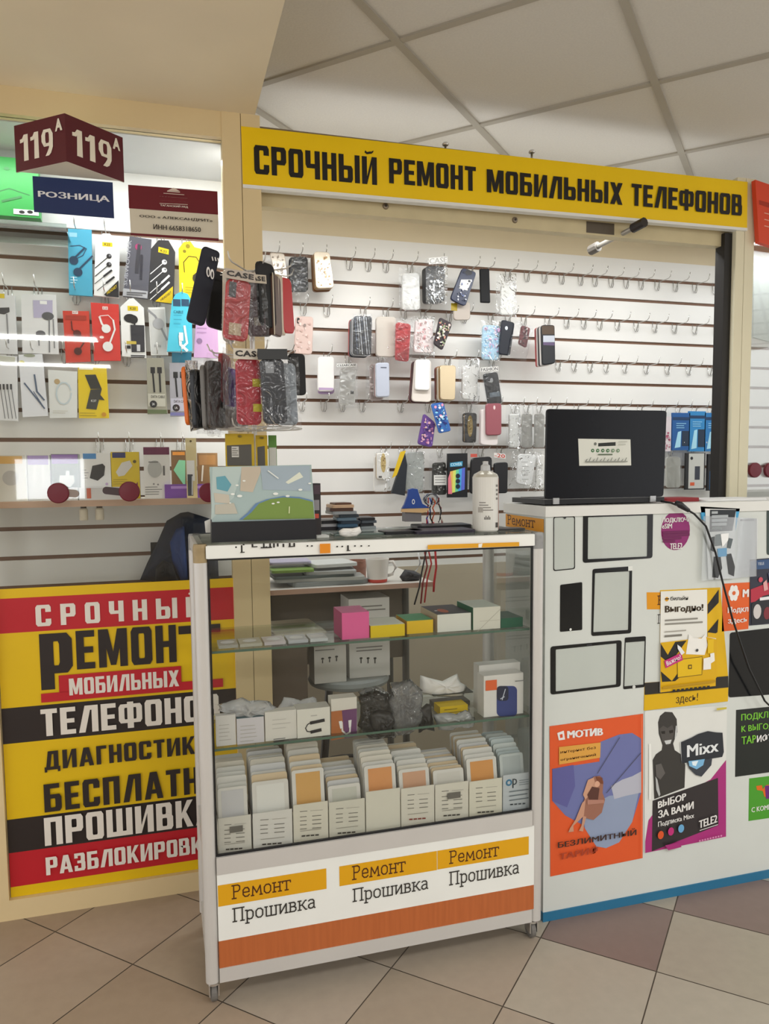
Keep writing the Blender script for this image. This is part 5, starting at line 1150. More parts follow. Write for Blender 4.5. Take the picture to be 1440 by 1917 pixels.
# ---- middle shelf
GM = 'goods on the middle glass shelf'; z_ = ZS2 + .0005
def lines_(u, v, u1, n, dv=7): return lambda A: A.lines(u, v, u1, n, dv, 1.3, '#b9b6b0')
bx('paper_pack', 'white paper pack at the left end of the middle shelf', 'package', 404, 1341, 441, z_, YF + .045, .02, '#d9d7d4', lines_(410, 1358, 436, 5), GM)
bx('paper_pack', 'pale lilac paper pack, second on the middle shelf', 'package', 443, 1346, 494, z_, YF + .042, .02, '#d2cfd4', lines_(450, 1360, 488, 5), GM, top='#5a7a84')
bx('paper_pack', 'wide white paper pack, third on the middle shelf', 'package', 496, 1334, 555, z_, YF + .044, .03, '#dcd9d2', lambda A: A.lines(512, 1384, 548, 2, 4, 1.3, '#555').lines(510, 1348, 545, 3, 8, 1.2, '#c4c1bb'), GM)
def a(A):
    A.lines(582, 1340, 598, 1, 1, 2, '#b9b6b0'); A.L([(583, 1352), (576, 1356), (572, 1363), (575, 1369), (583, 1370)], 1.8, K); A.L([(582, 1353), (606, 1348)], 6, K); A.L([(583, 1370), (600, 1366)], 6, K); A.lines(562, 1384, 612, 1, 1, 1.2, '#b0ada5')
bx('cable_box', 'white box with a black cable picture on the middle shelf', 'box', 556, 1329, 618, z_, YF + .04, .05, '#dfddd4', a, GM, top='#c9c7c0')
def a(A):
    A.P([(620, 1332), (668, 1326), (668, 1378), (620, 1386)], '#b06a3a'); A.P([(640, 1330), (668, 1326), (668, 1378), (645, 1382)], '#6a3f6a'); A.L([(640, 1352), (641, 1368), (648, 1374), (655, 1370), (656, 1350)], 3, '#e4e0dc'); A.P([(634, 1350), (640, 1349), (641, 1362), (637, 1364)], W); A.P([(652, 1348), (658, 1347), (657, 1360), (653, 1362)], W)
bx('cable_box', 'orange and violet boxed cable with a white top on the middle shelf', 'box', 620, 1309, 668, z_, YF + .05, .04, '#d9d5cc', a, GM)
GREYBAG = M('#a9a6a6', .35, noise=.2, bump=.6)
puff('plastic_bag', 'clear crumpled bag lying on the white paper packs', 'bag', YF + .075, [(408, 1316), (450, 1309), (500, 1313), (520, 1322), (512, 1338), (470, 1345), (430, 1340), (409, 1330)], .03, clear('#e4e2e4', 1.2, .15, .45, .5, 30.0), group=GM, seed=11, wob=.7, jag=.005)
for n_, (o_, c, dsc, y_) in enumerate((
        ([(520, 1330), (535, 1305), (560, 1310), (590, 1302), (600, 1330), (560, 1342)], clear('#dcd6d8', 1.2, .2, .5, .5), 'crumpled grey bag behind the boxed cables', YF + .14),
        ([(672, 1300), (705, 1292), (735, 1300), (745, 1330), (740, 1378), (690, 1384), (672, 1360)], clear('#8f8a86', 1.5, .12, .12, .9, 26.0, '#6a6662'), 'dark bagged accessory beside the orange boxed cable', YF + .08),
        ([(733, 1280), (770, 1274), (788, 1295), (792, 1340), (775, 1372), (740, 1376), (730, 1330)], clear('#c9c6c6', 1.5, .12, .12, .9, 26.0), 'clear bag of dark parts in the middle of the middle shelf', YF + .06),
        ([(672, 1292), (700, 1284), (722, 1290), (735, 1312), (705, 1318), (676, 1316)], clear('#c9c6c4', 1.5, .12, .15, .9, 26.0), 'small grey bag lying behind the dark bagged accessory', YF + .13),
        ([(690, 1335), (722, 1330), (740, 1345), (735, 1376), (700, 1380)], M('#2f2c2a', .4, noise=.3), 'small black adapter bag before the dark accessory', YF + .055),
        ([(745, 1310), (780, 1305), (785, 1360), (750, 1372)], M('#3d3a38', .5, noise=.3), 'black accessory inside the clear bag of parts', YF + .10),
        ([(778, 1322), (805, 1318), (812, 1366), (782, 1370)], M('#35322f', .45, noise=.3), 'black charger block under the white tissue', YF + .09),
        ([(812, 1338), (870, 1330), (892, 1345), (880, 1362), (820, 1368)], clear('#cfd4d0', 1.3, .15, .3, .6), 'clear sleeve lying in front of the yellow box', YF + .06))):
    puff('plastic_bag' if 'bag' in dsc or 'sleeve' in dsc else 'charger', dsc, 'bag' if 'bag' in dsc or 'sleeve' in dsc else 'charger', y_, o_, .02, c, group=GM, seed=20 + n_, wob=.7, jag=.006, n=7)
bx('carton', 'dark flat box under the white tissue', 'carton', 812, 1305, 886, z_ + .041, YF + .15, .06, '#45463f', None, GM)
bx('carton', 'dark carton under the dark flat box', 'carton', 815, 1318, 880, z_, YF + .16, .05, '#5d5a52', None, GM)
bx('carton', 'small yellow box on the middle shelf', 'carton', 824, 1324, 876, z_, YF + .10, .05, '#d9b818', lambda A: A.lines(832, 1329, 868, 2, 6, 1.5, '#8a741a'), GM)
puff('paper_tissue', 'crumpled white tissue on the dark flat box', 'tissue', YF + .17, [(787, 1264), (800, 1268), (828, 1275), (856, 1261), (862, 1277), (874, 1284), (868, 1303), (840, 1305), (812, 1303), (786, 1296)], .02, M('#ece9e6', .7, bump=.4), group=GM, seed=31)
def a(A):
    q = rrect(930, 1284, 968, 1341, .22); A.P(q, '#2f3f80'); A.P(rrect(930, 1284, 952, 1312, .3), '#1d2440'); A.L([(940, 1310), (946, 1290)], 1.6, '#c9d0e0'); A.L([(937, 1308), (944, 1304)], 1.6, '#c9d0e0'); A.R(909, 1274, 930, 1291, '#e0622c'); A.lines(964, 1275, 984, 1, 1, 1.8, '#8a8a8a', .1)
bx('phone_box', 'white phone box with a blue phone picture and orange sticker', 'box', 906, 1266, 980, z_, YF + .045, .045, '#dcdad6', a, GM)
bx('phone_box', 'white phone box behind the one with the blue phone', 'box', 897, 1246, 974, z_, YF + .10, .04, '#d4d2ce', lambda A: (A.lines(903, 1261, 924, 1, 1, 1.8, '#c98a80', .1), A.lines(955, 1257, 972, 1, 1, 1.8, '#777', .1)), GM)

# ---- nine bins of screen protectors on the bottom deck
GBn = 'card bins on the bottom deck'
z_ = ZD + .0005
BINS = [(408, 470, 1533, '#d6d3ca', '#c9c9cc', 1446, 1), (473, 547, 1524, '#dddbd6', '#e4e4e0', 1432, 1), (549, 614, 1508, '#dcd8ca', '#d6a764', 1410, 1), (616, 683, 1503, '#d8d5c8', '#c9cac0', 1450, 1), (685, 749, 1483, '#dcd9cc', '#dc9a62', 1408, 0), (751, 813, 1477, '#dcd8cc', '#cfa284', 1420, 1), (815, 877, 1470, '#dcd8cc', '#d4d1ca', 1432, 1), (879, 940, 1464, '#e0dccc', '#d99a58', 1396, 1), (942, 996, 1452, '#c3cad0', '#b3bcbe', 1392, 2)]
for i, (u0, u1, v0, cb, cf, vt, txt) in enumerate(BINS):
    nth = ('first', 'second', 'third', 'fourth', 'fifth', 'sixth', 'seventh', 'eighth', 'ninth')[i]
    y0 = YF + .030; p = PY(u0, v0, y0); q = PY(u1, v0, y0); zt_ = p.z; x0, x1 = p.x, min(q.x, .982)
    dpt = .17
    t = thing('card_bin', '%s card bin from the left on the bottom deck%s' % (nth, ', blank fronted' if txt == 0 else ', bluish with round mark' if txt == 2 else ''), 'bin', ((x0 + x1) / 2, y0, z_), GBn)
    m = M(cb, .55); mb = MB()
    mb.box(x0, y0, z_, x1, y0 + .002, zt_, m)
    if txt:
        A = Art(SY(y0), mb, .0006); w_ = u1 - u0; vm = v0; h_ = 62; G2 = '#77746c'
        sl_ = -.14
        def ln(a, b, r0, r1, c=G2, wd_=1.3): A.L([(u0 + w_ * a, vm + h_ * b + sl_ * w_ * a * .6), (u0 + w_ * r0, vm + h_ * r1 + sl_ * w_ * r0 * .6)], wd_, c)
        if txt == 1:
            ln(.2, .2, .4, .2); ln(.5, .2, .85, .2, '#aaa69c', .8)
            for k in range(3 if i % 2 else 4): ln(.2, .36 + k * .12, .38, .36 + k * .12); ln(.55, .36 + k * .12, .8, .36 + k * .12)
            ln(.2, .78, .8, .76, '#9a968c', 1)
            for k in range(4): ln(.25 + k * .13, .93, .33 + k * .13, .93, '#3a3630' if i != 5 else '#8a3a34', 2.6)
            if i in (0, 6): A.R(u0 + w_ * .35, vm + 14, u0 + w_ * .75, vm + 22, '#6d6a64')
        else:
            A.C(u0 + w_ * .2, vm + 13, 6.5, '#3a7aa0', 16); A.C(u0 + w_ * .2, vm + 13, 3.2, cb, 12); A.T('p', u0 + w_ * .32, vm + 6, u0 + w_ * .48, vm + 22, '#22303a'); A.lines(u0 + w_ * .55, vm + 9, u1 - 2, 3, 4, 1.2, '#77828a'); A.lines(u0 + w_ * .2, vm + 30, u1 - 3, 3, 8, 2, '#6a747c', .2)
            for k in range(4): ln(.25 + k * .14, .88, .32 + k * .14, .88, '#3a444c', 2.6)
    mb.build('front_wall', t)
    mb = MB(); mb.box(x0, y0 + .002, z_, x0 + .0015, y0 + dpt, zt_ * .55 + z_ * .45 + .02, m); mb.build('side_wall', t)
    mb = MB(); mb.box(x1 - .0015, y0 + .002, z_, x1, y0 + dpt, zt_ * .55 + z_ * .45 + .02, m); mb.build('side_wall', t)
    mb = MB(); mb.box(x0 + .0015, y0 + .002, z_, x1 - .0015, y0 + dpt, z_ + .0015, m); mb.build('bottom', t)
    # packets leaning back, one behind the other
    rr = random.Random(40 + i); zf = PY(u0, vt, y0 + .05).z; npk = 10
    ww = (x1 - x0) - .006
    for k in range(npk):
        yk = y0 + .008 + k * .0135; hgt = (zt_ - z_) + (zf - zt_) * (.62 + .38 * min(1, k / 5)) + rr.uniform(-.004, .006); lean = .055
        A_ = Vector((1, 0, 0)); N_ = Vector((0, -1, lean * 3)).normalized(); s = Surf((x0 + .003, yk, z_ + .003), A_, N_)
        w2 = ww * (1 - .04 * rr.random()); ox = (ww - w2) * rr.random()
        r_ = .006; out = [(ox, 0), (ox + w2, 0), (ox + w2, hgt - r_), (ox + w2 - r_ * .3, hgt - r_ * .3), (ox + w2 - r_, hgt), (ox + r_, hgt), (ox + r_ * .3, hgt - r_ * .3), (ox, hgt - r_)]
        cpk = '#dbd9d4' if i != 8 else '#c4cccc'
        if k: cpk = rr.choice(['#dbd9d4', '#d2d1cc', '#dcd6ca', '#cfcfd0', '#d9c4a4']) if i != 8 else rr.choice(['#c0cacb', '#b4c0c2', '#ccd2d0'])
        mb = MB(); mb.prism(s, out, .0028, M(cpk, .3), 0)
        if k == 0:
            A = Art(s, mb, .0005, .4); mg = .12 * w2; A.add([R4(ox + mg, .01, ox + w2 - mg, hgt - mg * .8)], cf)
        mb.build('screen_protector', label=('front screen protector packet in the %s card bin from the left' if k == 0 else 'screen protector packet filed behind the front one in the %s bin') % nth, cat='packet', group='packets in the %s bin' % nth)
# ================================================================== things on top of the showcase
zt = ZT + .0005
# upright clear pouch with a green hill picture and a black lower band
yd = YF + .055
t = thing('display_pouch', 'glossy pouch with a green picture over a black band standing on the showcase', 'pouch', (PY(490, 1015, yd).x, yd, zt))
p = [PY(393, 873, yd), PY(583, 870, yd), PY(590, 972, yd), PY(397, 978, yd)]
s = SY(yd); mb = MB(); q = [s.to2(*c) for c in ((393, 874), (583, 870), (590, 972), (397, 978))]; mb.prism(s, q, .02, M('#a9bdbd', .15), .0)
A = Art(s, mb, .0006, .12)
def ZP(x, y): return (360 + x / 4.235, 860 + y / 4.235)
A.P([ZP(160, 60), ZP(400, 60), ZP(330, 300), ZP(150, 480)], '#b9cac8'); A.P([ZP(390, 60), ZP(560, 55), ZP(480, 260), ZP(380, 250)], '#c4b9a8'); A.P([ZP(540, 55), ZP(930, 50), ZP(940, 250), ZP(560, 240)], '#a4b4c0'); A.P([ZP(190, 140), ZP(260, 130), ZP(310, 200), ZP(280, 255), ZP(195, 235)], '#6aa4b4')
A.P([ZP(740, 180), ZP(850, 100), ZP(880, 140), ZP(760, 195)], '#dfe4d4'); A.P([ZP(170, 265), ZP(290, 280), ZP(300, 350), ZP(180, 340)], '#c6c0b2'); A.P([ZP(180, 360), ZP(330, 345), ZP(360, 430), ZP(180, 435)], '#c0bdb0')
hill = lambda k: [ZP(x, y) for x, y in ((370 + k, 478), (440 + k, 420), (500 + k, 350), (590 + k, 315), (720, 290 + k * .4), (850, 298 + k * .4), (955, 325 + k * .4), (968, 468), (600, 474))]
A.P(hill(0), '#6a8ab0'); A.P(hill(28), '#7c9650')
for x, y, r_ in ((355, 205, 3), (410, 170, 3), (320, 275, 4), (375, 290, 5), (660, 272, 5), (755, 290, 4), (640, 350, 3), (680, 340, 3), (930, 190, 3), (855, 240, 4), (300, 345, 2)): A.C(*ZP(x, y), r_, '#eef2ee', 10, r_ * .5)
A.L([ZP(600, 90), ZP(680, 150)], 2, '#e8ece8'); A.L([ZP(768, 375), ZP(766, 425)], 2, '#d4dcb0')
mb.build('picture_panel', t)
mb = MB(); a_ = s.to2(395, 978); b_ = s.to2(591, 1015); mb.box(a_[0], yd - .012, zt, b_[0], yd + .03, a_[1] + .001, M('#202127', .35)); mb.build('black_band', t)
sheet('price_tag', 'small white tag standing left of the black band', 'tag', SY(yd + .02), [(383, 976), (394, 971), (394, 997), (385, 997)], '#d9dad6', .003)
bx('accessory_box', 'dark box with a small red corner beside the glossy pouch', 'box', 586, 905, 600, zt, YF + .10, .05, '#2b272a', lambda A: A.R(586, 962, 597, 970, '#c9503c').R(587, 936, 598, 955, '#8f8c90').R(587, 908, 599, 925, '#4a3a44'))
# flat things on the glass top
def flat(name, label, cat, pts, th, col, z=zt, rough=.3, group=None, art=None, edge=None):
    s = SZ(z); o = [s.to2(*p) for p in pts]; mb = MB(); mb.prism(s, o, th, M(col, rough) if isinstance(col, str) else col, th, M(edge, rough) if edge else None, .0 if th < .004 else .001)
    if art: art(Art(s, mb, th + .0005, rough))
    return mb.build(name, label=label, cat=cat, group=group)
def slab_(name, label, cat, u0, u1, v, Y, d, z, h, col, group=None, rot=0, rough=.35, art=None):
    """flat device lying at height z: pixel columns u0..u1 at depth Y"""
    a_ = PY(u0, v, Y); b_ = PY(u1, v, Y); c = Vector(((a_.x + b_.x) / 2, Y + d / 2, z)); R_ = Matrix.Rotation(math.radians(rot), 3, 'Z'); w_ = (b_.x - a_.x) / 2
    r = min(w_, d / 2) * .22; P = []
    for cx_, cy_, a0 in ((w_ - r, -d / 2 + r, -90), (w_ - r, d / 2 - r, 0), (-w_ + r, d / 2 - r, 90), (-w_ + r, -d / 2 + r, 180)):
        for k in range(5): a2 = math.radians(a0 + 22.5 * k); P.append((cx_ + r * math.cos(a2), cy_ + r * math.sin(a2)))
    s = Surf(c, R_ @ Vector((1, 0, 0)), (0, 0, 1)); mb = MB(); m = M(col, rough) if isinstance(col, str) else col
    mb.prism(s, P, h, m, h, None, min(.0015, h * .3))
    if art: A = Art(s, mb, h + .0005, rough); art(A, w_, d)
    return mb.build(name, label=label, cat=cat, group=group)
GT = 'sheets and phones on the showcase top'
slab_('glass_sheet', 'long pale sheet of screen glass at the back of the showcase top', 'glass sheet', 598, 782, 975, YF + .26, .06, zt, .004, '#aeb4b2', GT, 0, .15)
slab_('glass_sheet', 'grey sheet of screen glass in front of the long pale one', 'glass sheet', 600, 720, 985, YF + .18, .07, zt, .005, '#9aa4a2', GT, 2, .15, lambda A, w_, d: A.add([R4(.0, -.02, .03, -.01)], '#c97a4a'))
slab_('glass_sheet', 'greenish sheet of glass beside the black phone on the showcase top', 'glass sheet', 625, 722, 995, YF + .10, .06, zt, .006, '#5f6d68', GT, -1, .15)
slab_('phone', 'black phone lying in the middle of the showcase top', 'phone', 720, 795, 992, YF + .09, .07, zt, .009, '#191a1e', GT, 3)
slab_('tablet', 'dark violet tablet lying left of the spray can', 'tablet', 780, 892, 992, YF + .07, .10, zt, .009, '#2b2634', GT, 0)
slab_('tablet', 'black tablet lying behind the violet one', 'tablet', 785, 885, 978, YF + .19, .09, zt, .014, '#1c1b20', GT, -2)
slab_('glass_sheet', 'small white crumpled film at the left of the showcase top', 'film', 592, 617, 1000, YF + .07, .05, zt, .006, '#cfd2cf', GT, 0)
slab_('tool', 'dark flat tool at the right end of the showcase top', 'tool', 930, 985, 998, YF + .10, .05, zt, .005, '#2d2c2c', GT, 0)
puff('paper_tissue', 'small white crumpled tissue near the front of the showcase top', 'tissue', YF + .06, [(634, 994), (642, 989), (660, 989), (674, 986), (677, 996), (668, 1004), (648, 1006), (636, 1002)], .012, M('#eceae6', .7, bump=.3), seed=44)
# pile of phones at the back of the glass top
GP = 'phones piled on the back of the showcase top'
PH = [(610, 652, '#24222a', 'bottom left'), (606, 650, '#8f8f96', 'second left'), (608, 653, '#1f1e26', 'third left')]
zc = zt + .005
yp = YF + .285
zq = zc
for k, (u0, u1, c, d_) in enumerate(((602, 636, '#232029', 'bottom'), (602, 637, '#a9a9ae', 'middle'), (600, 636, '#1d1c22', 'top'))):
    slab_('phone', 'phone in the low left pile behind the glossy pouch, %s' % d_, 'phone', u0, u1, 968, yp - .03, .10, zq, .009, c, GP, (k - 1) * 4); zq += .0094
zq = zc
for k, (u0, u1, c, d_) in enumerate(((636, 672, '#22303e', 'lowest, dark blue'), (634, 671, '#3a5a74', 'second, steel blue'), (637, 674, '#223040', 'third, navy'), (633, 670, '#5a7080', 'fourth, grey-blue'), (635, 673, '#26303a', 'fifth, slate'), (621, 668, '#8f9498', 'sixth, grey'), (620, 664, '#4a2f24', 'seventh, brown'), (622, 664, '#c0a184', 'topmost, tan'))):
    slab_('phone', 'phone in the tall middle pile, %s' % d_, 'phone', u0, u1, 960, yp - .06, .085, zq, .0088, c, GP, ((k * 37) % 11 - 5)); zq += .0092
slab_('phone', 'small brown phone lying on top of the tall pile', 'phone', 626, 658, 930, yp - .05, .06, zq, .005, '#5a3a28', GP, 5)
zq = zc
for k, (u0, u1, c, d_) in enumerate(((676, 706, '#8d969a', 'bottom'), (672, 700, '#1f2228', 'second'), (676, 706, '#4a525a', 'third'), (673, 704, '#1b1d22', 'top'))):
    slab_('phone', 'phone in the right pile beside the tall one, %s' % d_, 'phone', u0, u1, 960, yp - .03, .09, zq, .008, c, GP, (k * 5) % 7 - 3); zq += .0084
# scraper standing in its holder
ys_ = YF + .27; s = SY(ys_)
t = thing('scraper', 'blue plastic scraper with a cream blade standing on the showcase top', 'scraper', PY(768, 975, ys_))
def ZQ(x, y): return (560 + x / 3.2727, 700 + y / 3.2727)
mb = MB(); mb.prism(s, [s.to2(*ZQ(x, y)) for x, y in ((625, 825), (640, 800), (660, 745), (665, 708), (690, 700), (720, 705), (730, 740), (750, 795), (795, 820))], .012, M('#23489a', .4), .012, None, .002); mb.build('handle', t)
mb = MB(); mb.prism(s, [s.to2(*ZQ(x, y)) for x, y in ((620, 845), (625, 826), (795, 822), (775, 845), (750, 850))], .008, M('#d6b384', .5), .010); mb.build('blade', t)
mb = MB(); mb.prism(s, [s.to2(*ZQ(x, y)) for x, y in ((650, 846), (750, 846), (750, 905), (650, 905))], .03, M('#77757a', .5), .0); mb.build('holder', t)
mb = MB(); A = Art(s, mb, .0135); A.C(*ZQ(692, 782), 3, '#e4e6ea', 12, 5); A.C(*ZQ(692, 782), 1.6, '#23489a', 10, 3); mb.build('print_mark', t)
# bundle of thin wires
t = thing('wire_bundle', 'bundle of thin coloured wires hanging behind the scraper', 'wires', PY(808, 985, ys_ + .04))
rr = random.Random(5)
for k, c in enumerate(('#b02a2a', '#2a4ab0', '#1d1d20', '#c9603a', '#1d1d20', '#8a2f2f', '#e0dcd4')):
    u = 795 + k * 6; P = [PY(u + rr.uniform(-4, 4) + (1 - j / 6) * (6 - k * 2), 932 + j * 9.5, ys_ + .03 + .01 * math.sin(j + k)) for j in range(7)]
    if k == 4: P = [PY(x, y, ys_ + .03) for x, y in ((812, 940), (822, 944), (826, 956), (824, 972), (821, 978))]
    mb = MB(); mb.tube(P, .0022, M(c, .4), 6); mb.build('wire', t, smooth=True)
mb = MB(); c_ = PY(808, 935, ys_ + .03)
for k in range(14):
    a0, b0 = rr.uniform(0, 6.28), rr.uniform(-1, 1); P = [c_ + Vector((math.cos(a0 + j * .6) * .022, b0 * .012 + math.sin(j) * .006, math.sin(a0 + j * .6) * .018)) for j in range(7)]
    mb.tube(P, .0014, M(('#d9dadc', '#4a5a7a', '#3a3a3e', '#9aa4b0')[k % 4], .4), 5)
mb.build('coil', t, smooth=True)
# spray can
yc = YF + .10; b0 = PY(909, 992, yc); r_ = (PY(931.5, 950, yc).x - PY(887, 950, yc).x) / 2
t = thing('spray_can', 'white aerosol can with a clear cap on the right of the showcase top', 'spray can', (b0.x, yc, zt))
H = PY(909, 893, yc).z - zt
mb = MB(); mb.lathe((b0.x, yc, zt), [(r_ * .9, 0), (r_, .004), (r_, H)], M('#d9d8d2', .35), 32); s = Surf((b0.x, yc - r_, 0), (1, 0, 0), (0, -1, 0))
cb = mb.build('can_body', t, smooth=False)
mb = MB()
def wrap(x0, x1, z0, z1, c, n=6):
    for k in range(n):
        a1 = x0 + (x1 - x0) * k / n; a2 = x0 + (x1 - x0) * (k + 1) / n; R2 = r_ + .0006
        mb.poly([(b0.x + R2 * math.sin(a1), yc - R2 * math.cos(a1), zt + z0), (b0.x + R2 * math.sin(a2), yc - R2 * math.cos(a2), zt + z0), (b0.x + R2 * math.sin(a2), yc - R2 * math.cos(a2), zt + z1), (b0.x + R2 * math.sin(a1), yc - R2 * math.cos(a1), zt + z1)], M(c, .35))
wrap(.95, 1.15, .006, H - .004, '#c9705a', 2)
for k in range(5): wrap(-.5 + .1 * k, -.44 + .1 * k, .035, .042 + (k % 2) * .004, '#55524e', 1)
for k in range(4): wrap(-.9, .2 - .2 * k, .06 + k * .007, .063 + k * .007, '#8d8a85', 6)
wrap(-1.0, -.6, .055, .07, '#a9a59e', 3); wrap(.45, .8, .012, .026, '#3a3733', 3)
for k in range(4): wrap(.5, .75, .09 + k * .012, .096 + k * .012, '#77736c', 2)
mb.build('label_print', t)
mb = MB(); mb.lathe((b0.x, yc, zt + H), [(r_, 0), (r_ * .9, .008), (r_ * .5, .016), (r_ * .38, .018)], M('#c4c2b6', .25, .3), 28); mb.build('shoulder', t, smooth=True)
mb = MB(); mb.lathe((b0.x, yc, zt + H + .018), [(r_ * .38, 0), (r_ * .36, .014), (r_ * .22, .018), (r_ * .22, .026), (0, .027)], clear('#e8e8e4', 1.2, .1, .5), 20); mb.build('nozzle', t, smooth=True)

# ================================================================== inside the kiosk behind the showcase
ztb = .955
t = thing('work_table', 'pale work table inside the kiosk seen through the showcase', 'table', (.64, .30, 0))
mb = MB(); mb.box(.345, .10, ztb - .016, .94, .60, ztb, M('#cdc9c2', .45)); mb.box(.345, .098, ztb - .017, .94, .10, ztb + .0005, M('#c9a898', .5)); mb.build('table_top', t)
mb = MB(); mb.box(.36, .36, .62, .92, .378, ztb - .017, M('#7d7266', .6)); mb.build('modesty_panel', t)
for x_ in (.37, .915):
    for y_ in (.36, .58): mb = MB(); mb.tube([(x_, y_, 0), (x_, y_, ztb - .017)], .014, M('#55524c', .5), 10); mb.build('leg', t)
GL = 'laptops and papers piled on the work table'
zq = ztb + .0006
for k, (u0, u1, h, c, d_, rt, dd) in enumerate(((545, 690, .016, '#8f9698', 'lowest grey laptop of the pile on the work table', 3, .22), (520, 688, .012, '#b4b8b6', 'silver laptop second from the bottom of the pile', -4, .22), (512, 665, .010, '#5f6a6a', 'dark grey flat case in the pile on the work table', 2, .2), (575, 672, .012, '#a9adad', 'grey laptop near the top of the pile', -6, .16), (510, 590, .010, '#7a9a4a', 'green folder at the left of the pile', 0, .16))):
    slab_('laptop_shell' if 'laptop' in d_ else 'folder', d_, 'laptop' if 'laptop' in d_ else 'folder', u0, u1, 1080, .14, dd, zq, h, c, GL, rt, .35); zq += h + .0005
slab_('paper_stack', 'white papers topmost on the laptop pile', 'papers', 585, 668, 1055, .16, .15, zq, .012, '#c9cccb', GL, 8); zq += .0125
slab_('folder', 'violet-white folder lying left on the green folder', 'folder', 508, 585, 1048, .20, .12, zq, .008, '#a9a4c0', GL, -3)
# mug
c_ = PY(713, 1093, .13); r_ = .043; hm = PY(713, 1048, .13).z - ztb
t = thing('mug', 'white mug with a red base ring on the work table', 'mug', (c_.x, .13 + r_, ztb))
mb = MB(); o_ = (c_.x, .13 + r_, ztb + .0005); MW = M('#e4e0dc', .25); MR = M('#c4463c', .3)
mb.lathe(o_, [(r_ * .80, 0), (r_ * .84, .002), (r_ * .85, .012), (r_, hm), (r_ * .93, hm), (r_ * .78, .01), (0, .008)], MW, 28, mlist=[MR, MR, MW, MW, MW, MW]); mb.build('cup_body', t, smooth=True)
mb = MB(); mb.tube([(c_.x + r_ * .92, .13 + r_, ztb + hm * .82), (c_.x + r_ * 1.35, .13 + r_ - .005, ztb + hm * .85), (c_.x + r_ * 1.6, .13 + r_ - .008, ztb + hm * .6), (c_.x + r_ * 1.3, .13 + r_ - .005, ztb + hm * .3), (c_.x + r_ * .88, .13 + r_, ztb + hm * .25)], .006, MW, 8); mb.build('handle', t, smooth=True)
t = thing('mug', 'second cup with a brown pattern half behind the white mug', 'mug', (c_.x - .075, .27, ztb))
mb = MB(); mb.lathe((c_.x - .05, .28, ztb + .0005), [(.034, 0), (.036, .07), (.032, .07), (.03, .01), (0, .008)], M('#9a6a5a', .4, noise=.5, scale=60), 24); mb.build('cup_body', t, smooth=True)
puff('charger', 'dark phone charger with a coiled lead right of the white mug', 'charger', .16, [(748, 1080), (758, 1066), (775, 1068), (790, 1076), (785, 1086), (755, 1090)], .02, M('#33343a', .5), seed=51)
for k, (c, P, d_) in enumerate((('#8a2026', ((795, 1032), (800, 1060), (792, 1090), (788, 1130)), 'dark red lead hanging left beside the work table'), ('#c02a30', ((803, 1032), (808, 1055), (800, 1085), (795, 1128)), 'bright red lead hanging beside the work table'), ('#1d1d22', ((798, 1032), (790, 1070), (785, 1100), (776, 1132)), 'black lead hanging beside the work table'), ('#c0202a', ((815, 1030), (817, 1062), (813, 1090), (812, 1108)), 'red test probe hanging rightmost beside the work table'), ('#dfe0e2', ((783, 1035), (787, 1055), (778, 1070), (770, 1077)), 'white cable curling over the work table'))):
    mb = MB(); yy = .075 if k < 4 else .20; pts = [PY(u, v, yy) for u, v in P]; pts = [pts[0] + Vector((0, .02, .10))] + pts if k < 4 else pts
    mb.tube(pts, .003 if k != 3 else .004, M(c, .4), 7); mb.build('lead', label=d_, cat='cable', smooth=True, group='leads by the work table')
# stool with white cartons
zst = PY(665, 1268, .05).z; sx = PY(665, 1268, .10).x
t = thing('stool', 'round grey stool inside the kiosk carrying white cartons', 'stool', (sx, .20, 0))
zst = .615
mb = MB(); mb.lathe((sx, .20, zst - .035), [(.12, 0), (.145, .008), (.15, .02), (.145, .033), (.13, .035)], M('#8d9290', .5), 32); mb.build('seat', t, smooth=True)
for k in range(4):
    a_ = .6 + k * 1.5708; mb = MB(); mb.tube([(sx + .10 * math.cos(a_), .20 + .10 * math.sin(a_), zst - .036), (sx + .17 * math.cos(a_), .20 + .17 * math.sin(a_), .0)], .011, M('#4a4644', .5), 8); mb.build('leg', t)
mb = MB(); mb.tube([(sx + .14 * math.cos(k * .2618), .20 + .14 * math.sin(k * .2618), .25) for k in range(25)], .007, M('#4a4644', .5), 6); mb.build('foot_ring', t)
def a(A):
    A.lines(667, 1213, 718, 2, 6, 2.2, '#8a8682', .15)
    for k in range(3): A.L([(676 + k * 13, 1234), (676 + k * 13, 1241)], 2, '#3a3836'); A.C(676 + k * 13, 1232, 3, '#3a3836', 8, 2)
    A.lines(670, 1136, 722, 2, 7, 2.2, '#8a8682', .15)
bx('carton', 'tall white carton with grey print standing on the stool', 'carton', 653, 1122, 729, zst + .0005, .13, .13, '#e6e4e0', a, 'cartons on the stool', top='#d4d2ce')
def a(A):
    A.lines(590, 1218, 630, 1, 6, 2, '#8a8682', .2)
    for k in range(3): A.L([(604 + k * 13, 1236 - k * 2), (604 + k * 13, 1241 - k * 2)], 2, '#3a3836'); A.C(604 + k * 13, 1233 - k * 2, 3, '#3a3836', 8, 2)
bx('carton', 'low white carton left of the tall one on the stool', 'carton', 588, 1212, 648, zst + .0005, .10, .10, '#dedbd5', a, 'cartons on the stool')
# cardboard lid on the table frame and a dark box below
ztk = PY(570, 1190, .0).z
mb = MB(); a_ = PY(508, 1190, 0); b_ = PY(640, 1190, 0); mb.box(a_.x, .0, 0, b_.x - .12, .28, ztk, M('#63574b', .6)); mb.build('trunk', label='brown trunk standing under the work table', cat='trunk')
slab_('shelf_board', 'cream board lying on the brown trunk', 'board', 512, 610, 1188, .0, .26, ztk + .0005, .006, '#cdc3ac', None, 4, .6)
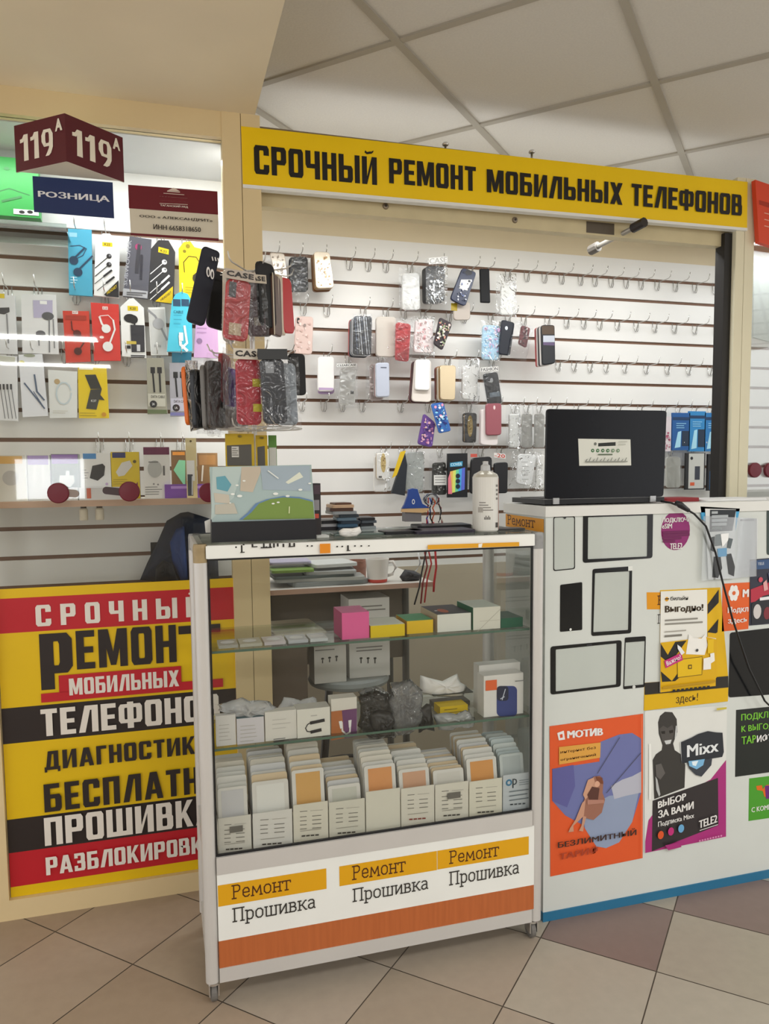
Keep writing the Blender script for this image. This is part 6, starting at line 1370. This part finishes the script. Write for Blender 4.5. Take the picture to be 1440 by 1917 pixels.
# ================================================================== white counter at the right with its posters
YK = -.512; XK = 1.062; ZK = 1.2525
t = thing('counter', 'white counter with a blue plinth at the right, covered in stickers and posters', 'counter', (2.0, YK + .13, 0))
CW = M('#cfd4d0', .4)
mb = MB(); mb.box(XK, YK, .028, 3.4, YK + .265, ZK - .03, CW); mb.build('body', t)
mb = MB(); mb.box(XK - .004, YK - .006, ZK - .03, 3.4, YK + .275, ZK, M('#dcddd9', .35)); mb.build('counter_top', t)
mb = MB(); mb.box(XK - .002, YK - .004, 0, 3.4, YK + .26, .028, M('#2b6f94', .4)); mb.build('plinth', t)
mb = MB(); s = SX(XK); A = Art(s, mb, .0012)
A.add([[s.to2(*p) for p in ((947.6, 962), (1019, 972), (1019, 997), (947.6, 985))]], '#dc9510')
o_ = s.to2(951, 982); e = s.to2(1002, 993); l = s.to2(951, 966)
A.add([[(o_[0] + (e[0] - o_[0]) * x, o_[1] + .003 + (l[1] - o_[1]) * y) for x, y in q] for q in slab_polys('Ремонт', .15)], '#4a2310', True); mb.build('side_label', t)
SK = SY(YK)
def Z8(x, y): return (1000 + x / 3.2727, 920 + y / 3.2727)
def Z9b(x, y): return (1000 + x / 3.2727, 1300 + y / 3.2727)
def z8(*p): return [Z8(*q) for q in p]
def z9(*p): return [Z9b(*q) for q in p]
INK2 = M('#0f1114', .15)
GSC = 'digitizer glasses stuck on the counter'
def digit(label, o, i, r=.06, ri=.0, col=INK2, extra=None, solid=False):
    """touch-screen glass: black frame around a clear window"""
    s = SK; out = [s.to2(*p) for p in rq(z8(*o), r)]; mb = MB()
    if solid: mb.prism(s, out, .0015, col, .0015)
    else:
        n = len(out); qi = z8(*i); inn = [s.to2(*p) for p in rq(qi, ri or .02)]
        out = ccw(out); inn = ccw(inn); off = .0015
        mb.faces([s.to3(p, off) for p in out] + [s.to3(p, off) for p in inn], [(k, (k + 1) % n, n + (k + 1) % n, n + k) for k in range(n)], col)
        mb.faces([s.to3(p, off) for p in out] + [s.to3(p, .0001) for p in out], [(k, n + k, n + (k + 1) % n, (k + 1) % n) for k in range(n)], col)
        mb.faces([s.to3(p, off) for p in inn] + [s.to3(p, .0001) for p in inn], [(k, (k + 1) % n, n + (k + 1) % n, n + k) for k in range(n)], col)
    o_ = mb.build('screen_glass', label=label, cat='screen glass', group=GSC)
    if not solid: mb = MB(); mb.poly([s.to3(p, .0012) for p in inn], clear('#fbfcfb', .5)); mb.build('clear_window', o_)
    if extra: mb = MB(); A = Art(s, mb, .0022); extra(A); mb.build('cutout', o_)
digit('tall thin-framed phone glass with a notch at the upper left of the counter', ((118, 155), (250, 150), (250, 475), (118, 488)), ((122, 160), (246, 156), (246, 470), (122, 482)), .1, .1, extra=lambda A: A.P(z8((175, 154), (200, 153), (190, 168), (182, 168)), '#2a2c2e'))
digit('large black framed tablet glass at the top of the counter, landscape', ((300, 135), (728, 122), (724, 408), (298, 438)), ((330, 158), (694, 146), (692, 398), (328, 415)), .06, extra=lambda A: A.P(z8((490, 135), (545, 134), (545, 146), (490, 147)), '#33363c'))
digit('solid black phone glass below the thin-framed one', ((160, 572), (294, 555), (294, 848), (158, 860)), None, .06, solid=True, extra=lambda A: A.C(*Z8(222, 845), 2.5, '#dfe2de', 10))
digit('black framed tablet glass in portrait in the middle of the group', ((358, 475), (600, 458), (594, 868), (350, 886)), ((372, 500), (584, 488), (576, 848), (362, 862)), .06, extra=lambda A: A.P(z8((575, 458), (602, 456), (602, 484), (575, 486)), '#dfe2de'))
digit('wide black framed tablet glass at the lower left of the counter', ((100, 950), (536, 910), (530, 1195), (100, 1245)), ((132, 968), (505, 930), (503, 1182), (132, 1225)), .06, extra=lambda A: A.P(z8((320, 937), (352, 934), (352, 941), (320, 944)), '#33363c'))
digit('narrow black framed phone glass right of the wide tablet glass', ((556, 895), (684, 886), (676, 1198), (546, 1212)), ((560, 925), (678, 916), (670, 1182), (552, 1194)), .07, extra=lambda A: A.C(*Z8(610, 1197), 3.4, '#d4d7d3', 10))
# round violet sticker
def disc_(A): pass
s = SK; c_ = Z8(867, 240); mb = MB(); o2 = s.to2(*c_); rr_ = 31.5 / s.ppm(*c_); mb.prism(s, [(o2[0] + rr_ * math.cos(k * .2094), o2[1] + rr_ * 1.16 * math.sin(k * .2094)) for k in range(30)], .001, M('#8a1f6a', .35), .001)
A = Art(s, mb, .0016); A.T('ПОДКЛЮЧИ', *Z8(785, 162), *Z8(955, 190), W, .04); A.T('eSIM', *Z8(782, 198), *Z8(842, 226), W, .04); [A.R(*Z8(785, y), *Z8(x1, y + 9), '#6a1450') for y, x1 in ((244, 945), (262, 950), (282, 900), (300, 860))]; A.T('TELE2', *Z8(828, 318), *Z8(903, 350), W, .06)
mb.build('round_sticker', label='round violet sticker with white words near the counter top', cat='sticker')

def poster(name, label, out, col, art, cat='poster', off=0.0, group=None, surf=None, rough=.4):
    return sheet(name, label, cat, surf or (SY(YK - off) if off else SK), out, col, .0008, art, group, rough=rough)
# pocket of leaflets, blue and black, in a clear holder
t = thing('leaflet_holder', 'clear leaflet holder with a blue and black leaflet at the top right of the counter', 'leaflet holder', SK.hit(*Z8(1140, 540)))
s = SY(YK - .012)
mb = MB(); mb.prism(s, [s.to2(*p) for p in z8((1040, 150), (1365, 165), (1365, 520), (1028, 548))], .0015, clear('#fafbfb', .8, .05, .03), 0); mb.build('clear_pocket', t)
mb = MB(); s2 = SY(YK - .006); mb.prism(s2, [s2.to2(*p) for p in z8((1020, 92), (1262, 105), (1225, 290), (1030, 170))], .004, M('#3f9fd0', .4), .0); mb.build('blue_leaflet', t)
mb = MB(); s2 = SY(YK - .009); mb.prism(s2, [s2.to2(*p) for p in z8((1050, 105), (1238, 110), (1225, 535), (1070, 538))], .002, M('#d9dcdc', .4), .0)
A = Art(s2, mb, .0006); A.P(z8((1078, 112), (1238, 112), (1215, 240), (1075, 248)), '#20262c')
for k, x1 in enumerate((1125, 1188, 1182, 1178, 1150)): A.R(*Z8(1088, 122 + k * 24), *Z8(x1, 136 + k * 24), '#a9b0b4')
A.P(z8((1110, 265), (1150, 258), (1145, 330), (1105, 335)), '#8f989c'); A.P(z8((1085, 280), (1105, 275), (1100, 370), (1080, 360)), '#4a5054'); A.P(z8((1100, 400), (1140, 395), (1150, 470), (1125, 530), (1090, 525)), '#2c3034'); A.P(z8((1175, 385), (1205, 380), (1228, 460), (1222, 520), (1190, 505)), '#1f2226'); A.P(z8((1120, 350), (1178, 345), (1178, 395), (1125, 402)), '#7ab8e0'); A.P(z8((1140, 260), (1190, 255), (1185, 300), (1150, 340)), '#eef0f0'); A.P(z8((1190, 285), (1215, 290), (1200, 350), (1180, 345)), '#5a6468')
mb.build('front_leaflet', t)
poster('leaflet', 'white sheet with a grey heading behind the leaflet holder', z8((1255, 160), (1372, 166), (1364, 500), (1240, 510)), '#d3d7d8', lambda A: A.R(*Z8(1262, 170), *Z8(1350, 180), '#77777a'))
# repair label and bee-striped poster
def a(A):
    A.S('Р', *Z8(757, 640), *Z8(790, 690), '#4a2310')
poster('repair_label', 'orange label end sticking out left of the yellow striped poster', z8((690, 618), (790, 618), (788, 722), (692, 722)), '#dc9510', a)
poster('repair_label', 'thin black letter strip below the orange label end', z8((752, 750), (780, 750), (780, 812), (752, 812)), '#d5d8d4', lambda A: A.S('П', *Z8(757, 755), *Z8(790, 805), '#2f2c28'))
def a(A):
    Yl = '#dcae10'
    A.P(z8((1060, 600), (1140, 588), (1134, 640), (1060, 760), (1060, 690)), Yl); A.P(z8((1130, 600), (1130, 680), (1062, 752), (1062, 692)), '#222120'); A.P(z8((1128, 780), (1122, 862), (1060, 900), (1060, 862)), '#222120')
    A.P(z8((676, 1172), (1188, 1130), (1188, 1200), (676, 1245)), '#2a2724'); A.P(z8((674, 1248), (1188, 1200), (1185, 1285), (672, 1342)), '#d9ae0f')
    A.TV('здесь!', z8((865, 1308), (1000, 1290), (868, 1250)), '#4a3510', .02)
    A.P(z8((1060, 862), (1120, 870), (1115, 1140), (1060, 1160)), Yl)
poster('striped_poster', 'yellow and black striped poster behind the white offer sheet', z8((772, 605), (1140, 588), (1188, 1130), (1185, 1285), (672, 1342), (676, 1172), (772, 1165)), '#dcb010', a)
def a(A):
    A.C(*Z8(812, 660), 4.2, '#d99a10', 14); A.R(*Z8(800, 655), *Z8(826, 660), '#1f1c18'); A.TV('билайн', z8((834, 668), (942, 664), (834, 642)), '#2a2724', .02)
    A.TV('Выгодно!', z8((800, 750), (1035, 738), (800, 700)), '#3a2a14', .06)
    for k, (x0, x1) in enumerate(((800, 1000), (800, 1030))): A.P(z8((x0, 785 + k * 22), (x1, 772 + k * 22), (x1, 782 + k * 22), (x0, 795 + k * 22)), '#8d8a82')
    A.P(z8((797, 856), (928, 846), (928, 853), (797, 863)), '#a5a29a'); A.P(z8((797, 880), (902, 872), (902, 884), (797, 892)), '#77746c')
    A.P(z8((772, 925), (900, 910), (1058, 890), (1115, 905), (1108, 1190), (770, 1230)), '#d9ab10')
    A.P(z8((772, 930), (815, 1000), (860, 920), (930, 912), (860, 1010), (820, 1050), (772, 1010)), '#222120'); A.P(z8((772, 1100), (840, 1160), (880, 1105), (900, 1125), (860, 1160), (780, 1165)), '#222120')
    A.P(z8((925, 995), (945, 870), (972, 895), (1020, 900), (1045, 870), (1058, 940), (1040, 1000)), '#ecebe6'); A.P(z8((872, 1030), (1025, 1010), (1022, 1120), (874, 1138)), '#e0b818'); A.L(z8((872, 1030), (1025, 1010), (1022, 1120), (874, 1138), (872, 1030)), 1, '#5a4310'); A.P(z8((938, 1060), (960, 1058), (960, 1084), (938, 1086)), '#5a4310'); A.P(z8((943, 1066), (955, 1065), (955, 1078), (943, 1079)), '#e0b818')
    A.P(z8((790, 1035), (895, 985), (905, 1030), (800, 1080)), '#c02f7a'); A.TV('Важно!', z8((808, 1066), (895, 1022), (800, 1040)), W, .03); A.P(z8((870, 935), (890, 950), (915, 985), (895, 1000), (872, 960)), '#e4e6ea')
    A.P(z8((1030, 1020), (1075, 1010), (1075, 1085), (1028, 1090)), '#ecebe6'); A.P(z8((1070, 990), (1095, 985), (1098, 1035), (1075, 1050)), '#ecebe6'); A.P(z8((1055, 905), (1092, 900), (1090, 985), (1055, 990)), '#e0b818'); A.C(*Z8(990, 970), 3, '#444', 8)
    for k in range(9): A.R(*Z8(840 + k * 26, 1210 - k * 3), *Z8(856 + k * 26, 1226 - k * 3), '#222120')
    A.P(z8((778, 1190), (1100, 1150), (1100, 1164), (778, 1204)), '#b88e10')
poster('offer_sheet', 'white and yellow offer sheet over the striped poster', z8((776, 612), (1060, 600), (1060, 890), (1115, 900), (1110, 1190), (770, 1230)), '#e4e4de', a, off=.0028)
# orange plate and its neighbour
def a(A):
    for k in range(6): a_ = k * 1.047; A.C(*Z8(1222 + 20 * math.cos(a_), 622 + 30 * math.sin(a_)), 5, W, 10, 7)
    A.C(*Z8(1222, 622), 4, '#d9642a', 10); A.T('М', *Z8(1275, 600), *Z8(1312, 645), W, .06); A.TV('Подкл', z8((1182, 752), (1308, 742), (1182, 708)), W, .04); A.TV('здесь', z8((1182, 815), (1300, 805), (1182, 782)), W, .04)
poster('connect_sign', 'orange sign with white words at the right of the counter', z8((1155, 565), (1330, 556), (1312, 842), (1150, 858)), '#dc5f22', a)
def a(A):
    A.P(z8((1325, 425), (1480, 410), (1480, 470), (1325, 480)), '#33507a'); A.TV('TELE', z8((1370, 452), (1408, 448), (1370, 436)), '#c9d0da')
    A.P(z8((1325, 600), (1480, 540), (1480, 650), (1325, 680)), '#b02a40'); A.P(z8((1330, 690), (1400, 640), (1480, 620), (1480, 800), (1330, 815)), '#20222a'); A.C(*Z8(1365, 735), 9, '#c9c4c4', 16, 14); A.C(*Z8(1425, 745), 8, '#7a2a34', 14, 12); A.P(z8((1380, 650), (1450, 640), (1450, 660), (1380, 668)), '#e4e4e8'); A.C(*Z8(1385, 540), 5, '#c9485a', 10); A.P(z8((1400, 560), (1420, 540), (1430, 600), (1405, 610)), '#d9a0a0'); A.P(z8((1430, 500), (1470, 500), (1470, 560), (1440, 570)), '#55607a')
poster('game_poster', 'dark blue and red picture poster at the right edge of the counter', z8((1325, 418), (1480, 405), (1480, 808), (1318, 822)), '#2b2d3c', a, off=.0015)
digit('large solid black screen glass at the right edge of the counter', ((1200, 865), (1500, 830), (1500, 1240), (1190, 1262)), None, .05, solid=True)
digit('dark screen glass at the upper right edge of the counter', ((1425, 110), (1560, 105), (1560, 380), (1425, 390)), None, .12, solid=True, col=M('#2a3a34', .15))
# three big posters below
def a(A):
    SKY = '#6d74a8'
    A.P(z9((110, 455), (400, 410), (405, 290), (520, 245), (600, 235), (655, 270), (655, 600), (600, 780), (520, 905), (440, 940), (380, 930), (300, 800), (190, 740), (110, 650)), SKY)
    A.P(z9((300, 700), (460, 620), (640, 600), (600, 780), (520, 905), (440, 940), (380, 930), (310, 820)), '#8f9cb8'); A.P(z9((470, 560), (540, 520), (600, 500), (655, 470), (655, 600), (560, 620), (490, 640)), '#b4b6c4'); A.P(z9((110, 455), (240, 430), (250, 560), (200, 690), (110, 650)), '#5f5f9a')
    A.P(z9((140, 235), (180, 220), (188, 275), (150, 280)), W); A.P(z9((155, 245), (172, 240), (174, 262), (158, 266)), '#d9502a'); A.TV('МОТИВ', z9((200, 268), (420, 248), (200, 220)), W, .07)
    A.P(z9((150, 320), (405, 292), (402, 385), (150, 428)), '#d9a048'); A.TV('интернет без', z9((158, 366), (375, 336), (158, 342)), '#5a3414', .02); A.TV('ограничений', z9((158, 410), (375, 378), (158, 388)), '#5a3414', .02)
    A.L(z9((520, 262), (385, 480)), 1.3, '#4a4a5a'); A.L(z9((650, 355), (440, 600)), 1.3, '#4a4a5a')
    A.P(z9((360, 500), (400, 495), (420, 530), (415, 600), (430, 640), (410, 720), (360, 765), (300, 750), (285, 690), (310, 620), (325, 560)), '#9a6a58'); A.P(z9((325, 520), (360, 505), (375, 560), (345, 600), (310, 640), (295, 610)), '#c99a80'); A.P(z9((290, 660), (310, 640), (300, 740), (235, 800), (238, 835), (205, 840), (215, 815), (250, 760)), '#c4947c'); A.P(z9((295, 740), (315, 745), (300, 800), (295, 835), (270, 830), (285, 800)), '#c4947c'); A.P(z9((350, 560), (395, 570), (385, 650), (340, 660), (320, 610)), '#5a3830'); A.C(*Z9b(380, 545), 6, '#d4a48a', 14); A.P(z9((372, 498), (412, 505), (418, 545), (400, 540), (380, 520)), '#7a4630'); A.P(z9((320, 640), (420, 640), (425, 660), (320, 670)), '#b08070')
    A.TV('БЕЗЛИМИТНЫЙ', z9((140, 935), (620, 855), (140, 890)), '#3f2a24', .03); A.TV('ТАРИФ', z9((145, 1010), (385, 965), (150, 965)), '#a9432a', .03)
    A.L(z9((650, 130), (650, 990)), 1, '#e8784a')
poster('swing_poster', 'orange poster of a person on a swing at the lower left of the counter', z9((95, 195), (668, 118), (665, 1002), (100, 1115)), '#dc5a2c', a, off=.0012)
def a(A):
    A.P(z9((680, 100), (1175, 70), (1175, 500), (1100, 540), (960, 580), (905, 600), (680, 560)), '#dcdeda')
    PK = '#a8307a'
    A.P(z9((1175, 400), (1175, 870), (680, 970), (680, 900), (700, 770), (760, 690), (1080, 520)), PK)
    A.P(z9((725, 650), (1125, 510), (1128, 800), (720, 960)), '#332e30')
    A.P(z9((770, 130), (800, 105), (845, 108), (872, 150), (876, 230), (850, 300), (860, 340), (905, 370), (925, 430), (920, 570), (735, 640), (725, 400), (745, 365), (780, 340), (785, 310), (762, 240), (758, 170)), '#3a3836')
    A.P(z9((765, 210), (790, 190), (815, 205), (845, 185), (858, 225), (845, 285), (818, 312), (785, 290)), '#4f4c4a'); A.P(z9((775, 225), (800, 222), (800, 240), (780, 240)), '#24211f'); A.P(z9((825, 220), (850, 215), (850, 232), (828, 238)), '#24211f'); A.P(z9((795, 282), (840, 275), (832, 300), (805, 304)), '#c9cccc'); A.P(z9((865, 190), (872, 190), (872, 250), (858, 270)), '#c4c7c7'); A.P(z9((740, 430), (775, 420), (800, 480), (770, 520), (745, 500)), '#5f5c5a'); A.P(z9((740, 500), (752, 520), (770, 610), (762, 625), (745, 580)), '#b4b7b7'); A.P(z9((890, 290), (896, 290), (905, 420), (900, 420)), '#d9dcdc'); A.P(z9((700, 300), (712, 300), (720, 480), (712, 640), (700, 640)), '#eceeea')
    A.P(z9((895, 290), (960, 262), (1000, 240), (1060, 222), (1110, 230), (1150, 232), (1158, 350), (1148, 380), (900, 420)), '#2b2f36'); A.TV('Mixx', z9((932, 382), (1125, 345), (932, 310)), '#e4e8ea', .05)
    A.P(z9((930, 410), (1085, 390), (1080, 430), (1020, 500), (985, 490), (945, 450)), '#3a3f48'); A.P(z9((940, 405), (1040, 392), (1030, 430), (990, 455), (945, 435)), '#7ab4dc'); A.P(z9((960, 408), (1000, 402), (985, 435), (965, 430)), '#e4f2fa')
    A.TV('ВЫБОР', z9((752, 695), (925, 640), (752, 650)), W, .05); A.TV('ЗА ВАМИ', z9((752, 755), (970, 695), (752, 708)), W, .05); A.TV('Подписка Mixx', z9((752, 812), (972, 755), (752, 775)), W, .03)
    for x, y, c in ((768, 855, '#d9562a'), (830, 833, '#c0307a'), (892, 815, '#6aa8d4')): A.C(*Z9b(x, y), 6.5, c, 14, 8)
    A.TV('TELE2', z9((1000, 815), (1112, 775), (1000, 768)), W, .06); A.L(z9((1005, 826), (1115, 790)), 1.2, W)
    for k in range(9): A.R(*Z9b(1000 + k * 16, 885 - k * 4), *Z9b(1010 + k * 16, 893 - k * 4), '#d98ab8')
    A.P(z9((790, 915), (880, 895), (890, 925), (810, 945)), '#a8307a')
    A.R(*Z9b(1105, 78), *Z9b(1165, 84), '#c9b94a')
poster('figure_poster', 'black, white and magenta poster of a dark figure on the lower counter', z9((676, 105), (1182, 65), (1170, 875), (676, 970)), '#dcdeda', a, off=.0012)
def a(A):
    A.TV('ПОДКЛЮЧИСЬ', z9((1268, 168), (1600, 130), (1268, 120)), '#7ac43a', .03); A.TV('К ВЫГОДНОМУ', z9((1268, 238), (1600, 200), (1268, 190)), '#7ac43a', .03); A.TV('ТАР', z9((1268, 306), (1358, 294), (1268, 258)), '#7ac43a', .03); A.TV('ИФУ', z9((1362, 294), (1460, 282), (1362, 248)), W, .03)
poster('tariff_poster', 'black poster with green words at the lower right of the counter', z9((1238, 95), (1600, 60), (1600, 455), (1232, 505)), '#1f2422', a)
def a(A):
    A.P(z9((1360, 560), (1395, 555), (1400, 580), (1420, 555), (1480, 545), (1480, 640), (1410, 625), (1400, 590), (1365, 585)), '#dc6a1c'); A.P(z9((1412, 560), (1480, 550), (1480, 630), (1420, 640)), '#6a2a7a'); A.TV('С КОМПАНИ', z9((1330, 722), (1520, 690), (1330, 690)), W, .03)
poster('green_sticker', 'small green sticker with an orange mark at the lower right of the counter', z9((1318, 515), (1520, 490), (1520, 745), (1314, 775)), '#4a9a2c', a)

# ---- laptop standing open with its lid towards the viewer
zl = ZK + .0006
t = thing('laptop', 'open black laptop seen from behind on the white counter', 'laptop', (1.33, -.40, zl))
hy = -.475
p0 = PY(1021, 934, hy); p1 = PY(1243, 922, hy)
xa, xb = p0.x, p1.x
mb = MB(); o2 = [(xa - .0, 0), (xb, 0), (xb, .235), (xa, .235)]
mb.box(xa - .002, hy, zl + .003, xb + .002, hy + .215, zl + .018, M('#16181c', .35)); mb.box(xa + .02, hy + .06, zl + .018, xb - .02, hy + .20, zl + .0195, M('#0f1013', .5)); mb.build('base', t)
tl = PY(1015, 765, hy + .0); lh = PY(1128, 768, hy).z - (zl + .018)
sl_ = Surf((xa, hy, zl + .019), (1, 0, 0), (0, -1, -.04))
mb = MB(); W_ = xb - xa; R_ = .012
lid = rq([(0, 0), (W_, 0), (W_ - .002, lh), (-.002, lh)], .04)
mb.prism(sl_, lid, .008, M('#10131a', .2, noise=.02, spec=.25), .0, None, .0015); L = mb.build('lid', t)
mb = MB(); A = Art(sl_, mb, .0008, .4)
A.add([[sl_.to2(*Z6(x, y)) for x, y in ((410, 234), (692, 238), (696, 378), (416, 380))]], '#d6d8cf')
A.P([Z6(518, 258), Z6(612, 252), Z6(612, 272), Z6(518, 276)], '#1f2420'); A.C(*Z6(502, 262), 3, '#6a6f68', 10)
for k in range(6): A.C(*Z6(488 + k * 27, 298), 3.4, '#2f6a3a' if k < 4 else '#6a8a6a', 12); A.C(*Z6(488 + k * 27, 298), 1.3, '#d6d8cf', 8)
A.R(*Z6(515, 316), *Z6(592, 322), '#55664f')
for k in range(12): A.L([Z6(446 + k * 19, 358), Z6(456 + k * 19, 336 if k % 2 else 344)], 1.1, '#4a4d48')
A.R(*Z6(445, 355), *Z6(670, 359), '#8a8d86'); A.lines(*Z6(620, 250), Z6(682, 0)[0], 2, 5, 1, '#a5a89f')
mb.build('label_sticker', L)
for u in (1040.5, 1221.5):
    c_ = PY(u, 932, hy); mb = MB(); mb.box(c_.x - .010, hy - .004, zl + .004, c_.x + .010, hy + .012, zl + .022, M('#b4b6b8', .3, .6)); mb.build('hinge', t)
slab_('cloth', 'dark red cloth lying on the counter right of the laptop', 'cloth', 1246, 1312, 930, -.44, .10, zl, .012, '#8a2f34', None, 0, .8)
slab_('paper', 'white sheets at the right end of the counter top', 'papers', 1322, 1440, 930, -.46, .14, zl, .006, '#dfe0e0', None, 0, .6)
# black lead draped over the counter front
P = [(1258, 932), (1264, 938), (1280, 950), (1300, 962), (1322, 985), (1340, 1035), (1352, 1085), (1372, 1160), (1402, 1250), (1432, 1312), (1450, 1330)]
mb = MB(); pts = [PY(u, v, YK - .030 - .008 * math.sin(i)) for i, (u, v) in enumerate(P)]; pts[0] = Vector((pts[0].x, YK + .02, ZK + .006)); pts[1] = Vector((pts[1].x, YK - .016, ZK + .003))
mb.tube(pts, .0032, M('#17171a', .4), 8); o = mb.build('power_lead', label='black lead with a plug hanging over the counter front', cat='cable', smooth=True)
mb = MB(); a_, b_ = PY(1266, 940, YK - .03), PY(1290, 956, YK - .033); mb.tube([a_, a_ * .7 + b_ * .3, b_], .008, M('#202024', .4), 10, rads=[.006, .010, .006]); mb.build('plug', o, smooth=True)

# ================================================================== neighbouring bay at the far right
s = SY(-.03)
def a(A):
    A.P([(1414, 378), (1470, 394), (1470, 405), (1414, 386)], '#a83018')
    for k in range(3): A.L([(1424, 402 + k * 12), (1470, 414 + k * 12)], 1.6, '#e8b09a')
sheet('orange_sign', 'orange sign of the next bay at the upper right edge', 'sign', s, [(1407, 340), (1480, 365), (1480, 478), (1414, 456)], '#d8482a', .02, a)
sheet('white_board', 'pale board behind the glass of the next bay', 'board', SY(.35), [(1408, 470), (1470, 480), (1470, 650), (1408, 632)], '#c9cfcc', .01)
for u, dsc in ((1412, 'left'), (1441, 'right')):
    c_ = PY(u, 880, -.004); mb = MB(); mb.lathe((c_.x, -.003, c_.z), [(0, .012), (.028, .011), (.030, .008), (.030, 0)], M('#6c1428', .35), 24, 'y'); mb.build('door_pull', label='%s dark red round pull on the glass of the next bay' % dsc, cat='handle')

for o in bpy.data.objects:
    if '_org' in o: del o['_org']
